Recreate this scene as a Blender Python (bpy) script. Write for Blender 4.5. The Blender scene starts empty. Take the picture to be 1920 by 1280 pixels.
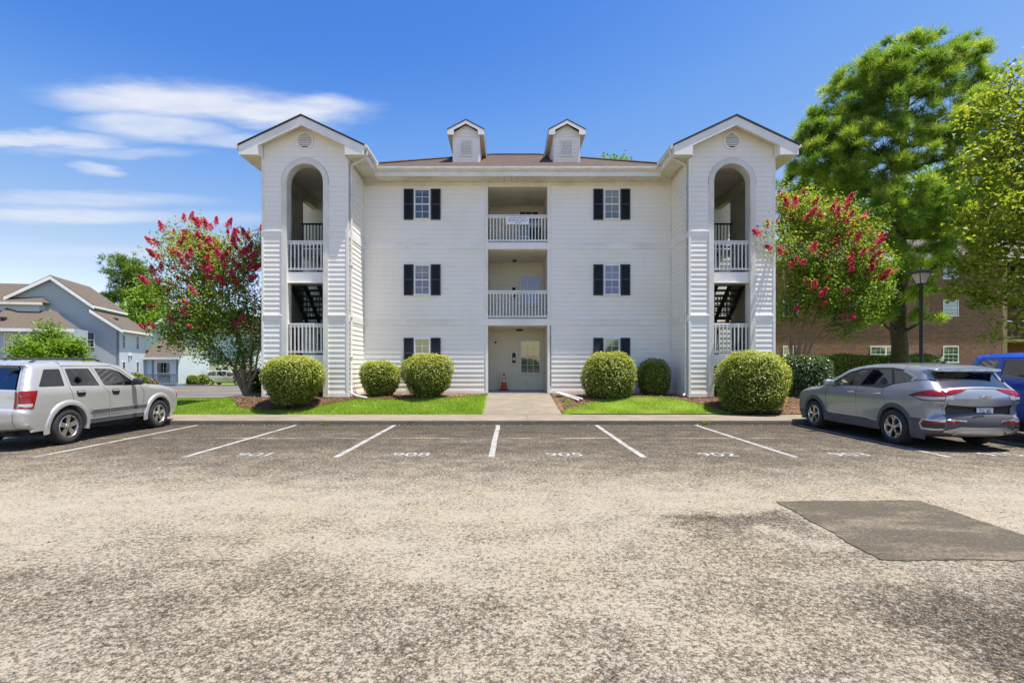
import bpy, math, random
import numpy as np
from mathutils import Vector, Matrix
from mathutils.geometry import delaunay_2d_cdt
rng = np.random.default_rng(11)
random.seed(5)
SC = bpy.context.scene
COL = SC.collection
R = math.radians

# ------------------------------------------------------------------ camera
CAMZ = 1.66
FPX, PX, PY = 960.0, 950.0, 683.0
cam_d = bpy.data.cameras.new('camera')
cam = bpy.data.objects.new('camera', cam_d)
COL.objects.link(cam)
cam.location = (0, 0, CAMZ)
cam.rotation_euler = (R(90), 0, 0)
cam_d.sensor_width = 36
cam_d.lens = 18.0
cam_d.shift_x = (960 - PX) / 1920
cam_d.shift_y = (PY - 640) / 1920
cam_d.clip_end = 2000
SC.camera = cam

# ------------------------------------------------------------------ sun + sky
SUN = Vector((0.28, -0.095, 0.95)).normalized()
EL = math.asin(SUN.z)
AZ = math.atan2(SUN.x, SUN.y)
sl = bpy.data.lights.new('sun', 'SUN')
sl.energy = 3.9
sl.angle = R(0.53)
sl.color = (1.0, 0.955, 0.88)
so = bpy.data.objects.new('sun', sl)
COL.objects.link(so)
so.rotation_euler = SUN.to_track_quat('Z', 'Y').to_euler()

W = bpy.data.worlds.new('World')
SC.world = W
W.use_nodes = True
wn, wl = W.node_tree.nodes, W.node_tree.links
wn.clear()
wout = wn.new('ShaderNodeOutputWorld')
bg = wn.new('ShaderNodeBackground')
bg.inputs['Strength'].default_value = 0.15
sky = wn.new('ShaderNodeTexSky')
sky.sky_type = 'NISHITA'
sky.sun_disc = False
sky.sun_elevation = EL
sky.sun_rotation = AZ
sky.altitude = 0
sky.air_density = 1.0
sky.dust_density = 0.4
sky.ozone_density = 3.0
SKS = 0.15 * 2 ** 1.05 / 2
sc_in = wn.new('ShaderNodeVectorMath')
sc_in.operation = 'SCALE'
sc_in.inputs['Scale'].default_value = SKS
wl.new(sky.outputs[0], sc_in.inputs[0])
hsv = wn.new('ShaderNodeRGBCurve')          # deeper blue overhead, paler lower; unseen horizon tuned bright and warm as facade fill
for ci, pts in enumerate(([(.1, .015), (.175, .040), (.21, .082), (.373, .25), (.56, .43), (.8, .80), (1, 1)],
                          [(.2, .07), (.298, .13), (.35, .188), (.584, .34), (.79, .50), (.95, .88), (1, .95)],
                          [(.4, .26), (.544, .388), (.62, .428), (.867, .465), (.93, .62), (1, .85)])):
    c_ = hsv.mapping.curves[ci]
    for p_ in pts[:-1]:
        c_.points.new(*p_)
    c_.points[len(c_.points) - 1].location = pts[-1]
    for p_ in c_.points:
        p_.handle_type = 'VECTOR'
hsv.mapping.update()
wl.new(sc_in.outputs[0], hsv.inputs['Color'])
sc_out = wn.new('ShaderNodeVectorMath')
sc_out.operation = 'SCALE'
sc_out.inputs['Scale'].default_value = 1 / SKS
wl.new(hsv.outputs[0], sc_out.inputs[0])


def wmath(op, a, b=None, clamp=False):
    n = wn.new('ShaderNodeMath')
    n.operation = op
    n.use_clamp = clamp
    for i, v in enumerate((a, b)):
        if v is None:
            continue
        if isinstance(v, (int, float)):
            n.inputs[i].default_value = v
        else:
            wl.new(v, n.inputs[i])
    return n.outputs[0]


tc = wn.new('ShaderNodeTexCoord')
sep = wn.new('ShaderNodeSeparateXYZ')
wl.new(tc.outputs['Generated'], sep.inputs[0])
zc = wmath('MAXIMUM', sep.outputs[2], 0.03)
comb = wn.new('ShaderNodeCombineXYZ')
wl.new(wmath('DIVIDE', sep.outputs[0], zc), comb.inputs[0])
wl.new(wmath('DIVIDE', sep.outputs[1], zc), comb.inputs[1])
nz = wn.new('ShaderNodeTexNoise')
nz.inputs['Scale'].default_value = 2.2
nz.inputs['Detail'].default_value = 8
nz.inputs['Roughness'].default_value = 0.62
mp = wn.new('ShaderNodeMapping')
mp.inputs['Scale'].default_value = (0.9, 1.7, 1)
wl.new(comb.outputs[0], mp.inputs[0])
wl.new(mp.outputs[0], nz.inputs['Vector'])
dist = wn.new('ShaderNodeVectorMath')
dist.operation = 'MULTIPLY_ADD'
wl.new(nz.outputs['Color'], dist.inputs[0])
dist.inputs[1].default_value = (0.42, 0.30, 0)
wl.new(comb.outputs[0], dist.inputs[2])
# wispy cloud banks: centre and half-size on the sky plane (x/z, y/z), opacity
BANKS = [(-1.28, 1.95, .50, .19, 1.0), (-.93, 2.02, .42, .17, 1.0), (-1.5, 2.16, .34, .17, .8), (-1.15, 2.28, .34, .1, .6), (-2.1, 2.3, .5, .10, .85), (-1.9, 2.42, .5, .08, .4), (-2.12, 2.62, .15, .10, .7),
         (-2.55, 3.1, .9, .18, .5), (-2.95, 3.45, .9, .26, .75), (-2.2, 3.5, 1.0, .2, .3), (-3.3, 4.6, 1.4, .35, .3),
         (3.4, -1.2, .8, .25, .8), (-3.0, -2.2, .9, .3, .8), (1.0, -3.1, 1.0, .3, .8), (-1.0, -1.6, .6, .2, .7),
         (5.5, 2.2, 1.0, .3, .7), (-5.2, .4, .9, .35, .8), (4.2, -4.0, 1.2, .4, .8), (-.5, -5.4, 1.4, .4, .7)]
acc = None
for cx_, cy_, rx_, ry_, op_ in BANKS:
    v = wn.new('ShaderNodeVectorMath')
    v.operation = 'SUBTRACT'
    wl.new(dist.outputs[0], v.inputs[0])
    v.inputs[1].default_value = (cx_ + .21, cy_ + .15, 0)
    v2 = wn.new('ShaderNodeVectorMath')
    v2.operation = 'MULTIPLY'
    wl.new(v.outputs[0], v2.inputs[0])
    v2.inputs[1].default_value = (1 / rx_, 1 / ry_, 0)
    ln = wn.new('ShaderNodeVectorMath')
    ln.operation = 'LENGTH'
    wl.new(v2.outputs[0], ln.inputs[0])
    mr = wn.new('ShaderNodeMapRange')
    mr.interpolation_type = 'SMOOTHSTEP'
    mr.inputs['From Min'].default_value = 1.15
    mr.inputs['From Max'].default_value = 0.30
    mr.inputs['To Max'].default_value = op_
    wl.new(ln.outputs['Value'], mr.inputs['Value'])
    acc = mr.outputs[0] if acc is None else wmath('MAXIMUM', acc, mr.outputs[0])
nz2 = wn.new('ShaderNodeTexNoise')
nz2.inputs['Scale'].default_value = 6
nz2.inputs['Detail'].default_value = 4
wl.new(mp.outputs[0], nz2.inputs['Vector'])
amt = wmath('MULTIPLY', acc, wmath('ADD', wmath('MULTIPLY', nz2.outputs[0], 0.7), 0.5), True)
cmix = wn.new('ShaderNodeMix')
cmix.data_type = 'RGBA'
wl.new(amt, cmix.inputs['Factor'])
wl.new(sc_out.outputs[0], cmix.inputs[6])
cmix.inputs[7].default_value = (2.75, 2.85, 3.08, 1)
wl.new(cmix.outputs[2], bg.inputs['Color'])
wl.new(bg.outputs[0], wout.inputs['Surface'])

# ------------------------------------------------------------------ exposure
SC.view_settings.view_transform = 'Standard'
SC.view_settings.look = 'None'
SC.view_settings.exposure = 1.05
SC.view_settings.gamma = 1.0
SC.view_settings.use_curve_mapping = False
SC.cycles.use_denoising = True
SC.cycles.denoising_prefilter = 'NONE'
SC.cycles.max_bounces = 8
SC.cycles.transparent_max_bounces = 12
SC.cycles.caustics_reflective = False
SC.cycles.caustics_refractive = False
SC.cycles.sample_clamp_indirect = 6.0


# ================================================================== helpers
def at(x, y, D):
    """a point at distance D whose picture is at (x, y) of the 1920 wide photograph"""
    return Vector(((x - PX) / FPX * D, D, CAMZ + (PY - y) / FPX * D))


def thing(name, label=None, cat=None, loc=(0, 0, 0), rotz=0, group=None, parent=None):
    o = bpy.data.objects.new(name, None)
    COL.objects.link(o)
    o.empty_display_size = .2
    o.location = loc
    o.rotation_euler = (0, 0, rotz)
    if parent:
        o.parent = parent
    tag(o, label, cat, group)
    return o


def tag(o, label=None, cat=None, group=None, kind=None):
    if label: o['label'] = label
    if cat: o['category'] = cat
    if group: o['group'] = group
    if kind: o['kind'] = kind
    return o


def dup(root, loc=None, rotz=None, label=None, group=None, parent=None):
    def cp(o, par):
        c = o.copy()
        COL.objects.link(c)
        c.parent = par
        for ch in o.children:
            cp(ch, c)
        return c
    c = cp(root, parent)
    if loc is not None: c.location = loc
    if rotz is not None: c.rotation_euler = (0, 0, rotz)
    if label: c['label'] = label
    if group: c['group'] = group
    return c


def link(name, me, mats, parent=None, world=False, loc=None):
    o = bpy.data.objects.new(name, me)
    COL.objects.link(o)
    if not isinstance(mats, (list, tuple)):
        mats = [mats]
    if len(me.materials) == 0:
        for m in mats:
            me.materials.append(m)
    if parent is not None:
        o.parent = parent
        if world:                       # vertices are given in world space, parents are unrotated
            p, off = parent, Vector((0, 0, 0))
            while p is not None:
                off += p.location
                p = p.parent
            o.location = -off
    if loc is not None:
        o.location = loc
    return o


class MB:
    def __init__(s):
        s.v, s.f, s.m = [], [], []

    def add(s, vs, fs, m=0):
        b = len(s.v)
        s.v += [tuple(p) for p in vs]
        s.f += [tuple(b + i for i in f) for f in fs]
        s.m += [m] * len(fs)
        return s

    def box(s, x0, x1, y0, y1, z0, z1, m=0):
        return s.add([(x0, y0, z0), (x1, y0, z0), (x1, y1, z0), (x0, y1, z0), (x0, y0, z1), (x1, y0, z1), (x1, y1, z1), (x0, y1, z1)],
                     [(0, 3, 2, 1), (4, 5, 6, 7), (0, 1, 5, 4), (1, 2, 6, 5), (2, 3, 7, 6), (3, 0, 4, 7)], m)

    def bbox(s, x0, x1, y0, y1, z0, z1, b=.01, m=0):
        """box with chamfered edges"""
        vs, idx = [], {}
        for i, X in enumerate((x0, x1)):
            for j, Y in enumerate((y0, y1)):
                for k, Z in enumerate((z0, z1)):
                    sx, sy, sz = 1 - 2 * i, 1 - 2 * j, 1 - 2 * k
                    for a, d in enumerate(((0, b, b), (b, 0, b), (b, b, 0))):
                        idx[i, j, k, a] = len(vs)
                        vs.append((X + sx * d[0], Y + sy * d[1], Z + sz * d[2]))
        f = []
        for i in (0, 1):
            f.append([idx[i, 0, 0, 0], idx[i, 1, 0, 0], idx[i, 1, 1, 0], idx[i, 0, 1, 0]])
            f.append([idx[0, i, 0, 1], idx[1, i, 0, 1], idx[1, i, 1, 1], idx[0, i, 1, 1]])
            f.append([idx[0, 0, i, 2], idx[1, 0, i, 2], idx[1, 1, i, 2], idx[0, 1, i, 2]])
        for j in (0, 1):
            for k in (0, 1):
                f.append([idx[0, j, k, 1], idx[1, j, k, 1], idx[1, j, k, 2], idx[0, j, k, 2]])
                f.append([idx[j, 0, k, 0], idx[j, 1, k, 0], idx[j, 1, k, 2], idx[j, 0, k, 2]])
                f.append([idx[j, k, 0, 0], idx[j, k, 1, 0], idx[j, k, 1, 1], idx[j, k, 0, 1]])
        for i in (0, 1):
            for j in (0, 1):
                for k in (0, 1):
                    f.append([idx[i, j, k, 0], idx[i, j, k, 1], idx[i, j, k, 2]])
        return s.add(vs, f, m)

    def quad(s, a, b, c, d, m=0):
        return s.add([a, b, c, d], [(0, 1, 2, 3)], m)

    def prism(s, poly, axis, a0, a1, m=0):
        """polygon (2-D) pushed along an axis: 'x': (y,z), 'y': (x,z), 'z': (x,y)"""
        def P(p, a):
            return {'x': (a, p[0], p[1]), 'y': (p[0], a, p[1]), 'z': (p[0], p[1], a)}[axis]
        n = len(poly)
        vs = [P(p, a0) for p in poly] + [P(p, a1) for p in poly]
        fs = [tuple(range(n)), tuple(range(2 * n - 1, n - 1, -1))]
        fs += [(i, i + n, (i + 1) % n + n, (i + 1) % n) for i in range(n)]
        return s.add(vs, fs, m)

    def tube(s, pts, rad, n=8, m=0, cap=True):
        pts = [Vector(p) for p in pts]
        if not isinstance(rad, (list, tuple)):
            rad = [rad] * len(pts)
        vs, fs = [], []
        prev = None
        for i, p in enumerate(pts):
            d = (pts[min(i + 1, len(pts) - 1)] - pts[max(i - 1, 0)])
            d = d.normalized() if d.length > 1e-9 else Vector((0, 0, 1))
            if prev is None:
                a = Vector((1, 0, 0)) if abs(d.x) < .9 else Vector((0, 1, 0))
                u = d.cross(a).normalized()
            else:
                u = (prev - d * prev.dot(d)).normalized()
            prev = u
            w = d.cross(u)
            for k in range(n):
                t = 2 * math.pi * k / n
                vs.append(p + (u * math.cos(t) + w * math.sin(t)) * rad[i])
        for i in range(len(pts) - 1):
            for k in range(n):
                k2 = (k + 1) % n
                fs.append((i * n + k, i * n + k2, (i + 1) * n + k2, (i + 1) * n + k))
        if cap:
            fs.append(tuple(range(n - 1, -1, -1)))
            fs.append(tuple((len(pts) - 1) * n + k for k in range(n)))
        return s.add(vs, fs, m)

    def lathe(s, prof, c, axis='z', n=24, m=0, cap=True):
        """profile [(radius, height)] turned about an axis through c"""
        vs, fs = [], []
        for r, h in prof:
            for k in range(n):
                t = 2 * math.pi * k / n
                a, b = r * math.cos(t), r * math.sin(t)
                vs.append({'z': (c[0] + a, c[1] + b, c[2] + h), 'x': (c[0] + h, c[1] + a, c[2] + b), 'y': (c[0] + a, c[1] + h, c[2] + b)}[axis])
        for i in range(len(prof) - 1):
            for k in range(n):
                k2 = (k + 1) % n
                fs.append((i * n + k, i * n + k2, (i + 1) * n + k2, (i + 1) * n + k))
        if cap and prof[0][0] > 1e-6: fs.append(tuple(range(n - 1, -1, -1)))
        if cap and prof[-1][0] > 1e-6: fs.append(tuple((len(prof) - 1) * n + k for k in range(n)))
        return s.add(vs, fs, m)

    def poly(s, outer, holes, axis, a0, a1, m=0):
        """polygon with holes, pushed along an axis"""
        V2, T = cdt(outer, holes)
        def P(p, a):
            return {'x': (a, p[0], p[1]), 'y': (p[0], a, p[1]), 'z': (p[0], p[1], a)}[axis]
        n = len(V2)
        s.add([P(p, a0) for p in V2] + [P(p, a1) for p in V2], [tuple(t) for t in T] + [tuple(i + n for i in reversed(t)) for t in T], m)
        for ring in [outer] + list(holes):
            k = len(ring)
            s.add([P(p, a0) for p in ring] + [P(p, a1) for p in ring], [(i, i + k, (i + 1) % k + k, (i + 1) % k) for i in range(k)], m)
        return s

    def mesh(s, name, smooth=False):
        me = bpy.data.meshes.new(name)
        me.from_pydata(s.v, [], s.f)
        if any(s.m):
            me.polygons.foreach_set('material_index', s.m)
        if smooth:
            me.polygons.foreach_set('use_smooth', [True] * len(s.f))
        me.update()
        return me

    def build(s, name, mats, parent=None, world=True, smooth=False, loc=None, auto=None):
        me = s.mesh(name, smooth)
        if auto is not None:
            me.polygons.foreach_set('use_smooth', [True] * len(s.f))
            me.set_sharp_from_angle(angle=R(auto))
        return link(name, me, mats, parent, world and parent is not None, loc)


def inpoly(P, poly):
    P = np.asarray(P, float).reshape(-1, 2)
    poly = np.asarray(poly, float)
    x, y = P[:, 0], P[:, 1]
    ins = np.zeros(len(P), bool)
    n = len(poly)
    for i in range(n):
        x1, y1 = poly[i]
        x2, y2 = poly[(i + 1) % n]
        c = ((y1 > y) != (y2 > y))
        if abs(y2 - y1) > 1e-12:
            ins ^= c & (x < (x2 - x1) * (y - y1) / (y2 - y1) + x1)
    return ins


def cdt(outer, holes=(), extra=None, lines=()):
    vs, es = [], []
    for ring in [outer] + list(holes):
        b = len(vs)
        k = len(ring)
        vs += [Vector((p[0], p[1])) for p in ring]
        es += [(b + i, b + (i + 1) % k) for i in range(k)]
    for ln in lines:
        b = len(vs)
        vs += [Vector((p[0], p[1])) for p in ln]
        es += [(b + i, b + i + 1) for i in range(len(ln) - 1)]
    if extra is not None:
        vs += [Vector((float(p[0]), float(p[1]))) for p in extra]
    V, E, F, *_ = delaunay_2d_cdt(vs, es, [], 0, 1e-5)
    V = np.array([(p.x, p.y) for p in V])
    F = np.array([f for f in F if len(f) == 3])
    C = V[F].mean(1)
    keep = inpoly(C, outer)
    for h in holes:
        keep &= ~inpoly(C, h)
    F = F[keep]
    used = np.unique(F)
    mp_ = -np.ones(len(V), int)
    mp_[used] = np.arange(len(used))
    return V[used], mp_[F]


def np_mesh(name, verts, faces, var=None):
    """fast mesh from arrays; faces is (n,3) or (n,4); var = one random number for each face"""
    me = bpy.data.meshes.new(name)
    verts = np.asarray(verts, np.float32)
    faces = np.asarray(faces, np.int32)
    n, k = faces.shape
    me.vertices.add(len(verts))
    me.vertices.foreach_set('co', verts.ravel())
    me.loops.add(n * k)
    me.loops.foreach_set('vertex_index', faces.ravel())
    me.polygons.add(n)
    me.polygons.foreach_set('loop_start', np.arange(0, n * k, k, dtype=np.int32))
    me.polygons.foreach_set('loop_total', np.full(n, k, np.int32))
    if var is not None:
        a = me.attributes.new('tint', 'FLOAT', 'FACE')
        a.data.foreach_set('value', np.asarray(var, np.float32))
    me.update(calc_edges=True)
    return me


# ================================================================== materials
MATS = {}


def nodes(name):
    m = bpy.data.materials.new(name)
    m.use_nodes = True
    nt = m.node_tree
    b = nt.nodes['Principled BSDF']
    MATS[name] = m
    return m, nt, b


def pos_node(nt, scale=None, obj=False):
    if obj:
        g = nt.nodes.new('ShaderNodeTexCoord').outputs['Object']
    else:
        g = nt.nodes.new('ShaderNodeNewGeometry').outputs['Position']
    if scale is None:
        return g
    m = nt.nodes.new('ShaderNodeMapping')
    m.inputs['Scale'].default_value = scale
    nt.links.new(g, m.inputs[0])
    return m.outputs[0]


def noise(nt, vec, scale, detail=4, rough=.55):
    n = nt.nodes.new('ShaderNodeTexNoise')
    n.inputs['Scale'].default_value = scale
    n.inputs['Detail'].default_value = detail
    n.inputs['Roughness'].default_value = rough
    nt.links.new(vec, n.inputs['Vector'])
    return n.outputs[0]


def ramp(nt, fac, stops, interp='LINEAR'):
    r = nt.nodes.new('ShaderNodeValToRGB')
    r.color_ramp.interpolation = interp
    el = r.color_ramp.elements
    while len(el) < len(stops):
        el.new(0.5)
    for e, (p, c) in zip(el, stops):
        e.position = p
        e.color = (c, c, c, 1) if isinstance(c, (int, float)) else (*c, 1)
    nt.links.new(fac, r.inputs[0])
    return r.outputs[0]


def mixc(nt, fac, a, b, mode='MIX'):
    n = nt.nodes.new('ShaderNodeMix')
    n.data_type = 'RGBA'
    n.blend_type = mode
    for sock, v in ((n.inputs['Factor'], fac), (n.inputs[6], a), (n.inputs[7], b)):
        if isinstance(v, (int, float)):
            sock.default_value = v if sock.type == 'VALUE' else (v, v, v, 1)
        elif isinstance(v, tuple):
            sock.default_value = (*v, 1) if len(v) == 3 else v
        else:
            nt.links.new(v, sock)
    return n.outputs[2]


def nmath(nt, op, a, b=None, clamp=False):
    n = nt.nodes.new('ShaderNodeMath')
    n.operation = op
    n.use_clamp = clamp
    for i, v in enumerate((a, b)):
        if v is None: continue
        if isinstance(v, (int, float)): n.inputs[i].default_value = v
        else: nt.links.new(v, n.inputs[i])
    return n.outputs[0]


def bump(nt, b, h, strength=.3, dist=.01):
    n = nt.nodes.new('ShaderNodeBump')
    n.inputs['Strength'].default_value = strength
    n.inputs['Distance'].default_value = dist
    nt.links.new(h, n.inputs['Height'])
    nt.links.new(n.outputs[0], b.inputs['Normal'])


def pm(name, col, rough=.6, metal=0., coat=0., var=.12, vs=3., bmp=0., bs=60., spec=.5, stain=None, stretch=None, obj=False):
    """painted / plain surface: base colour with patchy variation, optional stain colour and fine relief"""
    m, nt, b = nodes(name)
    v = pos_node(nt, stretch, obj)
    n1 = noise(nt, v, vs, 5)
    c = tuple(col)
    out = mixc(nt, ramp(nt, n1, [(.3, 0.), (.7, 1.)]), tuple(x * (1 - var) for x in c), tuple(min(1, x * (1 + var)) for x in c))
    if stain:
        n2 = noise(nt, v, vs * .45, 6, .65)
        out = mixc(nt, ramp(nt, n2, [(.5, 0.), (.75, stain[1])]), out, stain[0])
    nt.links.new(out, b.inputs['Base Color'])
    b.inputs['Roughness'].default_value = rough
    b.inputs['Metallic'].default_value = metal
    b.inputs['Coat Weight'].default_value = coat
    b.inputs['Coat Roughness'].default_value = .04
    b.inputs['Specular IOR Level'].default_value = spec
    if bmp:
        bump(nt, b, noise(nt, v, bs, 4), bmp)
    return m


def leaf_mat(name, stops, trans=.35, rough=.5, spec=.4):
    m, nt, b = nodes(name)
    a = nt.nodes.new('ShaderNodeAttribute')
    a.attribute_name = 'tint'
    c = ramp(nt, a.outputs['Fac'], stops)
    nt.links.new(c, b.inputs['Base Color'])
    b.inputs['Roughness'].default_value = rough
    b.inputs['Specular IOR Level'].default_value = spec
    t = nt.nodes.new('ShaderNodeBsdfTranslucent')
    br = mixc(nt, 1.0, c, (1.25, 1.3, .7), 'MULTIPLY')
    nt.links.new(br, t.inputs['Color'])
    ms = nt.nodes.new('ShaderNodeMixShader')
    ms.inputs[0].default_value = trans
    nt.links.new(b.outputs[0], ms.inputs[1])
    nt.links.new(t.outputs[0], ms.inputs[2])
    nt.links.new(ms.outputs[0], nt.nodes['Material Output'].inputs['Surface'])
    return m


def glass_mat(name, tint, see=.5, rough=.03, mirror=0.):
    """window glass: mirror-like skin over a tinted see-through sheet"""
    m, nt, b = nodes(name)
    nt.nodes.remove(b)
    tr = nt.nodes.new('ShaderNodeBsdfTransparent')
    tr.inputs[0].default_value = (*(t * see for t in tint), 1)
    gl = nt.nodes.new('ShaderNodeBsdfGlossy')
    gl.inputs['Roughness'].default_value = rough
    gl.inputs['Color'].default_value = (1, 1, 1, 1)
    fr = nt.nodes.new('ShaderNodeFresnel')
    fr.inputs['IOR'].default_value = 1.55
    f2 = nmath(nt, 'ADD', nmath(nt, 'MULTIPLY', fr.outputs[0], 1.5), mirror, True)
    ms = nt.nodes.new('ShaderNodeMixShader')
    nt.links.new(f2, ms.inputs[0])
    nt.links.new(tr.outputs[0], ms.inputs[1])
    nt.links.new(gl.outputs[0], ms.inputs[2])
    nt.links.new(ms.outputs[0], nt.nodes['Material Output'].inputs['Surface'])
    return m


# --- asphalt with sand packed between the stones
def asphalt_mat():
    m, nt, b = nodes('asphalt')
    v = pos_node(nt)
    lay = pos_node(nt, (.45, 1.0, 1.0))
    big = noise(nt, lay, .42, 6, .62)
    mid = noise(nt, v, 2.4, 6, .7)
    fine = noise(nt, v, 22, 4, .75)
    # a broad tyre-swept sandy band runs along x in front of the stalls
    sp = nt.nodes.new('ShaderNodeSeparateXYZ')
    nt.links.new(v, sp.inputs[0])
    ysh = nmath(nt, 'ADD', sp.outputs[1], nmath(nt, 'MULTIPLY', nmath(nt, 'SUBTRACT', big, .5), 3.0))
    band = nt.nodes.new('ShaderNodeFloatCurve')
    cv = band.mapping.curves[0]
    pts = [(0, .52), (.10, .52), (.155, .46), (.205, .52), (.26, .66), (.31, .66), (.36, .54), (.42, .37), (.5, .26), (.62, .17), (.70, .05), (1, .05)]
    cv.points[0].location = pts[0]
    cv.points[1].location = pts[-1]
    for p in pts[1:-1]:
        cv.points.new(*p)
    band.mapping.update()
    nt.links.new(nmath(nt, 'DIVIDE', ysh, 20.0, True), band.inputs['Value'])
    sand = nmath(nt, 'ADD', band.outputs[0], nmath(nt, 'MULTIPLY', nmath(nt, 'SUBTRACT', big, .5), .8))
    sand = nmath(nt, 'ADD', sand, nmath(nt, 'MULTIPLY', nmath(nt, 'SUBTRACT', mid, .5), .75))
    sand = nmath(nt, 'ADD', sand, nmath(nt, 'MULTIPLY', nmath(nt, 'SUBTRACT', fine, .5), 1.7))
    # newer sand-free surface near the right front, a damp smear beside the patch, a ghost of an old stall line
    def soft(val, lo, hi):
        r_ = nt.nodes.new('ShaderNodeMapRange')
        r_.interpolation_type = 'SMOOTHSTEP'
        r_.inputs['From Min'].default_value = lo
        r_.inputs['From Max'].default_value = hi
        nt.links.new(val, r_.inputs['Value'])
        return r_.outputs[0]
    wob = nmath(nt, 'MULTIPLY', nmath(nt, 'SUBTRACT', noise(nt, v, 1.6, 5, .65), .5), 1.6)
    xw, yw = nmath(nt, 'ADD', sp.outputs[0], wob), nmath(nt, 'ADD', sp.outputs[1], wob)
    newer = nmath(nt, 'MULTIPLY', soft(xw, 2.3, 2.9), soft(yw, 4.1, 3.3))
    smear = nmath(nt, 'MULTIPLY', nmath(nt, 'MULTIPLY', soft(xw, 1.3, 2.0), soft(xw, 3.4, 3.0)), nmath(nt, 'MULTIPLY', soft(yw, 4.8, 5.25), soft(yw, 5.9, 5.5)))
    gy = nmath(nt, 'ABSOLUTE', nmath(nt, 'SUBTRACT', nmath(nt, 'ADD', sp.outputs[1], nmath(nt, 'MULTIPLY', wob, .12)), 11.55))
    ghost = nmath(nt, 'MULTIPLY', soft(gy, .10, .03), soft(noise(nt, pos_node(nt, (.6, .2, 1)), 1.3, 3), .42, .6))
    sand = nmath(nt, 'SUBTRACT', sand, nmath(nt, 'MULTIPLY', nmath(nt, 'MAXIMUM', newer, smear), .34))
    sand = nmath(nt, 'ADD', sand, nmath(nt, 'MULTIPLY', ghost, .40))
    vo = nt.nodes.new('ShaderNodeTexVoronoi')
    vo.inputs['Scale'].default_value = 75
    vo.inputs['Randomness'].default_value = 1
    nt.links.new(v, vo.inputs['Vector'])
    hgt = nmath(nt, 'SUBTRACT', 1.0, nmath(nt, 'MULTIPLY', vo.outputs['Distance'], 1.1))
    sc_ = nt.nodes.new('ShaderNodeSeparateColor')
    nt.links.new(vo.outputs['Color'], sc_.inputs[0])
    cell = sc_.outputs[0]
    stone = ramp(nt, cell, [(0, (.014, .011, .008)), (.25, (.048, .039, .028)), (.6, (.112, .092, .066)), (.82, (.18, .148, .105)), (.93, (.30, .25, .175)), (1, (.25, .15, .08))])
    pit = ramp(nt, hgt, [(.35, (.45, .45, .45)), (.62, (1, 1, 1))])
    stone = mixc(nt, 1.0, stone, pit, 'MULTIPLY')
    warm = mixc(nt, ramp(nt, noise(nt, v, .7, 3), [(.42, 0.), (.7, 1.)]), (.375, .326, .250), (.385, .322, .225))
    sandc = mixc(nt, ramp(nt, noise(nt, v, 90, 2), [(.3, 0.), (.75, 1.)]), mixc(nt, 1., warm, (.72, .72, .72), 'MULTIPLY'), warm)
    lvl = nmath(nt, 'SUBTRACT', sand, nmath(nt, 'MULTIPLY', nmath(nt, 'SUBTRACT', cell, .5), .5))
    fac = ramp(nt, lvl, [(.30, 0.), (.66, 1.)])
    col = mixc(nt, fac, stone, sandc)
    # oil drips in the stalls
    oil = ramp(nt, noise(nt, pos_node(nt, (.8, 1.5, 1)), 1.15, 5, .6), [(.52, 0.), (.72, .75)])
    iny = ramp(nt, nmath(nt, 'DIVIDE', sp.outputs[1], 20.0), [(.5, 0.), (.6, 1.)])
    col = mixc(nt, nmath(nt, 'MULTIPLY', oil, iny), col, (.035, .031, .027))
    nt.links.new(col, b.inputs['Base Color'])
    b.inputs['Roughness'].default_value = .88
    b.inputs['Specular IOR Level'].default_value = .25
    h = mixc(nt, fac, hgt, .75)
    bump(nt, b, h, .75, .012)
    return m


def patch_mat():
    m, nt, b = nodes('asphalt_patch')
    v = pos_node(nt)
    st = pos_node(nt, (.8, 2.2, 1.0))
    f = nmath(nt, 'ADD', nmath(nt, 'MULTIPLY', noise(nt, v, 110, 3, .75), .6), nmath(nt, 'MULTIPLY', noise(nt, v, 30, 5, .75), .4))
    base = ramp(nt, f, [(.32, (.035, .029, .021)), (.5, (.092, .077, .056)), (.68, (.17, .143, .104))])
    s = ramp(nt, nmath(nt, 'ADD', noise(nt, st, 1.1, 7, .7), nmath(nt, 'MULTIPLY', nmath(nt, 'SUBTRACT', f, .5), 1.2)), [(.50, 0.), (.72, .9)])
    nt.links.new(mixc(nt, s, base, (.26, .215, .15)), b.inputs['Base Color'])
    b.inputs['Roughness'].default_value = .92
    b.inputs['Specular IOR Level'].default_value = .2
    bump(nt, b, f, .8, .008)
    return m


def paint_line_mat(name='road_paint', lo=.40):
    m, nt, b = nodes(name)
    v = pos_node(nt)
    w = ramp(nt, nmath(nt, 'ADD', nmath(nt, 'MULTIPLY', noise(nt, v, 45, 4, .7), .6), nmath(nt, 'MULTIPLY', noise(nt, v, 3.5, 4), .5)), [(lo, (.10, .088, .07)), (lo + .13, (.32, .305, .28)), (.78, (.48, .465, .43))])
    nt.links.new(w, b.inputs['Base Color'])
    b.inputs['Roughness'].default_value = .7
    return m


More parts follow.
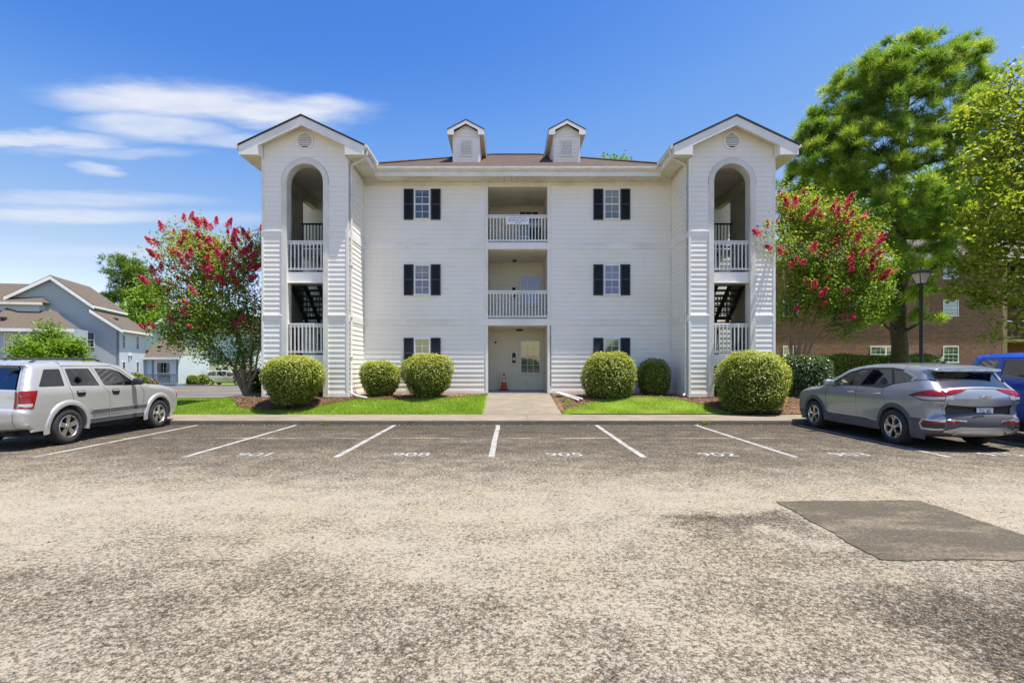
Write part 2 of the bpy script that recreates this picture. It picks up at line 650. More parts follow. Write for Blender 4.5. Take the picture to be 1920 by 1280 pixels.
def brick_mat():
    m, nt, b = nodes('brick')
    tcn = nt.nodes.new('ShaderNodeTexCoord')
    mpn = nt.nodes.new('ShaderNodeMapping')
    mpn.inputs['Rotation'].default_value = (R(90), 0, 0)
    nt.links.new(tcn.outputs['Object'], mpn.inputs[0])
    geo = nt.nodes.new('ShaderNodeNewGeometry')
    sp = nt.nodes.new('ShaderNodeSeparateXYZ')
    nt.links.new(geo.outputs['Position'], sp.inputs[0])
    cb = nt.nodes.new('ShaderNodeCombineXYZ')
    nt.links.new(nmath(nt, 'ADD', sp.outputs[0], sp.outputs[1]), cb.inputs[0])
    nt.links.new(sp.outputs[2], cb.inputs[1])
    br = nt.nodes.new('ShaderNodeTexBrick')
    br.inputs['Scale'].default_value = 1
    br.inputs['Brick Width'].default_value = .215
    br.inputs['Row Height'].default_value = .076
    br.inputs['Mortar Size'].default_value = .007
    br.inputs['Mortar Smooth'].default_value = .1
    br.inputs['Bias'].default_value = -.1
    br.inputs['Color1'].default_value = (.125, .04, .027, 1)
    br.inputs['Color2'].default_value = (.31, .10, .06, 1)
    br.inputs['Mortar'].default_value = (.36, .30, .235, 1)
    nt.links.new(cb.outputs[0], br.inputs['Vector'])
    v = noise(nt, geo.outputs['Position'], 1.3, 4)
    nt.links.new(mixc(nt, ramp(nt, v, [(.35, 0.), (.7, .3)]), br.outputs['Color'], (.12, .075, .06)), b.inputs['Base Color'])
    b.inputs['Roughness'].default_value = .9
    bump(nt, b, nmath(nt, 'SUBTRACT', 1.0, br.outputs['Fac']), .5, .01)
    return m


def shingle_mat(name, c1, c2, c3):
    """courses of asphalt shingles across a slope; row by height, tab along the eave"""
    m, nt, b = nodes(name)
    geo = nt.nodes.new('ShaderNodeNewGeometry')
    sp = nt.nodes.new('ShaderNodeSeparateXYZ')
    nt.links.new(geo.outputs['Position'], sp.inputs[0])
    cb = nt.nodes.new('ShaderNodeCombineXYZ')
    nt.links.new(nmath(nt, 'ADD', sp.outputs[0], nmath(nt, 'MULTIPLY', sp.outputs[1], 1.0)), cb.inputs[0])
    nt.links.new(sp.outputs[2], cb.inputs[1])
    br = nt.nodes.new('ShaderNodeTexBrick')
    br.inputs['Brick Width'].default_value = .30
    br.inputs['Row Height'].default_value = .068
    br.inputs['Mortar Size'].default_value = .006
    br.inputs['Scale'].default_value = 1
    br.inputs['Color1'].default_value = (*c1, 1)
    br.inputs['Color2'].default_value = (*c2, 1)
    br.inputs['Mortar'].default_value = (*(x * .45 for x in c1), 1)
    nt.links.new(cb.outputs[0], br.inputs['Vector'])
    n = noise(nt, geo.outputs['Position'], 9, 5, .7)
    nt.links.new(mixc(nt, ramp(nt, n, [(.4, 0.), (.65, .8)]), br.outputs['Color'], c3), b.inputs['Base Color'])
    b.inputs['Roughness'].default_value = .92
    bump(nt, b, nmath(nt, 'ADD', nmath(nt, 'MULTIPLY', br.outputs['Fac'], -1.0), noise(nt, geo.outputs['Position'], 120, 2)), .4, .008)
    return m


def ground_mat(name, stops, scale, rough=.95, bs=90, bstr=.6, extra=None):
    m, nt, b = nodes(name)
    v = pos_node(nt)
    n = nmath(nt, 'ADD', nmath(nt, 'MULTIPLY', noise(nt, v, scale, 6, .7), .55), nmath(nt, 'MULTIPLY', noise(nt, v, bs, 3, .7), .45))
    c = ramp(nt, n, stops)
    if extra:
        c = mixc(nt, ramp(nt, noise(nt, v, extra[0], 4), [(.45, 0.), (.7, extra[2])]), c, extra[1])
    nt.links.new(c, b.inputs['Base Color'])
    b.inputs['Roughness'].default_value = rough
    b.inputs['Specular IOR Level'].default_value = .2
    bump(nt, b, noise(nt, v, bs, 4, .7), bstr, .02)
    return m


def siding_mat(name, col, stain, amt, dirt=(.62, .60, .52)):
    """vinyl: clean board colour, faint yellowed mildew in drifting blotches and thin rain streaks"""
    m, nt, b = nodes(name)
    v = pos_node(nt)
    n = noise(nt, v, .55, 5, .6)
    vst = pos_node(nt, (9, 9, .7))
    s = noise(nt, vst, 1.0, 4, .6)
    c = mixc(nt, ramp(nt, n, [(.45, 0.), (.72, amt)]), col, stain)
    c = mixc(nt, ramp(nt, s, [(.56, 0.), (.78, .45)]), c, dirt)
    c = mixc(nt, ramp(nt, noise(nt, v, 14, 4), [(.35, .0), (.7, .16)]), c, tuple(x * .86 for x in col))
    nt.links.new(c, b.inputs['Base Color'])
    b.inputs['Roughness'].default_value = .42
    b.inputs['Specular IOR Level'].default_value = .4
    bump(nt, b, noise(nt, pos_node(nt, (3, 3, 30)), 3, 3), .06, .01)
    return m


asphalt_mat(); patch_mat(); paint_line_mat(); paint_line_mat('number_paint', .385); brick_mat()
siding_mat('siding', (.88, .84, .765), (.79, .735, .585), .6, (.77, .72, .60))
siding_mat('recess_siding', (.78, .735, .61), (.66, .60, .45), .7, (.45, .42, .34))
siding_mat('blue_siding', (.40, .44, .45), (.36, .39, .38), .5, (.33, .36, .37))
siding_mat('pale_siding', (.58, .62, .66), (.5, .53, .53), .5)
pm('trim', (.84, .815, .76), .45, var=.06, vs=1.5, stain=((.55, .52, .40), .55))
pm('stucco', (.72, .695, .62), .85, var=.08, vs=2, bmp=.12, bs=160, stain=((.50, .47, .38), .5))
pm('soffit', (.74, .705, .58), .7, var=.1, vs=2, stain=((.46, .41, .27), .6))
pm('gutter', (.70, .685, .61), .4, var=.1, vs=4, stretch=(1, 1, 4), stain=((.42, .39, .28), .6))
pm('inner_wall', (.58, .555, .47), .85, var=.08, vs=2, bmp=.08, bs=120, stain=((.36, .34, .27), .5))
pm('shutter', (.022, .026, .032), .5, var=.25, vs=9)
pm('white_frame', (.78, .78, .78), .4, var=.05)
pm('railing', (.74, .73, .70), .45, var=.08, vs=3, stain=((.55, .50, .38), .4))
pm('stair_steel', (.028, .033, .034), .55, var=.3, vs=6)
pm('concrete', (.235, .197, .145), .9, var=.14, vs=2.2, bmp=.25, bs=140, stain=((.16, .135, .10), .7))
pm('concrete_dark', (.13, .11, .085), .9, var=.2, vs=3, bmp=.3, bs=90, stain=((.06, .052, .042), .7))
pm('slab_shade', (.33, .325, .31), .85, var=.1, vs=2, bmp=.1)
pm('dark_drip', (.03, .03, .035), .6)
pm('blind', (.62, .62, .58), .7, var=.05)
pm('curtain', (.34, .36, .38), .8, var=.2, vs=7)
pm('dark_room', (.035, .035, .04), .9)
shingle_mat('roof_brown', (.085, .050, .032), (.125, .08, .052), (.045, .03, .022))
shingle_mat('roof_tan', (.125, .096, .068), (.15, .118, .085), (.09, .07, .05))
pm('roof_edge', (.025, .028, .033), .8)
ground_mat('grass_soil', [(.25, (.09, .15, .014)), (.5, (.16, .25, .022)), (.75, (.26, .33, .04))], 3.0, extra=(1.0, (.23, .21, .06), .45))
ground_mat('mulch', [(.25, (.085, .052, .032)), (.45, (.21, .125, .075)), (.6, (.33, .21, .13)), (.8, (.45, .31, .20))], 5.0, bs=60, bstr=1.0)
ground_mat('road_asphalt', [(.3, (.09, .085, .08)), (.6, (.14, .13, .12)), (.8, (.19, .175, .16))], 2.0, bs=70, bstr=.3, extra=(.25, (.26, .225, .185), .6))
pm('road_yellow', (.36, .24, .06), .8, var=.3, vs=6)
ground_mat('bark', [(.3, (.035, .028, .023)), (.5, (.085, .065, .052)), (.75, (.17, .13, .105))], 9, bs=24, bstr=1.0)
ground_mat('smooth_bark', [(.3, (.17, .11, .07)), (.5, (.28, .19, .125)), (.75, (.40, .29, .20))], 7, bs=30, bstr=.3)
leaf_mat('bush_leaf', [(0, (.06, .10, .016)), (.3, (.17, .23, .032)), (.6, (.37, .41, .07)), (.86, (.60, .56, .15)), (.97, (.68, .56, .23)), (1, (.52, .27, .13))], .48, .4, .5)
leaf_mat('dark_bush_leaf', [(0, (.03, .06, .02)), (.5, (.07, .125, .035)), (.9, (.15, .21, .065)), (1, (.25, .26, .09))], .25, .3, .6)
leaf_mat('hedge_leaf', [(0, (.06, .10, .010)), (.4, (.15, .21, .016)), (.8, (.31, .36, .035)), (1, (.42, .42, .07))], .35, .4, .5)
leaf_mat('crape_leaf', [(0, (.06, .12, .015)), (.4, (.16, .27, .03)), (.75, (.32, .43, .05)), (.93, (.48, .45, .07)), (1, (.55, .27, .1))], .5)
leaf_mat('crape_flower', [(0, (.52, .025, .11)), (.5, (.74, .075, .21)), (.85, (.84, .17, .31)), (1, (.88, .36, .44))], .45, .6, .2)
leaf_mat('maple_leaf', [(0, (.09, .14, .016)), (.4, (.22, .30, .028)), (.75, (.40, .43, .05)), (1, (.55, .48, .08))], .48)
leaf_mat('broad_leaf', [(0, (.05, .11, .012)), (.4, (.14, .25, .022)), (.8, (.27, .39, .036)), (1, (.38, .45, .07))], .45)
leaf_mat('pine_needle', [(0, (.055, .12, .030)), (.35, (.17, .29, .045)), (.7, (.37, .48, .07)), (.95, (.56, .58, .11)), (1, (.54, .41, .17))], .5, .45)
leaf_mat('far_pine_needle', [(0, (.05, .11, .028)), (.5, (.13, .22, .034)), (1, (.28, .35, .06))], .45, .5)
leaf_mat('grass_blade', [(0, (.09, .17, .012)), (.35, (.20, .33, .020)), (.7, (.34, .46, .035)), (.88, (.46, .47, .08)), (1, (.58, .47, .18))], .4)
leaf_mat('straw', [(0, (.10, .058, .034)), (.5, (.29, .175, .10)), (1, (.52, .36, .22))], .1, .8)
glass_mat('pane', (.80, .85, .88), .75, mirror=.06)
glass_mat('tint_glass', (.30, .32, .33), .35, mirror=.10)
glass_mat('privacy_glass', (.30, .32, .33), .12, mirror=.13)
glass_mat('car_glass', (.75, .80, .76), .8)
pm('rubber', (.018, .018, .018), .75, var=.2)
pm('tyre', (.028, .027, .026), .85, var=.3, vs=14, bmp=.15, bs=120)
pm('black_plastic', (.032, .033, .034), .6, var=.15)
pm('grey_cladding', (.085, .086, .092), .62, var=.12)
pm('interior', (.045, .045, .048), .9)
pm('alloy', (.62, .60, .57), .3, metal=.9, var=.1)
pm('alloy_dark', (.03, .03, .032), .4, metal=.3)
pm('chrome', (.75, .75, .76), .15, metal=1.0, var=.03)
pm('satin_silver', (.55, .56, .58), .35, metal=.7, var=.05)
def paint(name, col, metal=.55, rough=.38, flake=.06):
    return pm(name, col, rough, metal=metal, coat=1.0, var=flake, vs=1.2, obj=True)
paint('silver_paint', (.575, .565, .545), .5, .32)
paint('grey_paint', (.30, .325, .36), .35, .30)
paint('blue_paint', (.02, .09, .52), .3, .35)
paint('beige_paint', (.50, .47, .38), .4, .35)
pm('red_lens', (.24, .004, .006), .18, coat=.25, var=.25, vs=20)
pm('clear_lens', (.42, .42, .43), .1, coat=1, var=.2, vs=25)
pm('orange_lens', (.55, .16, .02), .15, coat=1)
pm('lamp_black', (.013, .015, .017), .45, var=.2)
pm('lamp_glass', (.55, .53, .46), .25, var=.15, vs=8)
pm('cone_orange', (.62, .05, .02), .55, var=.12, vs=8)
pm('cone_white', (.68, .64, .58), .4, var=.15, vs=10)
pm('red_paint', (.16, .015, .015), .3, coat=.6)
pm('sign_white', (.78, .78, .80), .4, var=.03)
pm('sign_ink', (.05, .06, .13), .6)
pm('utility_grey', (.48, .49, .47), .55, var=.1)
pm('deck_blue', (.16, .20, .24), .7, var=.15)
pm('tan_wood', (.48, .32, .17), .75, var=.15, vs=2)
pm('cooler_blue', (.30, .42, .55), .5, var=.15)
M = MATS


# ================================================================== ground
def sstep(a, b, x):
    t = np.clip((np.asarray(x, float) - a) / (b - a), 0, 1)
    return t * t * (3 - 2 * t)


KERB_Y, WALK_Y, KERB_H = 14.1, 15.6, .13


def H(x, y):
    x = np.asarray(x, float)
    y = np.asarray(y, float)
    left = np.interp(y, [15.6, 19, 22, 26, 40, 62, 90, 160], [.13, .2, .18, .0, -.35, -.8, -1.0, -1.2])
    right = np.interp(y, [15.6, 20, 40, 80, 160], [.13, .3, .35, .2, -.5])
    k = sstep(-12, 12, x)
    base = left * (1 - k) + right * k
    bz = sstep(-11.6, -9.0, x) * (1 - sstep(9.6, 11.8, x)) * (1 - sstep(32, 40, y))
    mound = .13 + .40 * sstep(15.65, 17.5, y)
    wk = sstep(-1.05, -.74, x) * (1 - sstep(1.74, 2.1, x))
    mound = mound * (1 - wk) + wk * (.09 + .44 * np.clip((y - 15.6) / 3.4, 0, 1))
    return base * (1 - bz) + mound * bz


def sheet(name, xs, ys, off, mat, parent=None):
    X, Y = np.meshgrid(xs, ys)
    Z = H(X, Y) + off
    n, k = X.shape
    V = np.stack([X.ravel(), Y.ravel(), Z.ravel()], 1)
    i = np.arange((n - 1) * (k - 1))
    r, c = i // (k - 1), i % (k - 1)
    a = r * k + c
    F = np.stack([a, a + 1, a + k + 1, a + k], 1)
    me = np_mesh(name, V, F)
    me.polygons.foreach_set('use_smooth', [True] * len(F))
    return link(name, me, mat, parent)


def poly_sheet(name, poly, off, mat, step=.35):
    poly = np.array(poly)
    dense = []
    for i in range(len(poly)):
        a, b = poly[i], poly[(i + 1) % len(poly)]
        k = max(1, int(np.hypot(*(b - a)) / step))
        dense += [a + (b - a) * j / k for j in range(k)]
    x0, y0 = poly.min(0)
    x1, y1 = poly.max(0)
    gx, gy = np.meshgrid(np.arange(x0, x1, step), np.arange(y0, y1, step))
    g = np.stack([gx.ravel(), gy.ravel()], 1)
    V, F = cdt(dense, (), g[inpoly(g, poly)])
    me = np_mesh(name, np.column_stack([V, H(V[:, 0], V[:, 1]) + off]), F)
    me.polygons.foreach_set('use_smooth', [True] * len(F))
    return link(name, me, mat)


def resample0(poly, step):
    out = []
    for (a, b), (c, d) in zip(poly, poly[1:] + poly[:1]):
        k = max(1, int(math.hypot(c - a, d - b) / step))
        out += [(a + (c - a) * j / k, b + (d - b) * j / k) for j in range(k)]
    return out


xs = np.unique(np.concatenate([np.linspace(-420, -60, 25), np.linspace(-60, -14, 47), np.linspace(-14, 14, 113), np.linspace(14, 60, 47), np.linspace(60, 420, 25)]))
ys = np.unique(np.concatenate([[14.3, 15.0, 15.5], np.linspace(15.62, 20, 40), np.linspace(20, 40, 41), np.linspace(40, 160, 61), np.linspace(160, 600, 12)]))
lawn = tag(sheet('ground', xs, ys, 0, M['grass_soil']), 'mown green lawn and ground around the apartment building', kind='structure')
lot = MB()
lot.quad((-420, -400, 0), (420, -400, 0), (420, KERB_Y + .3, 0), (-420, KERB_Y + .3, 0))
lot = tag(lot.build('parking_lot', M['asphalt']), 'worn sandy asphalt parking lot', kind='structure')
pts = resample0([(3.16, 4.34), (5.0, 4.34), (5.03, 6.23), (3.26, 6.2)], .05)
pts = [(a_ + rng.normal(0, .008) + .012 * math.sin(b_ * 9), b_ + rng.normal(0, .008) + .012 * math.sin(a_ * 7)) for a_, b_ in pts]
p = MB().poly(pts, [], 'z', .001, .009).build('asphalt_patch', M['asphalt_patch'], lot)
p['label'] = 'square darker repair patch in the asphalt'

# stall lines: child strips of the lot, wavering a little and worn at the ends
LINES = [-11.18, -8.45, -5.77, -3.05, -.28, 2.45, 5.17, 7.93, 10.66, 13.4]
for lx in LINES:
    mb = MB()
    ysl = np.linspace(9.15, 14.02, 26)
    wob = np.cumsum(rng.normal(0, .004, 26))
    for i in range(25):
        a, b2 = .055 + rng.normal(0, .004), .055 + rng.normal(0, .004)
        mb.quad((lx + wob[i] - .055, ysl[i], .004), (lx + wob[i] + .055, ysl[i], .004), (lx + wob[i + 1] + .055, ysl[i + 1], .004), (lx + wob[i + 1] - .055, ysl[i + 1], .004))
    mb.build('parking_line', M['road_paint'], lot)


def text_mesh(name, s, size, mat, parent=None, loc=(0, 0, 0), rot=(0, 0, 0), sx=1., extrude=0., bold=0., shear=0., align='CENTER'):
    cu = bpy.data.curves.new(name, 'FONT')
    cu.body = s
    cu.size = size
    cu.align_x = align
    cu.align_y = 'CENTER'
    cu.extrude = extrude
    cu.offset = bold
    cu.shear = shear
    tmp = bpy.data.objects.new(name, cu)
    COL.objects.link(tmp)
    dg = bpy.context.evaluated_depsgraph_get()
    me = bpy.data.meshes.new_from_object(tmp.evaluated_get(dg))
    bpy.data.objects.remove(tmp)
    me.materials.clear()
    o = link(name, me, mat, parent)
    o.location = loc
    o.rotation_euler = rot
    o.scale = (sx, 1, 1)
    return o


for s, nx in (('901', -4.62), ('908', -1.76), ('905', 1.06), ('902', 3.88), ('903', 6.32), ('915', 9.1)):
    o = text_mesh('stall_number', s, .5, M['number_paint'], lot, (nx, 9.42, .0045), sx=.95, bold=.004)

# kerb walk: slabs with tooled joints
walk = thing('walkway', 'concrete kerb and walk in front of the building', loc=(0, KERB_Y, 0))
walk['kind'] = 'structure'
x = -21.0
while x < 24:
    wdt = 2.62 + random.uniform(-.25, .25)
    mb = MB()
    r_, n_ = .035, 4
    prof = [(KERB_Y, -.12)] + [(KERB_Y + r_ - r_ * math.cos(t), KERB_H - r_ + r_ * math.sin(t)) for t in np.linspace(0, math.pi / 2, n_)] + [(WALK_Y + .02, KERB_H + .002), (WALK_Y + .02, -.12)]
    mb.prism(prof, 'x', x + .004, x + wdt - .004)
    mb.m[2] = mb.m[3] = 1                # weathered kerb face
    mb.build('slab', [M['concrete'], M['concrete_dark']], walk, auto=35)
    x += wdt
kf = MB().box(-21, 24, KERB_Y + .06, WALK_Y - .05, -.2, KERB_H - .03).build('slab_bed', M['concrete_dark'], walk)
# entry path
for ya, yb in ((15.63, 16.62), (16.632, 17.85), (17.862, 19.02)):
    mb = MB()
    yy = np.linspace(ya, yb, 9)
    zz = .134 + (.578 - .134) * (yy - 15.6) / 3.42
    wr = 1.69 - .03 * (yy - 15.63)
    vs = [q for y_, z_, w_ in zip(yy, zz, wr) for q in ((-.70, y_, z_), (w_, y_, z_), (w_, y_, z_ - .3), (-.70, y_, z_ - .3))]
    fs = [(4 * i + k, 4 * i + (k + 1) % 4, 4 * i + 4 + (k + 1) % 4, 4 * i + 4 + k) for i in range(8) for k in range(4)]
    mb.add(vs, fs + [(0, 1, 2, 3), (32, 33, 34, 35)])
    mb.build('slab', M['concrete'], walk)

# planting beds and the two lawns in front
BED_L = [(-9.2, 19.4), (-9.55, 18.4), (-9.3, 17.3), (-8.6, 16.45), (-7.5, 16.12), (-6.3, 16.3), (-5.6, 16.8), (-4.9, 17.15), (-3.6, 17.1), (-2.3, 17.2), (-1.5, 17.6), (-1.15, 18.2), (-.74, 18.9), (-.74, 19.4)]
LAWN_R = [(1.74, 15.63), (1.74, 16.0), (2.0, 16.3), (2.5, 16.55), (3.1, 16.95), (3.9, 17.3), (4.9, 17.4), (5.7, 17.1), (6.2, 16.65), (6.75, 16.1), (7.35, 15.63)]
BED_R = [(1.72, 15.63), (10.6, 15.63), (12.2, 16.4), (12.4, 19.4), (1.6, 19.4)]
tag(poly_sheet('mulch_bed', BED_L, .018, M['mulch'], .3), 'brown pine straw bed under the bushes left of the entry', kind='structure')
tag(poly_sheet('mulch_bed', BED_R, .018, M['mulch'], .3), 'brown pine straw bed under the bushes right of the entry', kind='structure')
tag(poly_sheet('lawn', LAWN_R, .030, M['grass_soil'], .3), 'mounded patch of lawn right of the entry path', kind='structure')
# side road beyond the left lawn
road = tag(sheet('road', np.linspace(-140, -9.8, 90), np.linspace(24.0, 55, 40), .02, M['road_asphalt']), 'grey side road left of the building', kind='structure')
mb = MB()
for y0 in (38.5, 39.4):
    for i in range(30):
        a, b2 = -34 + i, -33 + i
        mb.quad((a, y0, float(H(a, y0)) + .03), (b2, y0, float(H(b2, y0)) + .03), (b2, y0 + .55, float(H(b2, y0 + .55)) + .03), (a, y0 + .55, float(H(a, y0 + .55)) + .03))
mb.build('road_marking', M['road_yellow'], road)
mb = MB()
for i in range(70):
    a, b2 = -130 + i * 1.7, -130 + (i + 1) * 1.7
    for yy in (55.0,):
        z1, z2 = float(H(a, yy)), float(H(b2, yy))
        mb.add([(a, yy, z1), (b2, yy, z2), (b2, yy + .25, z2), (a, yy + .25, z1), (a, yy, z1 + .14), (b2, yy, z2 + .14), (b2, yy + .25, z2 + .14), (a, yy + .25, z1 + .14)],
               [(0, 1, 5, 4), (4, 5, 6, 7), (2, 3, 7, 6)])
mb.build('kerb', M['concrete'], road)

# ================================================================== apartment building
CX = .40
FY, TY = 19.1, 17.3                       # main wall, stair tower fronts
Z0, ZE = .58, 8.47                        # base, soffit
BANDS = [(3.11, 3.34), (5.95, 6.18)]
OUT, INN = 8.67, 5.74
PITCH = .168
apt = thing('apartment_building', 'white sided three storey apartment building with two arched stair towers', 'building', (CX, FY, Z0))


def boards_mesh(w, pitch=PITCH, proud=.022, w_top=None, shift=0.):
    """one lap board, local: x along the wall, y out of the wall is negative, z up"""
    wt = w if w_top is None else w_top
    a = shift
    vs = [(0, -proud, 0), (w, -proud, 0), (a + wt, -.004, pitch), (a, -.004, pitch), (0, 0, 0), (w, 0, 0), (a + wt, 0, pitch), (a, 0, pitch),
          (0, -proud, .014), (w, -proud, .014)]
    fs = [(0, 1, 9, 8), (8, 9, 2, 3), (4, 5, 1, 0), (0, 8, 3, 7, 4), (1, 5, 6, 2, 9), (3, 2, 6, 7)]
    me = bpy.data.meshes.new('siding_board')
    me.from_pydata(vs, [], fs)
    me.update()
    me.materials.append(M['siding'])
    return me


def board_zs(z0, z1, skip=BANDS, pitch=PITCH):
    out, z = [], z0
    lim = [b for b in skip if b[0] > z0 and b[1] < z1 + .01] + [(z1, z1)]
    for a, b in lim:
        n = max(1, round((a - z) / pitch))
        p = (a - z) / n
        out += [(z + i * p, p) for i in range(n)]
        z = b
    return out


def board_wall(x0, x1, y, z0, z1, parent):
    """individual lap boards of one wall piece, sharing mesh data"""
    cache = {}
    for z, p in board_zs(z0, z1):
        key = round(p, 4)
        if key not in cache:
            cache[key] = boards_mesh(x1 - x0, p)
        o = bpy.data.objects.new('siding_board', cache[key])
        COL.objects.link(o)
        o.parent = parent
        off = parent.location + apt.location
        o.location = (x0 - off.x, y - off.y + random.uniform(-.001, .001), z - off.z)
    return


def lap_poly(mb, poly, O, U, N, pitch=PITCH, z0=None, proud=.021, holes=()):
    """lap boards over a convex outline (u, z); wall frame origin O, along U, outward N; holes = (u0,u1,z0,z1)"""
    poly = list(poly)
    O, U, N = Vector(O), Vector(U), Vector(N)
    zs = [p[1] for p in poly]
    zb, zt = min(zs), max(zs)

    def span(z):
        us = []
        for i in range(len(poly)):
            (a, za), (b, zb_) = poly[i], poly[(i + 1) % len(poly)]
            if abs(za - zb_) < 1e-9:
                if abs(z - za) < 1e-6: us += [a, b]
                continue
            t = (z - za) / (zb_ - za)
            if -1e-6 <= t <= 1 + 1e-6: us.append(a + (b - a) * t)
        return (min(us), max(us)) if us else None
    z = zb if z0 is None else z0
    while z < zt - 1e-4:
        z2 = min(z + pitch, zt)
        s1, s2 = span(max(z, zb) + 1e-5), span(z2 - 1e-5)
        if s1 and s2:
            segs = [(s1, s2)]
            for h in holes:
                if z < h[3] - .02 and z2 > h[2] + .02:
                    ns = []
                    for a, b in segs:
                        if a[0] < h[0] and a[1] > h[1]:
                            ns += [((a[0], h[0]), (b[0], h[0])), ((h[1], a[1]), (h[1], b[1]))]
                        else:
                            ns.append((a, b))
                    segs = ns
            for a, b in segs:
                q = lambda u, zz, n: O + U * u + Vector((0, 0, zz)) + N * n
                vs = [q(a[0], z, proud), q(a[1], z, proud), q(b[1], z2, .004), q(b[0], z2, .004), q(a[0], z, 0), q(a[1], z, 0)]
                mb.add(vs, [(0, 1, 2, 3), (4, 5, 1, 0)])
        z = z2
    return mb


def part(name, mat, fn, parent=apt, auto=None, smooth=False):
    mb = MB()
    fn(mb)
    return mb.build(name, mat, parent, smooth=smooth, auto=auto)


# --- main walls
LX, RX = CX - INN, CX + INN               # inner tower faces
OL, OR = -.70, 1.52                       # recess opening
for a, b in ((LX, OL - .09), (OR + .09, RX)):
    w = MB().box(a, b + 0, FY, FY + .2, Z0 - .4, ZE).build('wall', M['siding'], apt)
    board_wall(a + .06, b - .06, FY, Z0 + .1, ZE - .16, w)
    for z0, z1 in BANDS:
        MB().bbox(a, b, FY - .038, FY + .01, z0, z1, .006).build('band_board', M['trim'], apt)
        MB().box(a, b, FY - .056, FY + .01, z1 - .03, z1 + .006).build('band_cap', M['trim'], apt)
    MB().box(a, b, FY - .03, FY + .01, Z0 - .02, Z0 + .1).build('base_trim', M['trim'], apt)
    MB().box(a, b, FY - .024, FY + .01, ZE - .16, ZE - .002).build('frieze_board', M['soffit'], apt)
    for c in (a, b):
        MB().box(c - .06, c + .06, FY - .034, FY + .01, Z0 + .1, ZE - .16).build('corner_post', M['trim'], apt) if c in (LX, RX) else None
# edge posts of the recess
for c in (OL - .045, OR + .045):
    MB().bbox(c - .047, c + .047, FY - .036, FY + .14, Z0 - .02, ZE - .003, .006).build('corner_post', M['trim'], apt)
MB().box(OR + .10, OR + .118, FY - .034, FY - .02, .86, 3.1).build('damaged_edge', M['dark_drip'], apt)
# foundation
for a, b, y in ((LX, OL - .1, FY), (OR + .1, RX, FY), (CX - OUT, LX, TY), (RX, CX + OUT, TY)):
    MB().box(a + .02, b - .02, y + .03, y + .35, -.1, Z0 - .001).build('foundation', M['concrete_dark'], apt)

# --- recess with three balconies
BY = 21.4
CEIL = [3.11, 5.93, 8.28]
FLO = [.60, 3.34, 6.17]
mb = MB()
for i in range(3):
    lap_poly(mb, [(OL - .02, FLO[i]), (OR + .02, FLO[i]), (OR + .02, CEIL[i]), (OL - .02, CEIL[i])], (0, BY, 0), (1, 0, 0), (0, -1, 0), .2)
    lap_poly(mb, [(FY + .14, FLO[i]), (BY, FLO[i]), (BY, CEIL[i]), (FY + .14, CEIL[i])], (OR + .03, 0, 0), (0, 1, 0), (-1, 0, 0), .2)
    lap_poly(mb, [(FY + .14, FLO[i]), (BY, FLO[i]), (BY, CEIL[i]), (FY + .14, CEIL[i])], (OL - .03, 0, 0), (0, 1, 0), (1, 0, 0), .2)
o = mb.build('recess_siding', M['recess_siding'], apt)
o['kind'] = 'stuff'
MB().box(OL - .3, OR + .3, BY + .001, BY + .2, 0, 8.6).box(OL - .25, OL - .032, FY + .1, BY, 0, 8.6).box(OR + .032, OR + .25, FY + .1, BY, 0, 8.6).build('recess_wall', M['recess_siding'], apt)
MB().box(OL - .2, OR + .2, FY - .06, BY + .05, Z0 - .3, .60).build('entry_slab', M['slab_shade'], apt)
for i, (z0, z1) in enumerate(BANDS):
    MB().bbox(OL - .02, OR + .02, FY - .03, FY + .16, z0 + .0, z1 + .02, .006).build('balcony_beam', M['trim'], apt)
    MB().box(OL - .03, OR + .03, FY + .161, BY, CEIL[i], FLO[i + 1]).build('balcony_floor', M['soffit'], apt)
MB().box(OL - .03, OR + .03, FY, FY + .15, 8.28, ZE - .003).build('balcony_header', M['soffit'], apt)
mb = MB()
for k in range(12):                      # beaded ceiling strips
    mb.box(OL - .03, OR + .03, FY + .152 + k * .187, FY + .152 + k * .187 + .182, 8.285, 8.33)
mb.build('balcony_ceiling', M['soffit'], apt)


def railing(x0, x1, y, z0, z1, n, parent=apt):
    r = thing('railing', loc=(x0 - CX, y - FY, z0 - Z0), parent=parent)
    w = x1 - x0
    h = z1 - z0
    MB().bbox(0, w, -.035, .05, h - .04, h, .006).build('top_rail', M['railing'], r, world=False)
    MB().box(0, w, -.0, .035, h - .13, h - .041).build('upper_rail', M['railing'], r, world=False)
    MB().box(0, w, -.0, .035, .04, .12).build('bottom_rail', M['railing'], r, world=False)
    bm = MB().box(-.019, .019, -.04, -.001, .03, h - .045).mesh('baluster')
    bm.materials.append(M['railing'])
    for i in range(n):
        o = bpy.data.objects.new('baluster', bm)
        COL.objects.link(o)
        o.parent = r
        o.location = ((i + .75) * w / (n + .5), 0, 0)
        o.rotation_euler = (0, random.uniform(-.004, .004), 0)
    return r


railing(OL + .005, OR - .005, FY + .02, 3.37, 4.42, 18)
railing(OL + .005, OR - .005, FY + .02, 6.20, 7.24, 18)


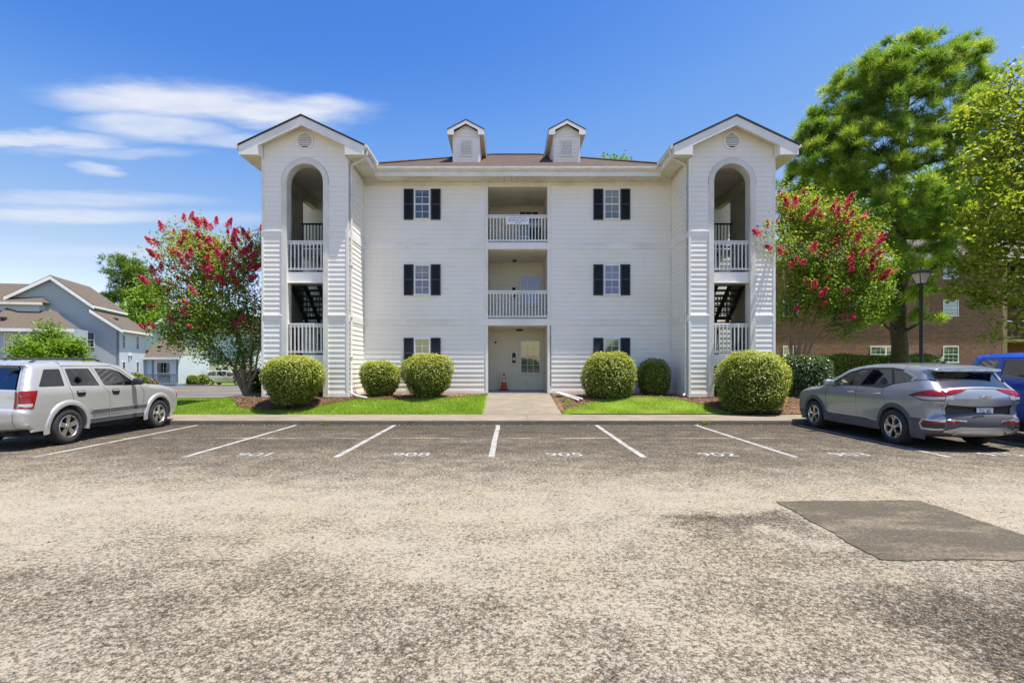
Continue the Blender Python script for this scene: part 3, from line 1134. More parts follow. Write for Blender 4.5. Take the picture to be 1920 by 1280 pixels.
def window(cx, z0, z1, w, y, parent=apt, cols=2, rows=2, back='dark_room', blind=None, name='window', N=-1, up=True, frame='white_frame'):
    """double-hung window standing proud of a wall at y, facing -y; local origin at the sill centre"""
    h = z1 - z0
    off = Vector((0, 0, 0))
    p = parent
    while p is not None:
        off += p.location
        p = p.parent
    g = thing(name, loc=Vector((cx, y, z0)) - off, parent=parent)
    f = .05
    mb = MB()
    a = w / 2
    mb.bbox(-a, -a + f, -.05, .0, 0, h, .005).bbox(a - f, a, -.05, .0, 0, h, .005).bbox(-a + f, a - f, -.05, .0, h - f, h, .005).bbox(-a - .02, a + .02, -.07, .0, -.02, f - .01, .005)
    mb.box(-a + f, a - f, -.042, -.006, h * .5 - .022, h * .5 + .022)
    mb.build('frame', M[frame], g, world=False)
    for s, (q0, q1) in enumerate(((f - .01, h * .5 - .022), (h * .5 + .022, h - f))):
        yy = -.020 if s == 0 else -.028
        MB().quad((-a + f, yy, q0), (a - f, yy, q0), (a - f, yy, q1), (-a + f, yy, q1)).build('pane', M['pane'], g, world=False)
        mb = MB()
        for c in range(1, cols):
            xx = -a + f + (w - 2 * f) * c / cols
            mb.box(xx - .008, xx + .008, yy - .008, yy - .001, q0, q1)
        for r_ in range(1, rows):
            zz = q0 + (q1 - q0) * r_ / rows
            mb.box(-a + f, a - f, yy - .0095, yy - .0025, zz - .008, zz + .008)
        if mb.v: mb.build('muntin', M[frame], g, world=False)
    MB().quad((-a + f, -.0065, 0), (a - f, -.0065, 0), (a - f, -.0065, h), (-a + f, -.0065, h)).build('backing', M[back], g, world=False)
    if blind:
        zb = h * (1 - blind) + f
        mb = MB()
        n = int((h - f - zb) / .045)
        for k in range(n):
            zz = zb + k * .045
            mb.quad((-a + f, -.012, zz), (a - f, -.012, zz), (a - f, -.009, zz + .04), (-a + f, -.009, zz + .04))
        mb.build('blind', M['blind'], g, world=False)
    return g


def shutter(cx, z0, z1, w, y, parent=apt):
    g = thing('shutter', loc=(cx - CX, y - FY, z0 - Z0), parent=parent)
    h = z1 - z0
    a = w / 2
    f = .045
    MB().bbox(-a, -a + f, -.04, 0, 0, h, .004).bbox(a - f, a, -.04, 0, 0, h, .004).bbox(-a + f, a - f, -.04, 0, h - f, h, .004).bbox(-a + f, a - f, -.04, 0, 0, f, .004).bbox(-a + f, a - f, -.04, 0, h * .5 - .03, h * .5 + .03, .004).build('frame', M['shutter'], g, world=False)
    mb = MB()
    for q0, q1 in ((f, h * .5 - .03), (h * .5 + .03, h - f)):
        n = int((q1 - q0) / .038)
        for k in range(n):
            zz = q0 + k * (q1 - q0) / n
            mb.quad((-a + f, -.03, zz), (a - f, -.03, zz), (a - f, -.008, zz + .036), (-a + f, -.008, zz + .036))
    mb.build('louvres', M['shutter'], g, world=False)
    MB().quad((-a + f, -.004, 0), (a - f, -.004, 0), (a - f, -.004, h), (-a + f, -.004, h)).build('backing', M['shutter'], g, world=False)


ROWS = [(1.50, 2.64), (4.24, 5.37), (7.05, 8.18)]
for sx in (-1, 1):
    for i, (z0, z1) in enumerate(ROWS):
        wx = .385 + sx * 3.53
        window(wx, z0, z1, .60, FY - .020, blind={(-1, 0): None, (-1, 1): .44, (-1, 2): .16, (1, 0): None, (1, 1): .5, (1, 2): .30}[sx, i], back={(-1, 0): 'blind', (1, 0): 'blind', (1, 2): 'curtain', (-1, 1): 'curtain'}.get((sx, i), 'dark_room'))
        for s in (-1, 1):
            shutter(wx + s * .505, z0 - .01, z1 + .01, .36, FY - .021)
# windows and gear at the back of the recess
window(.99, 1.28, 2.68, .86, BY - .02, cols=3, rows=2, back='curtain', blind=.5)
window(.99, 4.10, 5.38, .86, BY - .02, cols=3, rows=2, back='dark_room', blind=.5)
window(.92, 6.90, 8.07, .86, BY - .02, cols=3, rows=2, back='dark_room')
for z, fl in ((1.68, 1), (4.40, 1)):
    g = thing('extinguisher_cabinet', loc=(.30 - CX, BY - .02 - FY, z - Z0), parent=apt)
    MB().poly([(-.115, 0), (.115, 0), (.115, .50), (-.115, .50)], [[(-.075, .04), (.075, .04), (.075, .46), (-.075, .46)]], 'y', -.13, 0).build('box', M['trim'], g, world=False)
    MB().box(-.08, .08, -.012, -.004, .03, .47).build('liner', M['dark_room'], g, world=False)
    MB().lathe([(.0, .07), (.045, .075), (.05, .1), (.05, .31), (.035, .36), (.015, .38), (.015, .42), (0, .43)], (0, -.062, 0), 'z', 14).build('cylinder', M['red_paint'], g, world=False, smooth=True)
    MB().box(-.051, .051, -.115, -.11, .16, .26).build('tag', M['sign_white'], g, world=False)
MB().bbox(.40, .66, 20.9, 21.16, 3.03, 3.105, .01).build('ceiling_light', M['dark_drip'], apt)
MB().bbox(.25, .40, 20.9, 21.05, 5.86, 5.925, .01).build('ceiling_light', M['dark_drip'], apt)
MB().lathe([(.0, -.07), (.03, -.065), (.045, -.03), (.045, 0)], (-.46, BY - .03, 2.58), 'y', 12).build('camera_dome', M['dark_drip'], apt, smooth=True)
MB().bbox(.83, 1.0, BY - .05, BY - .01, .93, 1.10, .01).build('wall_vent', M['trim'], apt)

# --- stair towers
def tower(s):
    tcx = CX + s * (OUT + INN) / 2
    x0, x1 = tcx - (OUT - INN) / 2, tcx + (OUT - INN) / 2
    outer = x0 if s < 0 else x1
    inner = x1 if s < 0 else x0
    oh, sh, zs = .613, .785, 7.815           # opening half, surround half, spring line
    top = 9.70

    def arch(hw, z0, n=22):
        return [(tcx - hw, z0)] + [(tcx - hw * math.cos(t), zs + hw * math.sin(t)) for t in np.linspace(0, math.pi, n)] + [(tcx + hw, z0)]
    prof = [(x0, Z0 - .02), (tcx - oh - .02, Z0 - .02)] + arch(oh + .02, Z0 - .02)[1:-1] + [(tcx + oh + .02, Z0 - .02), (x1, Z0 - .02), (x1, top - .47 * (x1 - tcx)), (tcx, top), (x0, top - .47 * (x1 - tcx))]
    wall = MB()
    V2, T = cdt(prof)
    n = len(V2)
    wall.add([(p[0], TY, p[1]) for p in V2] + [(p[0], TY + .22, p[1]) for p in V2], [tuple(t) for t in T] + [tuple(i + n for i in t) for t in T])
    k = len(prof)
    wall.add([(p[0], TY, p[1]) for p in prof] + [(p[0], TY + .22, p[1]) for p in prof], [(i, (i + 1) % k, (i + 1) % k + k, i + k) for i in range(k)])
    wall = wall.build('tower_wall', M['siding'], apt)
    # pilaster boards left and right of the slot
    cp = .075
    for a, b in ((x0 + cp, tcx - sh + .01), (tcx + sh - .01, x1 - cp)):
        board_wall(a, b, TY, Z0 + .12, zs, wall)
        for z0, z1 in BANDS:
            MB().bbox(a - .0, b, TY - .028, TY + .01, z0, z1 - .06, .005).build('band_board', M['trim'], apt)
            MB().bbox(a - .02, b + .0, TY - .05, TY + .01, z1 - .06, z1, .006).build('band_cap', M['trim'], apt)
        MB().bbox(a - .0, b, TY - .03, TY + .01, Z0 - .02, Z0 + .12, .005).build('base_trim', M['trim'], apt)
    for c in (x0, x1):
        d = cp / 2 * (1 if c == x0 else -1)
        MB().box(c + d - cp / 2, c + d + cp / 2, TY - .033, TY + .01, Z0 - .02, 8.62).build('corner_post', M['trim'], apt)
    # boards beside and above the arch head, up into the gable
    z = zs
    while z < top - .05:
        p = PITCH
        lo, hi = x0 + cp, x1 - cp
        def lim(zz):
            q = (top - .02 - zz) / .47
            return (max(lo, tcx - q), min(hi, tcx + q))
        a, b = lim(z), lim(z + p)
        if b[1] - b[0] < .05 and a[1] - a[0] < .05:
            break
        if b[1] < b[0]: b = (tcx - .001, tcx + .001)
        h = z + p * .6 - zs
        segs = [(a, b)]
        if h < sh:
            q = math.sqrt(max(0, sh * sh - h * h)) - .02
            segs = [((a[0], tcx - q), (b[0], tcx - q)), ((tcx + q, a[1]), (tcx + q, b[1]))]
        for (s1, s2) in segs:
            me = boards_mesh(s1[1] - s1[0], p, w_top=s2[1] - s2[0], shift=s2[0] - s1[0])
            o = bpy.data.objects.new('siding_board', me)
            COL.objects.link(o)
            o.parent = wall
            o.location = (s1[0], TY, z)
            o.location = Vector(o.location) - wall.location - apt.location
        z += p
    # smooth surround of the tall slot
    po = arch(sh, Z0 - .02, 30)
    pi_ = arch(oh, Z0 - .02, 30)
    sur = MB()
    ring = po + pi_[::-1]
    V2, T = cdt(ring)
    for yy in (TY - .045,):
        sur.add([(p[0], yy, p[1]) for p in V2], [tuple(t) for t in T])
    sur.add([(p[0], TY - .045, p[1]) for p in po] + [(p[0], TY + .01, p[1]) for p in po], [(i, i + 1, i + 1 + len(po), i + len(po)) for i in range(len(po) - 1)])
    sur.add([(p[0], TY - .045, p[1]) for p in pi_] + [(p[0], TY + .34, p[1]) for p in pi_], [(i, i + 1, i + 1 + len(pi_), i + len(pi_)) for i in range(len(pi_) - 1)])
    sur.build('arch_surround', M['stucco'], apt, auto=40)
    po2 = arch(sh + .022, zs - .12, 30)
    hd = MB()
    for i in range(len(po2) - 1):
        a, b = po2[i], po2[i + 1]
        c, d = arch(sh - .002, zs - .12, 30)[i], arch(sh - .002, zs - .12, 30)[i + 1]
        hd.add([(a[0], TY - .03, a[1]), (b[0], TY - .03, b[1]), (d[0], TY - .03, d[1]), (c[0], TY - .03, c[1]), (a[0], TY, a[1]), (b[0], TY, b[1])], [(0, 1, 2, 3), (0, 4, 5, 1)])
    hd.build('arch_edge', M['utility_grey'], apt)
    # landings: panel across the slot and rail above it
    for zl in (1.98, 4.79):
        MB().box(tcx - oh + .001, tcx + oh - .001, TY + .07, TY + .2, zl - .34, zl - .0).build('landing_panel', M['trim'], apt)
        MB().box(tcx - oh + .001, tcx + oh - .001, TY + .05, TY + .21, zl - .37, zl - .341).build('landing_trim', M['trim'], apt)
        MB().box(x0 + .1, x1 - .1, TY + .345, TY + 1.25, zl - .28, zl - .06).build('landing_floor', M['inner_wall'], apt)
        railing(tcx - oh + .005, tcx + oh - .005, TY + .1, zl + .03, zl + 1.07, 9)
    # enclosing walls, breezeway floors, far wall
    oy = 20.4
    bw = 21.3
    wo = (x0, x0 + .16) if s < 0 else (x1 - .16, x1)
    wi = (x1 - .14, x1) if s < 0 else (x0, x0 + .14)
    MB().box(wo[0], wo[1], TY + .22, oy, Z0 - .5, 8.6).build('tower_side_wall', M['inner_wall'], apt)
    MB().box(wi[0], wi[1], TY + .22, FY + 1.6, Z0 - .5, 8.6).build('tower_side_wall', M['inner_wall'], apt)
    mb = MB()
    U = (0, 1, 0)
    zl_ = [(Z0 + .1, 3.11), (3.34, 5.95), (6.18, 8.47)]
    for a, b in zl_:
        lap_poly(mb, [(TY + .04, a), (FY - .05, a), (FY - .05, b), (TY + .04, b)], (inner, 0, 0), U, (-s, 0, 0))
        lap_poly(mb, [(TY + .04, a), (oy, a), (oy, b), (TY + .04, b)], (outer, 0, 0), U, (s, 0, 0))
    o = mb.build('tower_side_siding', M['siding'], apt)
    o['kind'] = 'stuff'
    for z0, z1 in BANDS:
        xx = sorted((inner - s * .03, inner))
        MB().box(xx[0], xx[1], TY + .035, FY - .045, z0, z1).build('band_board', M['trim'], apt)
        xx = sorted((outer + s * .03, outer))
        MB().box(xx[0], xx[1], TY + .035, oy, z0, z1).build('band_board', M['trim'], apt)
    xx = sorted((inner - s * .03, inner))
    MB().box(xx[0], xx[1], TY + .035, FY - .035, Z0 - .02, Z0 + .1).build('base_trim', M['trim'], apt)
    for zf in FLO:
        MB().box(x0 + .0, x1 - .15, 20.12, 23.2, zf - .2, zf).build('breezeway_floor', M['inner_wall'], apt)
    ba, bb = sorted((outer + s * .45, outer - s * 1.75))
    mb = MB()
    lap_poly(mb, [(ba, Z0), (bb, Z0), (bb, 8.5), (ba, 8.5)], (0, bw, 0), (1, 0, 0), (0, -1, 0), .2)
    lap_poly(mb, [(x0, Z0), (x1, Z0), (x1, 8.5), (x0, 8.5)], (0, 23.2, 0), (1, 0, 0), (0, -1, 0), .2)
    o = mb.build('breezeway_siding', M['siding'], apt)
    o['kind'] = 'stuff'
    MB().box(ba, bb, bw + .001, bw + .15, 0, 8.6).box(x0, x1, 23.21, 23.4, 0, 8.6).box(*sorted((outer, outer - s * .15)), 23.41, 30, 0, 8.6).build('rear_wall', M['siding'], apt)
    mb = MB()
    for i in range(14):
        mb.box(x0 + .17, x1 - .15, TY + .35 + i * .42, TY + .35 + i * .42 + .41, 8.46, 8.5)
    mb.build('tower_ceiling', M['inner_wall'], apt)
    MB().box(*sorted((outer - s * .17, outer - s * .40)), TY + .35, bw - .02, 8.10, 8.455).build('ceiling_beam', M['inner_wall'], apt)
    # flights: floor -> landing on the outer side, landing -> floor on the inner side
    xa = sorted((outer - s * .42, outer - s * 1.45))
    xb = sorted((outer - s * 1.56, outer - s * 2.6))
    for zf, zl in ((FLO[0], 1.95), (FLO[1], 4.76)):
        flight(xa, 20.12, zf, 18.5, zl)
        flight(xb, 18.5, zl, 20.12, zl + 1.40)
    for zf in FLO[1:]:
        g = thing('stair_guard', loc=(0, 0, 0), parent=apt)
        g.location = (x0 + .2 - CX, 20.16 - FY, zf - Z0)
        w = x1 - x0 - .4
        MB().box(0, w, -.03, .03, .98, 1.04).box(0, w, -.02, .02, .08, .14).build('top_rail', M['stair_steel'], g, world=False)
        bm = MB().box(-.015, .015, -.015, .015, .10, .98).mesh('baluster')
        bm.materials.append(M['stair_steel'])
        for i in range(20):
            if 5 < i < 18 and False: continue
            o = bpy.data.objects.new('baluster', bm)
            COL.objects.link(o)
            o.parent = g
            o.location = ((i + .5) * w / 20, 0, 0)
    # gable roof
    rz, ez, hw, fy, by = 9.90, 8.93, 2.06, TY - .36, 26.0
    ez = rz - hw * .47
    rf = MB()
    th = .035
    for sg in (-1, 1):
        e = tcx + sg * hw
        rf.add([(tcx, fy, rz), (e, fy, ez), (e, by, ez), (tcx, by, rz), (tcx, fy, rz - .05), (e, fy, ez - .05), (e, by, ez - .05), (tcx, by, rz - .05)],
               [(0, 1, 2, 3), (4, 5, 6, 7), (1, 2, 6, 5), (2, 3, 7, 6)])
    rf.build('tower_roof', M['roof_brown'], apt)
    ed = MB()
    for sg in (-1, 1):
        e = tcx + sg * (hw + .03)
        ze = rz - (hw + .03) * .47
        ed.add([(tcx, fy - .03, rz + .035), (e, fy - .03, ze + .03), (e, fy - .03, ze - .015), (tcx, fy - .03, rz - .025), (tcx, fy + .2, rz + .035), (e, fy + .2, ze + .03), (e, fy + .2, ze - .015), (tcx, fy + .2, rz - .025)],
               [(0, 1, 2, 3), (0, 1, 5, 4), (1, 2, 6, 5), (2, 3, 7, 6)])
    ed.build('shingle_edge', M['roof_edge'], apt)
    ra = MB()
    D1 = .30
    for sg in (-1, 1):
        e = tcx + sg * hw
        w_ = tcx + sg * ((OUT - INN) / 2 - .02)
        poly = [(tcx, rz - .03), (e, ez - .03), (e, 8.60), (w_, 8.60), (w_, rz - abs(w_ - tcx) * .47 - D1 - .02), (tcx, rz - D1 - .02)]
        V2, T = cdt(poly)
        n = len(V2)
        ra.add([(p[0], fy, p[1]) for p in V2] + [(p[0], fy + .05, p[1]) for p in V2], [tuple(t) for t in T] + [tuple(i + n for i in t) for t in T])
        k = len(poly)
        ra.add([(p[0], fy, p[1]) for p in poly] + [(p[0], fy + .05, p[1]) for p in poly], [(i, (i + 1) % k, (i + 1) % k + k, i + k) for i in range(k)])
        # return box and sloped soffit behind the rake
        xx = sorted((w_, w_ - sg * .03))
        ra.box(xx[0], xx[1], fy + .05, TY - .02, 8.60, rz - abs(w_ - tcx) * .47 - .1)
    ra.build('rake_board', M['trim'], apt)
    sf = MB()
    for sg in (-1, 1):
        w_ = tcx + sg * (OUT - INN) / 2
        e = tcx + sg * hw
        zz = lambda xq: rz - abs(xq - tcx) * .47 - .2
        sf.add([(tcx, fy + .05, zz(tcx)), (w_, fy + .05, zz(w_)), (w_, TY, zz(w_)), (tcx, TY, zz(tcx))], [(0, 1, 2, 3)])
        xx = sorted((e - sg * .02, w_ + sg * .002))
        yend = 22.5 if sg == s else FY - .52
        nn = int((yend - fy - .05) / .25)
        for i in range(nn):
            sf.box(xx[0], xx[1], fy + .051 + i * .25, fy + .051 + i * .25 + .243, 8.605 if i % 2 else 8.608, 8.64)
    sf.build('soffit', M['soffit'], apt)
    # gutters along the eaves
    for sg in (-1, 1):
        e = tcx + sg * hw
        yend = 24.0 if sg == s else FY - .58
        xx = sorted((e - sg * .0, e + sg * .11))
        MB().prism([(xx[0], ez + .01), (xx[0], ez - .11), (xx[0] + (.03 if sg > 0 else 0), ez - .13), (xx[1] - (0 if sg > 0 else .0), ez - .13 if sg < 0 else ez - .06), (xx[1], ez + .01)], 'y', fy + .02, yend).build('gutter', M['gutter'], apt)
        MB().box(*sorted((e - sg * .02, e - sg * .001)), fy + .05, yend, 8.60, ez - .02).build('fascia', M['trim'], apt)
    # downspout on the inner corner
    xq = inner - s * .055
    e = tcx - s * hw - s * .05
    zb = .66
    dn = MB()
    pts = [(e, TY - .12, ez - .1), (e, TY - .12, ez - .24), (e + s * .12, TY - .02, ez - .34), (xq - s * .03, TY + .10, 8.42), (xq, TY + .12, 8.25), (xq, TY + .12, zb + .15), (xq - s * .02, TY + .08, zb + .03)]
    if s < 0: pts += [(xq + .25, TY - .10, zb - .06), (xq + .62, TY - .2, zb - .12)]
    else: pts += [(xq - .12, TY - .02, zb - .05)]
    dn.tube(pts, .042, 8)
    dn.build('downspout', M['gutter'], apt, auto=45)
    for zq in (1.9, 3.25, 5.0, 6.7):
        MB().box(xq - .055, xq + .055, TY + .07, TY + .17, zq, zq + .03).build('pipe_strap', M['gutter'], apt)
    # round louvre in the gable
    g = thing('gable_vent', loc=(tcx - CX, TY - FY, 9.20 - Z0), parent=apt)
    MB().lathe([(.30, 0), (.30, -.045), (.285, -.06), (.245, -.06), (.235, -.045), (.235, 0)], (0, -.0, 0), 'y', 36).build('ring', M['trim'], g, world=False, auto=40)
    MB().lathe([(.24, -.022), (.0, -.022)], (0, 0, 0), 'y', 30).build('backing', M['soffit'], g, world=False)
    for k in range(7):
        zz = -.19 + k * .058
        q = math.sqrt(.237 ** 2 - (zz + .02) ** 2)
        MB().add([(-q, -.055, zz), (q, -.055, zz), (q, -.026, zz + .05), (-q, -.026, zz + .05), (-q, -.045, zz - .004), (q, -.045, zz - .004)], [(0, 1, 2, 3), (4, 5, 1, 0)]).build('louvre', M['trim'], g, world=False)


def flight(xr, y0, z0, y1, z1):
    """open steel flight from (y0, z0) up to (y1, z1)"""
    g = thing('stair_flight', loc=(xr[0] - CX, y0 - FY, z0 - Z0), parent=apt)
    w = xr[1] - xr[0]
    L, Hh = y1 - y0, z1 - z0
    sl_ = []
    for xx in (0, w / 2 - .03, w - .06):
        d = .12
        MB().add([(xx, 0, .04), (xx, L, Hh + .04), (xx, L, Hh - .22), (xx, 0, -.22), (xx + .06, 0, .04), (xx + .06, L, Hh + .04), (xx + .06, L, Hh - .22), (xx + .06, 0, -.22)],
                 [(0, 1, 2, 3), (4, 5, 6, 7), (0, 1, 5, 4), (3, 2, 6, 7), (1, 2, 6, 5), (0, 3, 7, 4)]).build('stringer', M['stair_steel'], g, world=False)
    n = 8
    for k in range(1, n):
        y, z = L * k / n, Hh * k / n
        sg = 1 if L > 0 else -1
        yy = sorted((y - sg * .13, y + sg * .13))
        MB().box(.061, w - .061, yy[0], yy[1], z - .05, z).build('tread', M['stair_steel'], g, world=False)
    for xx in (.03, w - .03):
        mb = MB()
        mb.tube([(xx, 0, .95), (xx, L, Hh + .95)], .022, 6)
        for k in range(0, 13):
            y, z = L * k / 12, Hh * k / 12
            mb.box(xx - .012, xx + .012, y - .012, y + .012, z + .02, z + .95)
        mb.build('handrail', M['stair_steel'], g, world=False)


tower(-1)
tower(1)

# --- main roof: hip, eave, gutter
EY, EZ, RZ, RY, SL = FY - .58, 8.77, 11.47, 24.0, .49
e0, e1 = CX - 6.75, CX + 6.75
r0, r1 = CX - 1.13, CX + 1.13
BYY = 2 * RY - EY
mr_ = MB()
mr_.add([(e0, EY, EZ), (e1, EY, EZ), (r1, RY, RZ), (r0, RY, RZ), (e1, BYY, EZ), (e0, BYY, EZ)], [(0, 1, 2, 3), (1, 4, 2), (4, 5, 3, 2), (5, 0, 3)])
mr_.build('roof', M['roof_brown'], apt)
MB().tube([(r0 - .05, RY, RZ + .01), (r1 + .05, RY, RZ + .01)], .06, 6).tube([(e0 + 1, EY + 1 * .97, EZ + .5), (r0, RY, RZ + .01)], .05, 6).tube([(e1 - 1, EY + 1 * .97, EZ + .5), (r1, RY, RZ + .01)], .05, 6).build('ridge_cap', M['roof_brown'], apt)
MB().box(CX - OUT + .2, CX + OUT - .2, 23.45, BYY - .3, 0, 8.6).build('rear_block', M['siding'], apt)
g0, g1 = LX + .57, RX - .57
MB().prism([(EY - .0, EZ + .01), (EY - .115, EZ + .01), (EY - .115, EZ - .05), (EY - .08, EZ - .10), (EY - .07, EZ - .13), (EY - .0, EZ - .13)], 'x', g0 - .1, g1 + .1).build('gutter', M['gutter'], apt)
MB().box(g0 - .02, g1 + .02, EY + .002, EY + .03, ZE, EZ - .02).build('fascia', M['trim'], apt)
mb = MB()
k = 0
x = g0
while x < g1:
    mb.box(x, min(x + .24, g1), EY + .031, FY - .001, ZE + (0.0 if k % 2 else .003), ZE + .03)
    x += .247
    k += 1
mb.build('soffit', M['soffit'], apt)


for sg_, xw in ((-1, LX), (1, RX)):
    a, b = sorted((xw, xw - sg_ * .62))
    MB().box(a, b, EY - .02, FY - .0015, 8.604, 8.64).build('soffit', M['soffit'], apt)
    a, b = sorted((xw - sg_ * .56, xw - sg_ * .585))
    MB().box(a, b, EY - .0, FY - .002, ZE + .001, 8.603).build('fascia', M['trim'], apt)
    a, b = sorted((xw + sg_ * .1, xw - sg_ * .62))
    MB().box(a, b, FY - .0012, FY + .19, ZE - .001, 8.66).build('frieze_board', M['trim'], apt)


# --- dormers
def dormer(cx):
    y = 20.5
    zb = EZ + (y - EY) * SL - .02
    hw, ze, za, fy = .535, 10.86, 11.39, y - .2
    g = thing('dormer', loc=(cx - CX, y - FY, zb - Z0), parent=apt)
    zr = za - .12
    prof = [(-hw, zb - .1), (hw, zb - .1), (hw, ze + .06), (0, zr - .02), (-hw, ze + .06)]
    yb = EY + (ze + .3 - EZ) / SL + .3
    MB().prism([(cx + a, b) for a, b in prof], 'y', y, yb).build('cheek_wall', M['siding'], g)
    lap = MB()
    lap_poly(lap, [(-hw + .05, zb), (hw - .05, zb), (hw - .05, ze), (0, zr - .03), (-hw + .05, ze)], (cx, y, 0), (1, 0, 0), (0, -1, 0), .13, proud=.016)
    lap.build('front_siding', M['siding'], g)
    mb = MB()
    for sg in (-1, 1):
        c = cx + sg * (hw - .03)
        mb.box(c - .032, c + .032, y - .026, y + .002, zb - .02, ze)
    mb.build('corner_post', M['trim'], g)
    ow = .74
    slp = (za - 11.0) / ow
    rf = MB()
    for sg in (-1, 1):
        e = cx + sg * ow
        yr = EY + (za - EZ) / SL
        ye = EY + (za - slp * ow - EZ) / SL
        rf.add([(cx, fy, za), (e, fy, za - slp * ow), (e, ye + .1, za - slp * ow), (cx, yr + .1, za), (cx, fy, za - .045), (e, fy, za - slp * ow - .045), (e, ye + .1, za - slp * ow - .045), (cx, yr + .1, za - .045)],
               [(0, 1, 2, 3), (4, 5, 6, 7), (0, 1, 5, 4), (1, 2, 6, 5)])
    rf.build('dormer_roof', M['roof_edge'], g)
    ra, sf = MB(), MB()
    for sg in (-1, 1):
        e = cx + sg * (ow - .01)
        w_ = cx + sg * (hw - .06)
        zz = lambda q: za - .046 - slp * abs(q - cx)
        poly = [(cx, zz(cx)), (e, zz(e)), (e, zz(e) - .19), (w_, zz(e) - .19), (w_, zz(w_) - .13), (cx, zz(cx) - .13)]
        V2, T = cdt(poly)
        n = len(V2)
        ra.add([(p[0], fy + .005, p[1]) for p in V2], [tuple(t) for t in T])
        kk = len(poly)
        ra.add([(p[0], fy + .005, p[1]) for p in poly] + [(p[0], fy + .05, p[1]) for p in poly], [(i, (i + 1) % kk, (i + 1) % kk + kk, i + kk) for i in range(kk)])
        zs_ = zz(e) - .19
        ra.box(*sorted((e, e - sg * .02)), fy + .05, EY + (zs_ - EZ) / SL + .2, zs_ + .0, zz(e) - .002)
        sf.box(*sorted((e - sg * .021, cx + sg * (hw + .001))), fy + .051, EY + (zs_ - EZ) / SL + .3, zs_ + .012, zs_ + .03)
    ra.build('rake_board', M['trim'], g)
    sf.build('soffit', M['soffit'], g)
    v = MB()
    vz0, vz1, vw = zb + .30, zb + .92, .21
    v.bbox(cx - vw - .05, cx - vw, y - .05, y, vz0, vz1, .004).bbox(cx + vw, cx + vw + .05, y - .05, y, vz0, vz1, .004).bbox(cx - vw, cx + vw, y - .05, y, vz1 - .05, vz1, .004).bbox(cx - vw - .06, cx + vw + .06, y - .06, y, vz0 - .05, vz0, .004)
    v.build('vent_frame', M['trim'], g)
    MB().quad((cx - vw, y - .0175, vz0), (cx + vw, y - .0175, vz0), (cx + vw, y - .0175, vz1), (cx - vw, y - .0175, vz1)).build('vent_backing', M['soffit'], g)
    for k in range(9):
        zz_ = vz0 + .01 + k * .062
        MB().add([(cx - vw, y - .048, zz_), (cx + vw, y - .048, zz_), (cx + vw, y - .02, zz_ + .052), (cx - vw, y - .02, zz_ + .052), (cx - vw, y - .04, zz_ - .004), (cx + vw, y - .04, zz_ - .004)], [(0, 1, 2, 3), (4, 5, 1, 0)]).build('louvre', M['trim'], g)


dormer(CX - 2.02)
dormer(CX + 2.0)

# --- things in and on the recess
sg = thing('building_sign', 'white sign with dark lettering on the top balcony railing', 'sign', (.40, FY - .045, 6.86))
MB().bbox(-.44, .44, -.012, .0, -.0, .31, .003).build('panel', M['sign_white'], sg, world=False)
text_mesh('lettering', 'Golf Villas at Bay Tree', .085, M['sign_ink'], sg, (0, -.0135, .25), (R(90), 0, 0), shear=.3, sx=.85)
text_mesh('lettering', '4250 VILLA DR. - BLDG. 9', .088, M['sign_ink'], sg, (0, -.0135, .155), (R(90), 0, 0), sx=.72, bold=.001)
text_mesh('lettering', '901-928', .085, M['sign_ink'], sg, (.02, -.0135, .062), (R(90), 0, 0), sx=.75)

cn = thing('traffic_cone', 'orange traffic cone with two white bands in the entry', 'cone', (-.11, 20.95, .602))
MB().bbox(-.19, .19, -.19, .19, 0, .035, .01).build('base', M['rubber'], cn, world=False)
MB().lathe([(.145, .036), (.135, .06), (.088, .34), (.0875, .345)], (0, 0, 0), 'z', 24).lathe([(.0725, .435), (.067, .47), (.0665, .475)], (0, 0, 0), 'z', 24).lathe([(.049, .58), (.03, .69), (.022, .71), (0, .712)], (0, 0, 0), 'z', 24).build('body', M['cone_orange'], cn, world=False, auto=50)
MB().lathe([(.0875, .345), (.0725, .435)], (0, 0, 0), 'z', 24).lathe([(.0665, .475), (.049, .58)], (0, 0, 0), 'z', 24).build('reflective_band', M['cone_white'], cn, world=False, auto=50)

ch = thing('balcony_chair', 'dark folding chair behind the top balcony railing', 'chair', (1.15, 20.2, 6.172))
mb = MB()
for sx in (-.24, .24):
    mb.tube([(sx, -.2, 0), (sx, .2, .46), (sx, .28, .95)], .013, 6).tube([(sx, .22, 0), (sx, -.2, .46), (sx, -.2, .62), (sx, .24, .64)], .013, 6)
mb.build('frame', M['lamp_black'], ch, world=False)
MB().bbox(-.24, .24, -.2, .2, .44, .465, .008).build('seat', M['lamp_black'], ch, world=False)
MB().add([(-.24, .22, .52), (.24, .22, .52), (.24, .29, .96), (-.24, .29, .96), (-.24, .24, .52), (.24, .24, .52), (.24, .31, .96), (-.24, .31, .96)], [(0, 1, 2, 3), (4, 5, 6, 7), (0, 1, 5, 4), (2, 3, 7, 6), (1, 2, 6, 5), (0, 3, 7, 4)]).build('backrest', M['lamp_black'], ch, world=False)
co = thing('cooler_box', 'pale blue cooler box on the top balcony beside the chair', 'cooler', (.62, 20.2, 6.172))
MB().bbox(-.26, .26, -.2, .2, 0, .44, .02).build('body', M['cooler_blue'], co, world=False)
MB().bbox(-.27, .27, -.21, .21, .442, .52, .02).build('lid', M['sign_white'], co, world=False)
MB().tube([(-.27, -.2, .36), (-.28, -.23, .40), (.28, -.23, .40), (.27, -.2, .36)], .012, 6).build('handle', M['sign_white'], co, world=False)
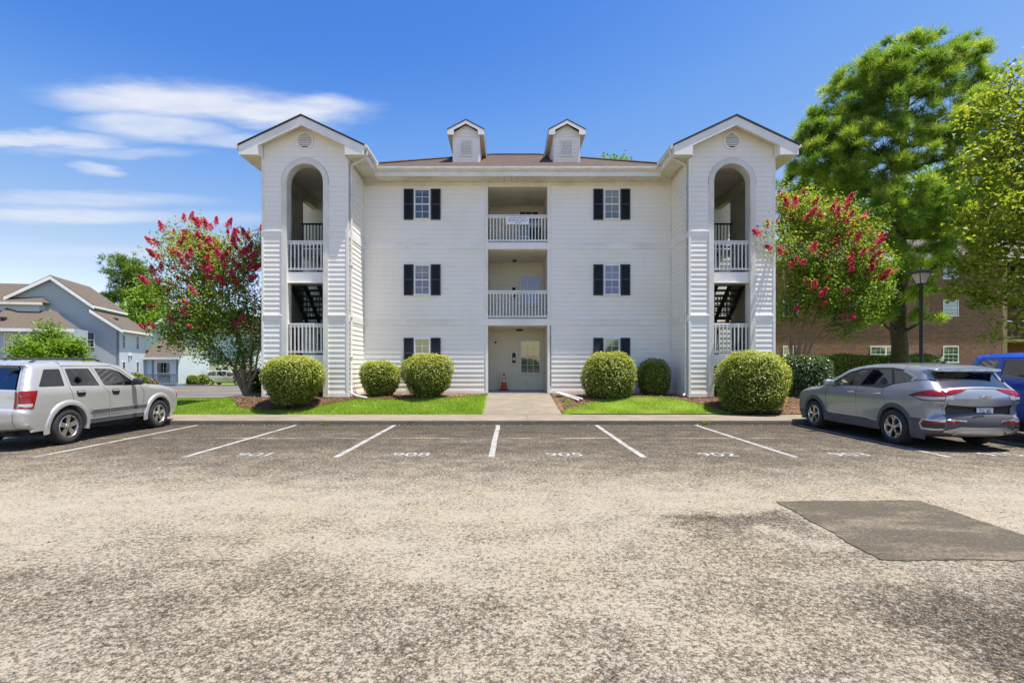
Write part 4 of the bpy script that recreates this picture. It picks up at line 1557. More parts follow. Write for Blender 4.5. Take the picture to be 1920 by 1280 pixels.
for i, (xa, lb) in enumerate(((0, 'longer white trim strip lying on the mulch by the entry path'), (.1, 'white trim strip lying against another on the mulch by the path'))):
    a, b = Vector((1.80 + xa, 18.62, .60)), Vector((2.35 + xa * 1.3, 16.75 + .1 * i, 0))
    a.z, b.z = float(H(a.x + .3, a.y)) + .10, float(H(b.x + .1, b.y)) + .10
    d = (b - a).normalized()
    n = Vector((-d.y, d.x, 0)).normalized() * .04
    up = Vector((0, 0, .03))
    mb = MB().add([a - n, a + n, b + n, b - n, a - n + up, a + n + up, b + n + up, b - n + up], [(4, 5, 6, 7), (0, 1, 5, 4), (1, 2, 6, 5), (2, 3, 7, 6), (3, 0, 4, 7)])
    tag(mb.build('trim_strip', M['white_frame']), lb, 'trim strip', 'white trim strips lying by the path')


# ================================================================== vehicles
# A body is two charts over one silhouette: the side chart (u along, z up -> half width, rounded over into the top by a
# radius), and the strip chart that runs up the tail, over the roof and down the nose.  Panels, panes and lamps are outlines in a chart.
def resample(poly, step, closed=True):
    poly = [np.array(p, float) for p in poly]
    out = []
    n = len(poly)
    for i in range(n if closed else n - 1):
        a, b = poly[i], poly[(i + 1) % n]
        k = max(1, int(np.hypot(*(b - a)) / step))
        out += [a + (b - a) * j / k for j in range(k)]
    if not closed: out.append(poly[-1])
    return out


def shrink(poly, g):
    P = np.array(poly, float)
    area = np.sum(P[:, 0] * np.roll(P[:, 1], -1) - np.roll(P[:, 0], -1) * P[:, 1])
    sg = 1 if area > 0 else -1
    out = []
    n = len(P)
    for i in range(n):
        d1 = P[i] - P[i - 1]
        d2 = P[(i + 1) % n] - P[i]
        d1 /= max(np.hypot(*d1), 1e-9)
        d2 /= max(np.hypot(*d2), 1e-9)
        n1 = np.array([-d1[1], d1[0]]) * sg
        n2 = np.array([-d2[1], d2[0]]) * sg
        m = n1 + n2
        m /= max(m @ m / 2, .35)
        out.append(P[i] + m * g)
    return [tuple(p) for p in out]


def rounded(poly, r, n=4):
    P = [np.array(p, float) for p in poly]
    out = []
    k = len(P)
    for i in range(k):
        a, b, c = P[i - 1], P[i], P[(i + 1) % k]
        la, lc = np.hypot(*(a - b)), np.hypot(*(c - b))
        q = min(r, la * .45, lc * .45)
        s, e = b + (a - b) / la * q, b + (c - b) / lc * q
        for t in np.linspace(0, 1, n):
            out.append(tuple((1 - t) ** 2 * s + 2 * t * (1 - t) * b + t * t * e))
    return out


class Shell:
    def __init__(s, sil, plan, sect, L, sharp=(), bottom=.26):
        P = np.array([q[:2] for q in sil], float)
        rr = np.array([q[2] for q in sil], float)
        cc = np.array([q[3] for q in sil], float)
        n = len(P)
        U, Z, Rr, C, K = [], [], [], [], []
        sub = 6
        for i in range(n - 1):
            p0 = P[i - 1] if i > 0 and i not in sharp else P[i] - (P[i + 1] - P[i])
            p3 = P[i + 2] if i + 2 < n and (i + 1) not in sharp else P[i + 1] + (P[i + 1] - P[i])
            for j in range(sub):
                t = j / sub
                q = .5 * ((2 * P[i]) + (-p0 + P[i + 1]) * t + (2 * p0 - 5 * P[i] + 4 * P[i + 1] - p3) * t * t + (-p0 + 3 * P[i] - 3 * P[i + 1] + p3) * t ** 3)
                U.append(q[0]); Z.append(q[1])
                Rr.append(rr[i] + (rr[i + 1] - rr[i]) * t)
                C.append(cc[i] + (cc[i + 1] - cc[i]) * t)
                K.append(i + t)
        U.append(P[-1][0]); Z.append(P[-1][1]); Rr.append(rr[-1]); C.append(cc[-1]); K.append(n - 1)
        s.U, s.Z, s.R, s.C, s.K = map(np.array, (U, Z, Rr, C, K))
        d = np.hypot(np.diff(s.U), np.diff(s.Z))
        s.S = np.concatenate([[0], np.cumsum(d)])
        tu, tz = np.gradient(s.U, s.S), np.gradient(s.Z, s.S)
        l = np.hypot(tu, tz)
        s.NU, s.NZ = -tz / l, tu / l
        if s.NU[len(s.NU) // 2] * 0 + s.NZ[len(s.NZ) // 2] < 0:
            s.NU, s.NZ = -s.NU, -s.NZ
        s.plan, s.sect, s.L = plan, np.array(sect, float), L
        s.silpoly = list(zip(s.U, s.Z))

    def base(s, u, z):
        return np.interp(u, [p[0] for p in s.plan], [p[1] for p in s.plan]) + np.interp(z, s.sect[:, 0], s.sect[:, 1])

    def dist(s, u, z):
        u = np.atleast_1d(u); z = np.atleast_1d(z)
        best = np.full(u.shape, 9.)
        r = np.full(u.shape, .1)
        for i in range(len(s.U) - 1):
            a = np.array([s.U[i], s.Z[i]]); b = np.array([s.U[i + 1], s.Z[i + 1]])
            d = b - a
            t = np.clip(((u - a[0]) * d[0] + (z - a[1]) * d[1]) / max(d @ d, 1e-12), 0, 1)
            q = np.hypot(u - a[0] - t * d[0], z - a[1] - t * d[1])
            m = q < best
            best[m] = q[m]
            r[m] = (s.R[i] + (s.R[i + 1] - s.R[i]) * t)[m]
        return best, r

    def side(s, u, z):
        u = np.atleast_1d(np.asarray(u, float)); z = np.atleast_1d(np.asarray(z, float))
        d, r = s.dist(u, z)
        y = s.base(u, z)
        k = np.clip((r - d) / r, 0, 1)
        return y - r * (1 - np.sqrt(np.maximum(0, 1 - k * k)))

    def s_at(s, k):
        return float(np.interp(k, s.K, s.S))

    def strip(s, sv, t, off=0.):
        sv = np.asarray(sv, float); t = np.asarray(t, float)
        u, z = np.interp(sv, s.S, s.U), np.interp(sv, s.S, s.Z)
        r, c = np.interp(sv, s.S, s.R), np.interp(sv, s.S, s.C)
        nu, nz = np.interp(sv, s.S, s.NU), np.interp(sv, s.S, s.NZ)
        half = s.base(u, z) - r
        a = c * (1 - t * t) + off
        return np.stack([t * half, u + nu * a, z + nz * a], 1)

    def side_panel(s, name, poly, mat, parent, holes=(), off=0., gap=.004, sides=(1, -1), step=.06, label=None):
        outer = shrink(poly, gap) if gap else poly
        outer = resample(outer, step)
        hs = [resample(h, step) for h in holes]
        sil = s.silpoly + [(s.U[-1], s.Z[-1] - .3), (s.U[0], s.Z[0] - .3)]
        allp = np.array(outer)
        x0, z0 = allp.min(0); x1, z1 = allp.max(0)
        gx, gz = np.meshgrid(np.arange(x0, x1, step), np.arange(z0, z1, step))
        ex = [np.stack([gx.ravel(), gz.ravel()], 1)]
        for a in (8, 20, 34, 48, 62, 76):
            q = s.R * (1 - math.cos(R(a)))
            ex.append(np.stack([s.U - s.NU * q, s.Z - s.NZ * q], 1))
        ex = np.concatenate(ex)
        k = inpoly(ex, outer) & inpoly(ex, sil)
        for h in hs: k &= ~inpoly(ex, h)
        V, F = cdt(outer, hs, ex[k], [s.silpoly])
        cen = V[F].mean(1)
        F = F[inpoly(cen, sil)]
        used = np.unique(F)
        mp_ = -np.ones(len(V), int); mp_[used] = np.arange(len(used))
        V, F = V[used], mp_[F]
        y = s.side(V[:, 0], V[:, 1]) + off
        if off < 0:
            dd, rr_ = s.dist(V[:, 0], V[:, 1])
            j = np.argmin((V[:, 0][:, None] - s.U) ** 2 + (V[:, 1][:, None] - s.Z) ** 2, 1)
            kk = np.clip((rr_ - dd) / rr_, 0, 1)
            V = V + np.stack([s.NU[j], s.NZ[j]], 1) * (off * 1.6 * kk)[:, None]
            y = y + off * kk
        res = []
        for sd in sides:
            me = np_mesh(name, np.stack([sd * y, V[:, 0], V[:, 1]], 1), F if sd > 0 else F[:, ::-1])
            me.polygons.foreach_set('use_smooth', [True] * len(F))
            o = link(name, me, mat, parent)
            if label: o['label'] = label
            res.append(o)
        return res

    def strip_panel(s, name, poly, mat, parent, holes=(), off=0., gap=.003, step=.06):
        """poly in (control index, t)"""
        W_ = .75
        conv = lambda P: [(s.s_at(k), t * W_) for k, t in P]
        outer = conv(poly)
        if gap: outer = shrink(outer, gap)
        outer = resample(outer, step)
        hs = [resample(conv(h), step) for h in holes]
        allp = np.array(outer)
        x0, z0 = allp.min(0); x1, z1 = allp.max(0)
        sx = s.S[(s.S > x0) & (s.S < x1)]
        gx, gz = np.meshgrid(sx, np.arange(-W_, W_ + .01, .075))
        ex = np.stack([gx.ravel(), gz.ravel()], 1)
        k = inpoly(ex, outer)
        for h in hs: k &= ~inpoly(ex, h)
        V, F = cdt(outer, hs, ex[k])
        P = s.strip(V[:, 0], V[:, 1] / W_, off)
        me = np_mesh(name, P, F[:, ::-1])
        me.polygons.foreach_set('use_smooth', [True] * len(F))
        return link(name, me, mat, parent)


def circle(cx, cz, r, n=40, a0=0, a1=360):
    return [(cx + r * math.cos(R(t)), cz + r * math.sin(R(t))) for t in np.linspace(a0, a1, n, endpoint=(a1 - a0 < 360))]


def wheel(parent, x, u, r, w, side, style, rim_r):
    """side: +1 outer face towards +x"""
    g = thing('wheel', loc=(x, u, r), parent=parent)
    g.scale = (side, 1, 1)
    hw = w / 2
    prof = [(rim_r, -hw + .02), (rim_r + .02, -hw), (r - .035, -hw), (r - .012, -hw + .02), (r, -hw + .05), (r, hw - .05), (r - .012, hw - .02), (r - .035, hw), (rim_r + .02, hw), (rim_r, hw - .02)]
    MB().lathe([(a, b - hw) for a, b in prof], (0, 0, 0), 'x', 44, cap=False).build('tyre', M['tyre'], g, world=False, auto=50)
    MB().lathe([(rim_r + .004, -.012), (rim_r - .012, -.004), (rim_r - .022, -.02), (rim_r - .03, -.10), (rim_r - .03, -w)], (0, 0, 0), 'x', 44, cap=False).build('rim', M['alloy'], g, world=False, auto=50)
    MB().lathe([(rim_r - .03, -.13), (0, -.13)], (0, 0, 0), 'x', 30).lathe([(rim_r * .62, -.10), (rim_r * .62, -.09), (.04, -.09)], (0, 0, 0), 'x', 30, cap=False).build('brake_disc', M['alloy_dark'], g, world=False)
    ro = rim_r - .012
    for k in range(5):
        a = 2 * math.pi * k / 5 + math.pi / 2
        def P(rad, tan, d):
            return (d, rad * math.cos(a) - tan * math.sin(a), rad * math.sin(a) + tan * math.cos(a))
        mb = MB()
        def bar(r0, w0, t0, r1, w1, t1, d0=-.030, d1=-.014, th=.035):
            top = [P(r0, t0 - w0, d0), P(r0, t0 + w0, d0), P(r1, t1 + w1, d1), P(r1, t1 - w1, d1)]
            bot = [(p[0] - th, p[1], p[2]) for p in top]
            mb.add(top + bot, [(0, 1, 2, 3), (0, 4, 5, 1), (1, 5, 6, 2), (2, 6, 7, 3), (3, 7, 4, 0)])
        if style == 'five':
            bar(.05, .040, 0, ro, .052, 0)
        elif style == 'twin':
            bar(.04, .028, 0, ro * .58, .020, 0)
            bar(ro * .55, .022, .005, ro, .016, .052)
            bar(ro * .55, .022, -.005, ro, .020, -.040)
            bar(ro * .80, .03, .075, ro, .036, .10, d0=-.02)
        else:
            bar(.04, .022, .02, ro, .020, .04)
            bar(.04, .022, -.02, ro, .020, -.04)
        mb.build('spoke', M['alloy'], g, world=False)
    MB().lathe([(.062, -.05), (.062, -.022), (.05, -.014), (.032, -.014), (.03, -.008), (0, -.006)], (0, 0, 0), 'x', 20).build('hub', M['alloy'], g, world=False, auto=40)
    nb = MB()
    for k in range(5):
        a = 2 * math.pi * (k + .5) / 5 + math.pi / 2
        nb.lathe([(.010, -.03), (.010, -.012), (0, -.010)], (0, .052 * math.cos(a), .052 * math.sin(a)), 'x', 8)
    nb.build('wheel_nuts', M['alloy_dark'], g, world=False)
    return g


def flare(sh, parent, ax, cz, ra, mat, width=.07, off=.022, a0=-12, a1=192, name='wheel_arch'):
    for sd in (1, -1):
        mb = MB()
        ang = np.linspace(a0, a1, 36)
        rows = []
        for rr_, of in ((ra - .012, -.09), (ra - .012, off - .004), (ra, off), (ra + width * .75, off), (ra + width, off * .35), (ra + width + .004, -.006)):
            u = ax + rr_ * np.cos(np.radians(ang))
            z = np.maximum(cz + rr_ * np.sin(np.radians(ang)), .2)
            y = sh.base(u, np.maximum(z, .3)) + of
            rows.append(np.stack([sd * y, u, z], 1))
        n = len(ang)
        vs = np.concatenate(rows)
        fs = [(r_ * n + i, r_ * n + i + 1, (r_ + 1) * n + i + 1, (r_ + 1) * n + i) for r_ in range(len(rows) - 1) for i in range(n - 1)]
        mb.add(vs.tolist(), fs)
        mb.build(name, mat, parent, world=False, auto=50)


def ellipsoid(mb, c, r, n=14, k=9, sq=.7):
    vs, fs = [], []
    f = lambda q: math.copysign(abs(q) ** sq, q)
    for i in range(k + 1):
        ph = -math.pi / 2 + math.pi * i / k
        for j in range(n):
            th = 2 * math.pi * j / n
            vs.append((c[0] + r[0] * f(math.cos(ph)) * f(math.cos(th)), c[1] + r[1] * f(math.cos(ph)) * f(math.sin(th)), c[2] + r[2] * f(math.sin(ph))))
    for i in range(k):
        for j in range(n):
            fs.append((i * n + j, i * n + (j + 1) % n, (i + 1) * n + (j + 1) % n, (i + 1) * n + j))
    mb.add(vs, fs)
    return mb


def vehicle(d, label, cat, name, loc, rotz=0):
    car = thing(name, label, cat, loc, rotz)
    L = d['L']
    sh = Shell(d['sil'], d['plan'], d['sect'], L, d.get('sharp', ()))
    P = d['paint']
    ra, rw = d['arch'], d['tyre']
    ax = d['axles']
    arches = [circle(a, rw, ra, 44) for a in ax]
    wins = d['windows']
    zb = d.get('zb', .27)
    # paint panels
    box0, box1 = (-.2, zb), (L + .2, 2.4)
    winholes = [rounded(w, .03) for _, w, _ in wins]
    for nm, poly, mt in d['panels']:
        hs = []
        pc = np.array(poly)
        for h in winholes + arches + [rounded(x, .012, 3) for x in d.get('cuts', [])]:
            hc = np.array(h)
            if hc[:, 0].max() > pc[:, 0].min() and hc[:, 0].min() < pc[:, 0].max() and hc[:, 1].max() > pc[:, 1].min() and hc[:, 1].min() < pc[:, 1].max():
                hs.append(h)
        sh.side_panel(nm, poly, M[mt or P], car, hs)
    full = [(-.3, zb + .01), (L + .3, zb + .01), (L + .3, 2.4), (-.3, 2.4)]
    sh.side_panel('inner_side', full, M['rubber'], car, [shrink(w, .022) for w in winholes] + arches, off=-.014, gap=0, step=.09)
    for nm, w, gm in wins:
        sh.side_panel(nm, rounded(w, .03), M[gm], car, (), off=-.008, gap=.003)
    for nm, poly, mt, off in d.get('side_trim', ()):
        sh.side_panel(nm, poly, M[mt], car, (), off=off, gap=0, step=.05)
    # strip panels
    for nm, poly, mt, holes, off in d['strips']:
        sh.strip_panel(nm, poly, M[mt or P], car, holes, off)
    n = len(d['sil']) - 1
    # arches, wells, wheels
    for a in ax:
        flare(sh, car, a, rw, ra, M[d.get('flare_mat') or P], d.get('flare_w', .07), d.get('flare_off', .022))
        for sd in (1, -1):
            mb = MB()
            ang = np.linspace(-15, 195, 26)
            hw = sh.base(a, .6) - .02
            vs = [(sd * yy, a + (ra + .012) * math.cos(R(t)), rw + (ra + .012) * math.sin(R(t))) for yy in (hw, hw - .42) for t in ang]
            fs = [(i, i + 1, i + 1 + len(ang), i + len(ang)) for i in range(len(ang) - 1)] + [tuple(range(len(ang), 2 * len(ang)))]
            mb.add(vs, fs)
            mb.build('wheel_well', M['rubber'], car, world=False)
            wheel(car, sd * (d['track'] / 2 + .0), a, rw, d['tw'], sd, d['wheel_style'], d['rim'])
    MB().box(-.72, .72, .35, L - .4, .24, .36).box(-.5, .5, .25, 1.6, .28, .5).build('underbody', M['rubber'], car, world=False)
    # cabin
    u0, u1, zf = d['cabin']
    MB().box(-.76, .76, u0, u1, .36, zf - .42).box(-.74, .74, u1 - .25, u1 + .1, zf - .45, zf - .10).build('cabin_floor', M['interior'], car, world=False)
    for us in d['seats']:
        for sx in (-.38, .38):
            mb = MB()
            ellipsoid(mb, (sx, us + .12, zf - .42), (.25, .28, .10), sq=.5)
            ellipsoid(mb, (sx, us - .16, zf - .12), (.24, .10, .34), sq=.5)
            ellipsoid(mb, (sx, us - .20, zf + .28), (.13, .055, .09), sq=.6)
            mb.build('seat', M['interior'], car, world=False, smooth=True)
    mb = MB()
    tt = np.linspace(0, 2 * math.pi, 25)
    mb.tube([(-.38 + .18 * math.cos(t), u1 - .32 - .05 * math.sin(t), zf - .06 + .17 * math.sin(t)) for t in tt], .014, 6)
    mb.build('steering_wheel', M['interior'], car, world=False)
    # mirrors
    mu, mz = d['mirror']
    for sd in (1, -1):
        yb = float(sh.side(mu, mz)[0])
        mb = MB()
        ellipsoid(mb, (sd * (yb + .15), mu, mz + .06), (.115, .075, .085), sq=.55)
        mb.build('mirror', M[d.get('mirror_mat') or P], car, world=False, smooth=True)
        MB().tube([(sd * (yb - .02), mu + .01, mz - .01), (sd * (yb + .07), mu + .0, mz + .0), (sd * (yb + .12), mu, mz + .02)], [.03, .026, .024], 8).build('mirror_arm', M['black_plastic'], car, world=False, smooth=True)
    # handles
    for hu, hz in d['handles']:
        for sd in (1, -1):
            yb = float(sh.side(hu, hz)[0])
            if d.get('handle_cup'):
                c = rounded([(hu - .13, hz + .03), (hu + .13, hz + .03), (hu + .10, hz - .10), (hu - .10, hz - .10)], .05)
                sh.side_panel('handle_cup', c, M['black_plastic'], car, (), .004, 0, (sd,), .04)
            mb = MB()
            ellipsoid(mb, (sd * (yb + .022), hu, hz), (.016, .105, .017), sq=.6)
            mb.build('door_handle', M[d.get('handle_mat', P)], car, world=False, smooth=True)
    if d.get('rails'):
        ua, ub, inset = d['rails']
        for sd in (1, -1):
            pts = []
            for q in np.linspace(0, 1, 12):
                uu = ua + (ub - ua) * q
                k = np.argmin(np.abs(sh.U[len(sh.U) // 4:-len(sh.U) // 6] - uu) + 10 * (sh.Z[len(sh.U) // 4:-len(sh.U) // 6] < 1.2)) + len(sh.U) // 4
                top = float(np.interp(uu, *zip(*sorted([(a, b) for a, b in zip(sh.U, sh.Z) if b > d['roof_min']]))))
                rise = .055 if 0 < q < 1 else .0
                pts.append((sd * (float(sh.base(uu, top)) - inset), uu, top + rise + .0))
            MB().tube(pts, .021, 8).build('roof_rail', M['black_plastic'], car, world=False, smooth=True)
    return car, sh


# ---------------- silver boxy SUV on the left
JEEP = dict(
    L=4.74, paint='silver_paint', arch=.455, tyre=.37, tw=.25, rim=.235, axles=(1.03, 3.81), track=1.83, wheel_style='five', zb=.36,
    sil=[(.20, .40, .05, .04), (.07, .43, .12, .05), (.015, .52, .16, .07), (.0, .64, .17, .07), (.0, .76, .17, .07), (.055, .80, .15, .05),
         (.075, .95, .15, .05), (.085, 1.12, .14, .05), (.11, 1.17, .13, .045), (.22, 1.40, .12, .04), (.32, 1.60, .11, .035), (.27, 1.635, .10, .03), (.33, 1.665, .11, .03),
         (.8, 1.715, .12, .03), (1.6, 1.735, .12, .03), (2.25, 1.715, .12, .03), (2.72, 1.64, .12, .04), (3.42, 1.19, .12, .06), (3.50, 1.165, .12, .04), (4.0, 1.12, .12, .035), (4.45, 1.03, .13, .04),
         (4.62, .95, .14, .06), (4.68, .82, .16, .07), (4.71, .62, .18, .08), (4.70, .48, .18, .08), (4.55, .36, .12, .05)],
    sharp=(5, 11, 16, 17), plan=[(0, .885), (.5, .905), (1.2, .918), (3.6, .918), (4.3, .905), (4.74, .87)],
    sect=[(.3, -.035), (.5, -.012), (.7, .0), (.9, .002), (1.08, -.004), (1.17, -.022), (1.22, -.045), (1.60, -.175), (1.75, -.24)],
    windows=[('rear_quarter_window', [(.385, 1.215), (.96, 1.21), (.965, 1.565), (.61, 1.56)], 'tint_glass'),
             ('rear_door_window', [(1.115, 1.205), (1.865, 1.185), (1.70, 1.57), (1.095, 1.57)], 'tint_glass'),
             ('front_door_window', [(1.99, 1.182), (2.98, 1.155), (2.99, 1.20), (2.56, 1.50), (2.30, 1.56), (1.86, 1.57)], 'tint_glass')],
    panels=[('quarter_panel', [(-.2, .345), (1.13, .345), (1.13, .92), (1.07, 1.19), (1.035, 1.64), (1.03, 1.80), (-.2, 1.80)], None),
            ('rear_door', [(1.4, .455), (2.115, .455), (2.115, 1.0), (1.935, 1.18), (1.77, 1.63), (1.035, 1.63), (1.07, 1.19), (1.13, .92), (1.13, .455)], None),
            ('front_door', [(2.115, .455), (3.20, .455), (3.22, 1.0), (3.05, 1.19), (2.60, 1.53), (2.36, 1.62), (1.77, 1.63), (1.935, 1.18), (2.115, 1.0)], None),
            ('roof_side', [(1.032, 1.635), (2.36, 1.625), (2.60, 1.54), (3.06, 1.195), (3.6, 1.21), (3.3, 1.8), (1.032, 1.8)], None),
            ('fender', [(3.205, .455), (3.40, .40), (4.9, .33), (4.9, 1.5), (3.5, 1.18), (3.06, 1.19), (3.225, 1.0)], None),
            ('sill', [(1.46, .36), (3.38, .36), (3.38, .45), (1.46, .45)], 'grey_cladding')],
    cuts=[],
    side_trim=[('side_moulding', [(1.62, .575), (2.105, .575), (2.105, .655), (1.60, .655)], 'grey_cladding', .020), ('side_moulding', [(2.125, .575), (3.30, .575), (3.32, .655), (2.125, .655)], 'grey_cladding', .020),
               ('moulding_cap', [(1.56, .66), (2.105, .66), (2.105, .70), (1.54, .70)], 'silver_paint', .022), ('moulding_cap', [(2.125, .66), (3.33, .66), (3.34, .70), (2.125, .70)], 'silver_paint', .022),
               ('tail_lamp', [(-.1, .805), (.235, .805), (.335, 1.15), (-.1, 1.15)], 'red_lens', .006), ('reverse_lamp', [(-.1, .835), (.20, .835), (.215, .90), (-.1, .90)], 'clear_lens', .010),
               ('bumper_side', [(-.1, .35), (.47, .35), (.60, .775), (-.1, .775)], 'silver_paint', .012),
               ('headlamp', [(4.55, .84), (4.9, .84), (4.9, 1.0), (4.50, .985)], 'clear_lens', .006), ('marker_lamp', [(4.52, .80), (4.62, .80), (4.60, .93), (4.50, .93)], 'orange_lens', .009)],
    strips=[('rear_bumper', [(0, -1), (5, -1), (5, 1), (0, 1)], None, [], .006), ('tailgate', [(5, -.93), (8, -.93), (8, .93), (5, .93)], None, [], 0), ('tailgate_edge', [(5, -1), (11, -1), (11, -.94), (5, -.94)], None, [], 0), ('tailgate_edge', [(5, 1), (11, 1), (11, .94), (5, .94)], None, [], 0),
            ('rear_window', [(8.02, -.9), (10.6, -.9), (10.6, .9), (8.02, .9)], 'privacy_glass', [], -.004), ('tailgate_top', [(10.62, -.94), (11, -.94), (11, .94), (10.62, .94)], None, [], 0),
            ('roof', [(11, -1), (16, -1), (16, 1), (11, 1)], None, [], 0), ('windscreen', [(16.05, -.95), (17, -.95), (17, .95), (16.05, .95)], 'car_glass', [], -.004), ('cowl', [(17.0, -1), (18, -1), (18, 1), (17.0, 1)], 'black_plastic', [], -.004),
            ('bonnet', [(18, -1), (21, -1), (21, 1), (18, 1)], None, [], 0), ('grille', [(21, -.6), (22.6, -.6), (22.6, .6), (21, .6)], 'black_plastic', [], -.004), ('nose', [(21, -1), (22.6, -1), (22.6, -.61), (21, -.61)], None, [], 0), ('nose', [(21, 1), (22.6, 1), (22.6, .61), (21, .61)], None, [], 0),
            ('front_bumper', [(22.6, -1), (25, -1), (25, 1), (22.6, 1)], None, [], .006), ('tail_lamp', [(5.05, -1), (7.2, -1), (7.2, -.94), (5.05, -.94)], 'red_lens', [], .008), ('tail_lamp', [(5.05, 1), (7.2, 1), (7.2, .94), (5.05, .94)], 'red_lens', [], .008),
            ('brake_lamp', [(10.65, -.18), (10.95, -.18), (10.95, .18), (10.65, .18)], 'red_lens', [], .012), ('plate', [(6.0, -.24), (7.0, -.24), (7.0, .24), (6.0, .24)], 'sign_white', [], .012)],
    strip_glass=[[(8.05, -.88), (10.55, -.88), (10.55, .88), (8.05, .88)], [(16.1, -.93), (16.95, -.93), (16.95, .93), (16.1, .93)]],
    flare_w=.095, flare_off=.030, cabin=(.5, 3.2, 1.18), seats=(1.35, 2.35), mirror=(2.86, 1.19), mirror_mat='black_plastic', handles=[(1.33, 1.075), (2.30, 1.06)], handle_cup=True, rails=(.55, 2.35, .17), roof_min=1.6)
jeep, jsh = vehicle(JEEP, 'silver boxy SUV with roof rails parked at the left', 'car', 'parked_car', (-10.05, 9.67, 0))
mb = MB().tube([(.35, .17, 1.32), (.44, .23, 1.46), (.50, .27, 1.56)], .012, 6).box(.46, .54, .20, .24, 1.55, 1.60)
mb.build('rear_wiper', M['black_plastic'], jeep, world=False)
MB().tube([(.4, .55, .40), (.42, .3, .38), (.42, .12, .37)], .035, 8).build('exhaust', M['alloy_dark'], jeep, world=False)
MB().box(-.36, .12, .18, .4, .36, .42).build('tow_hitch', M['rubber'], jeep, world=False)

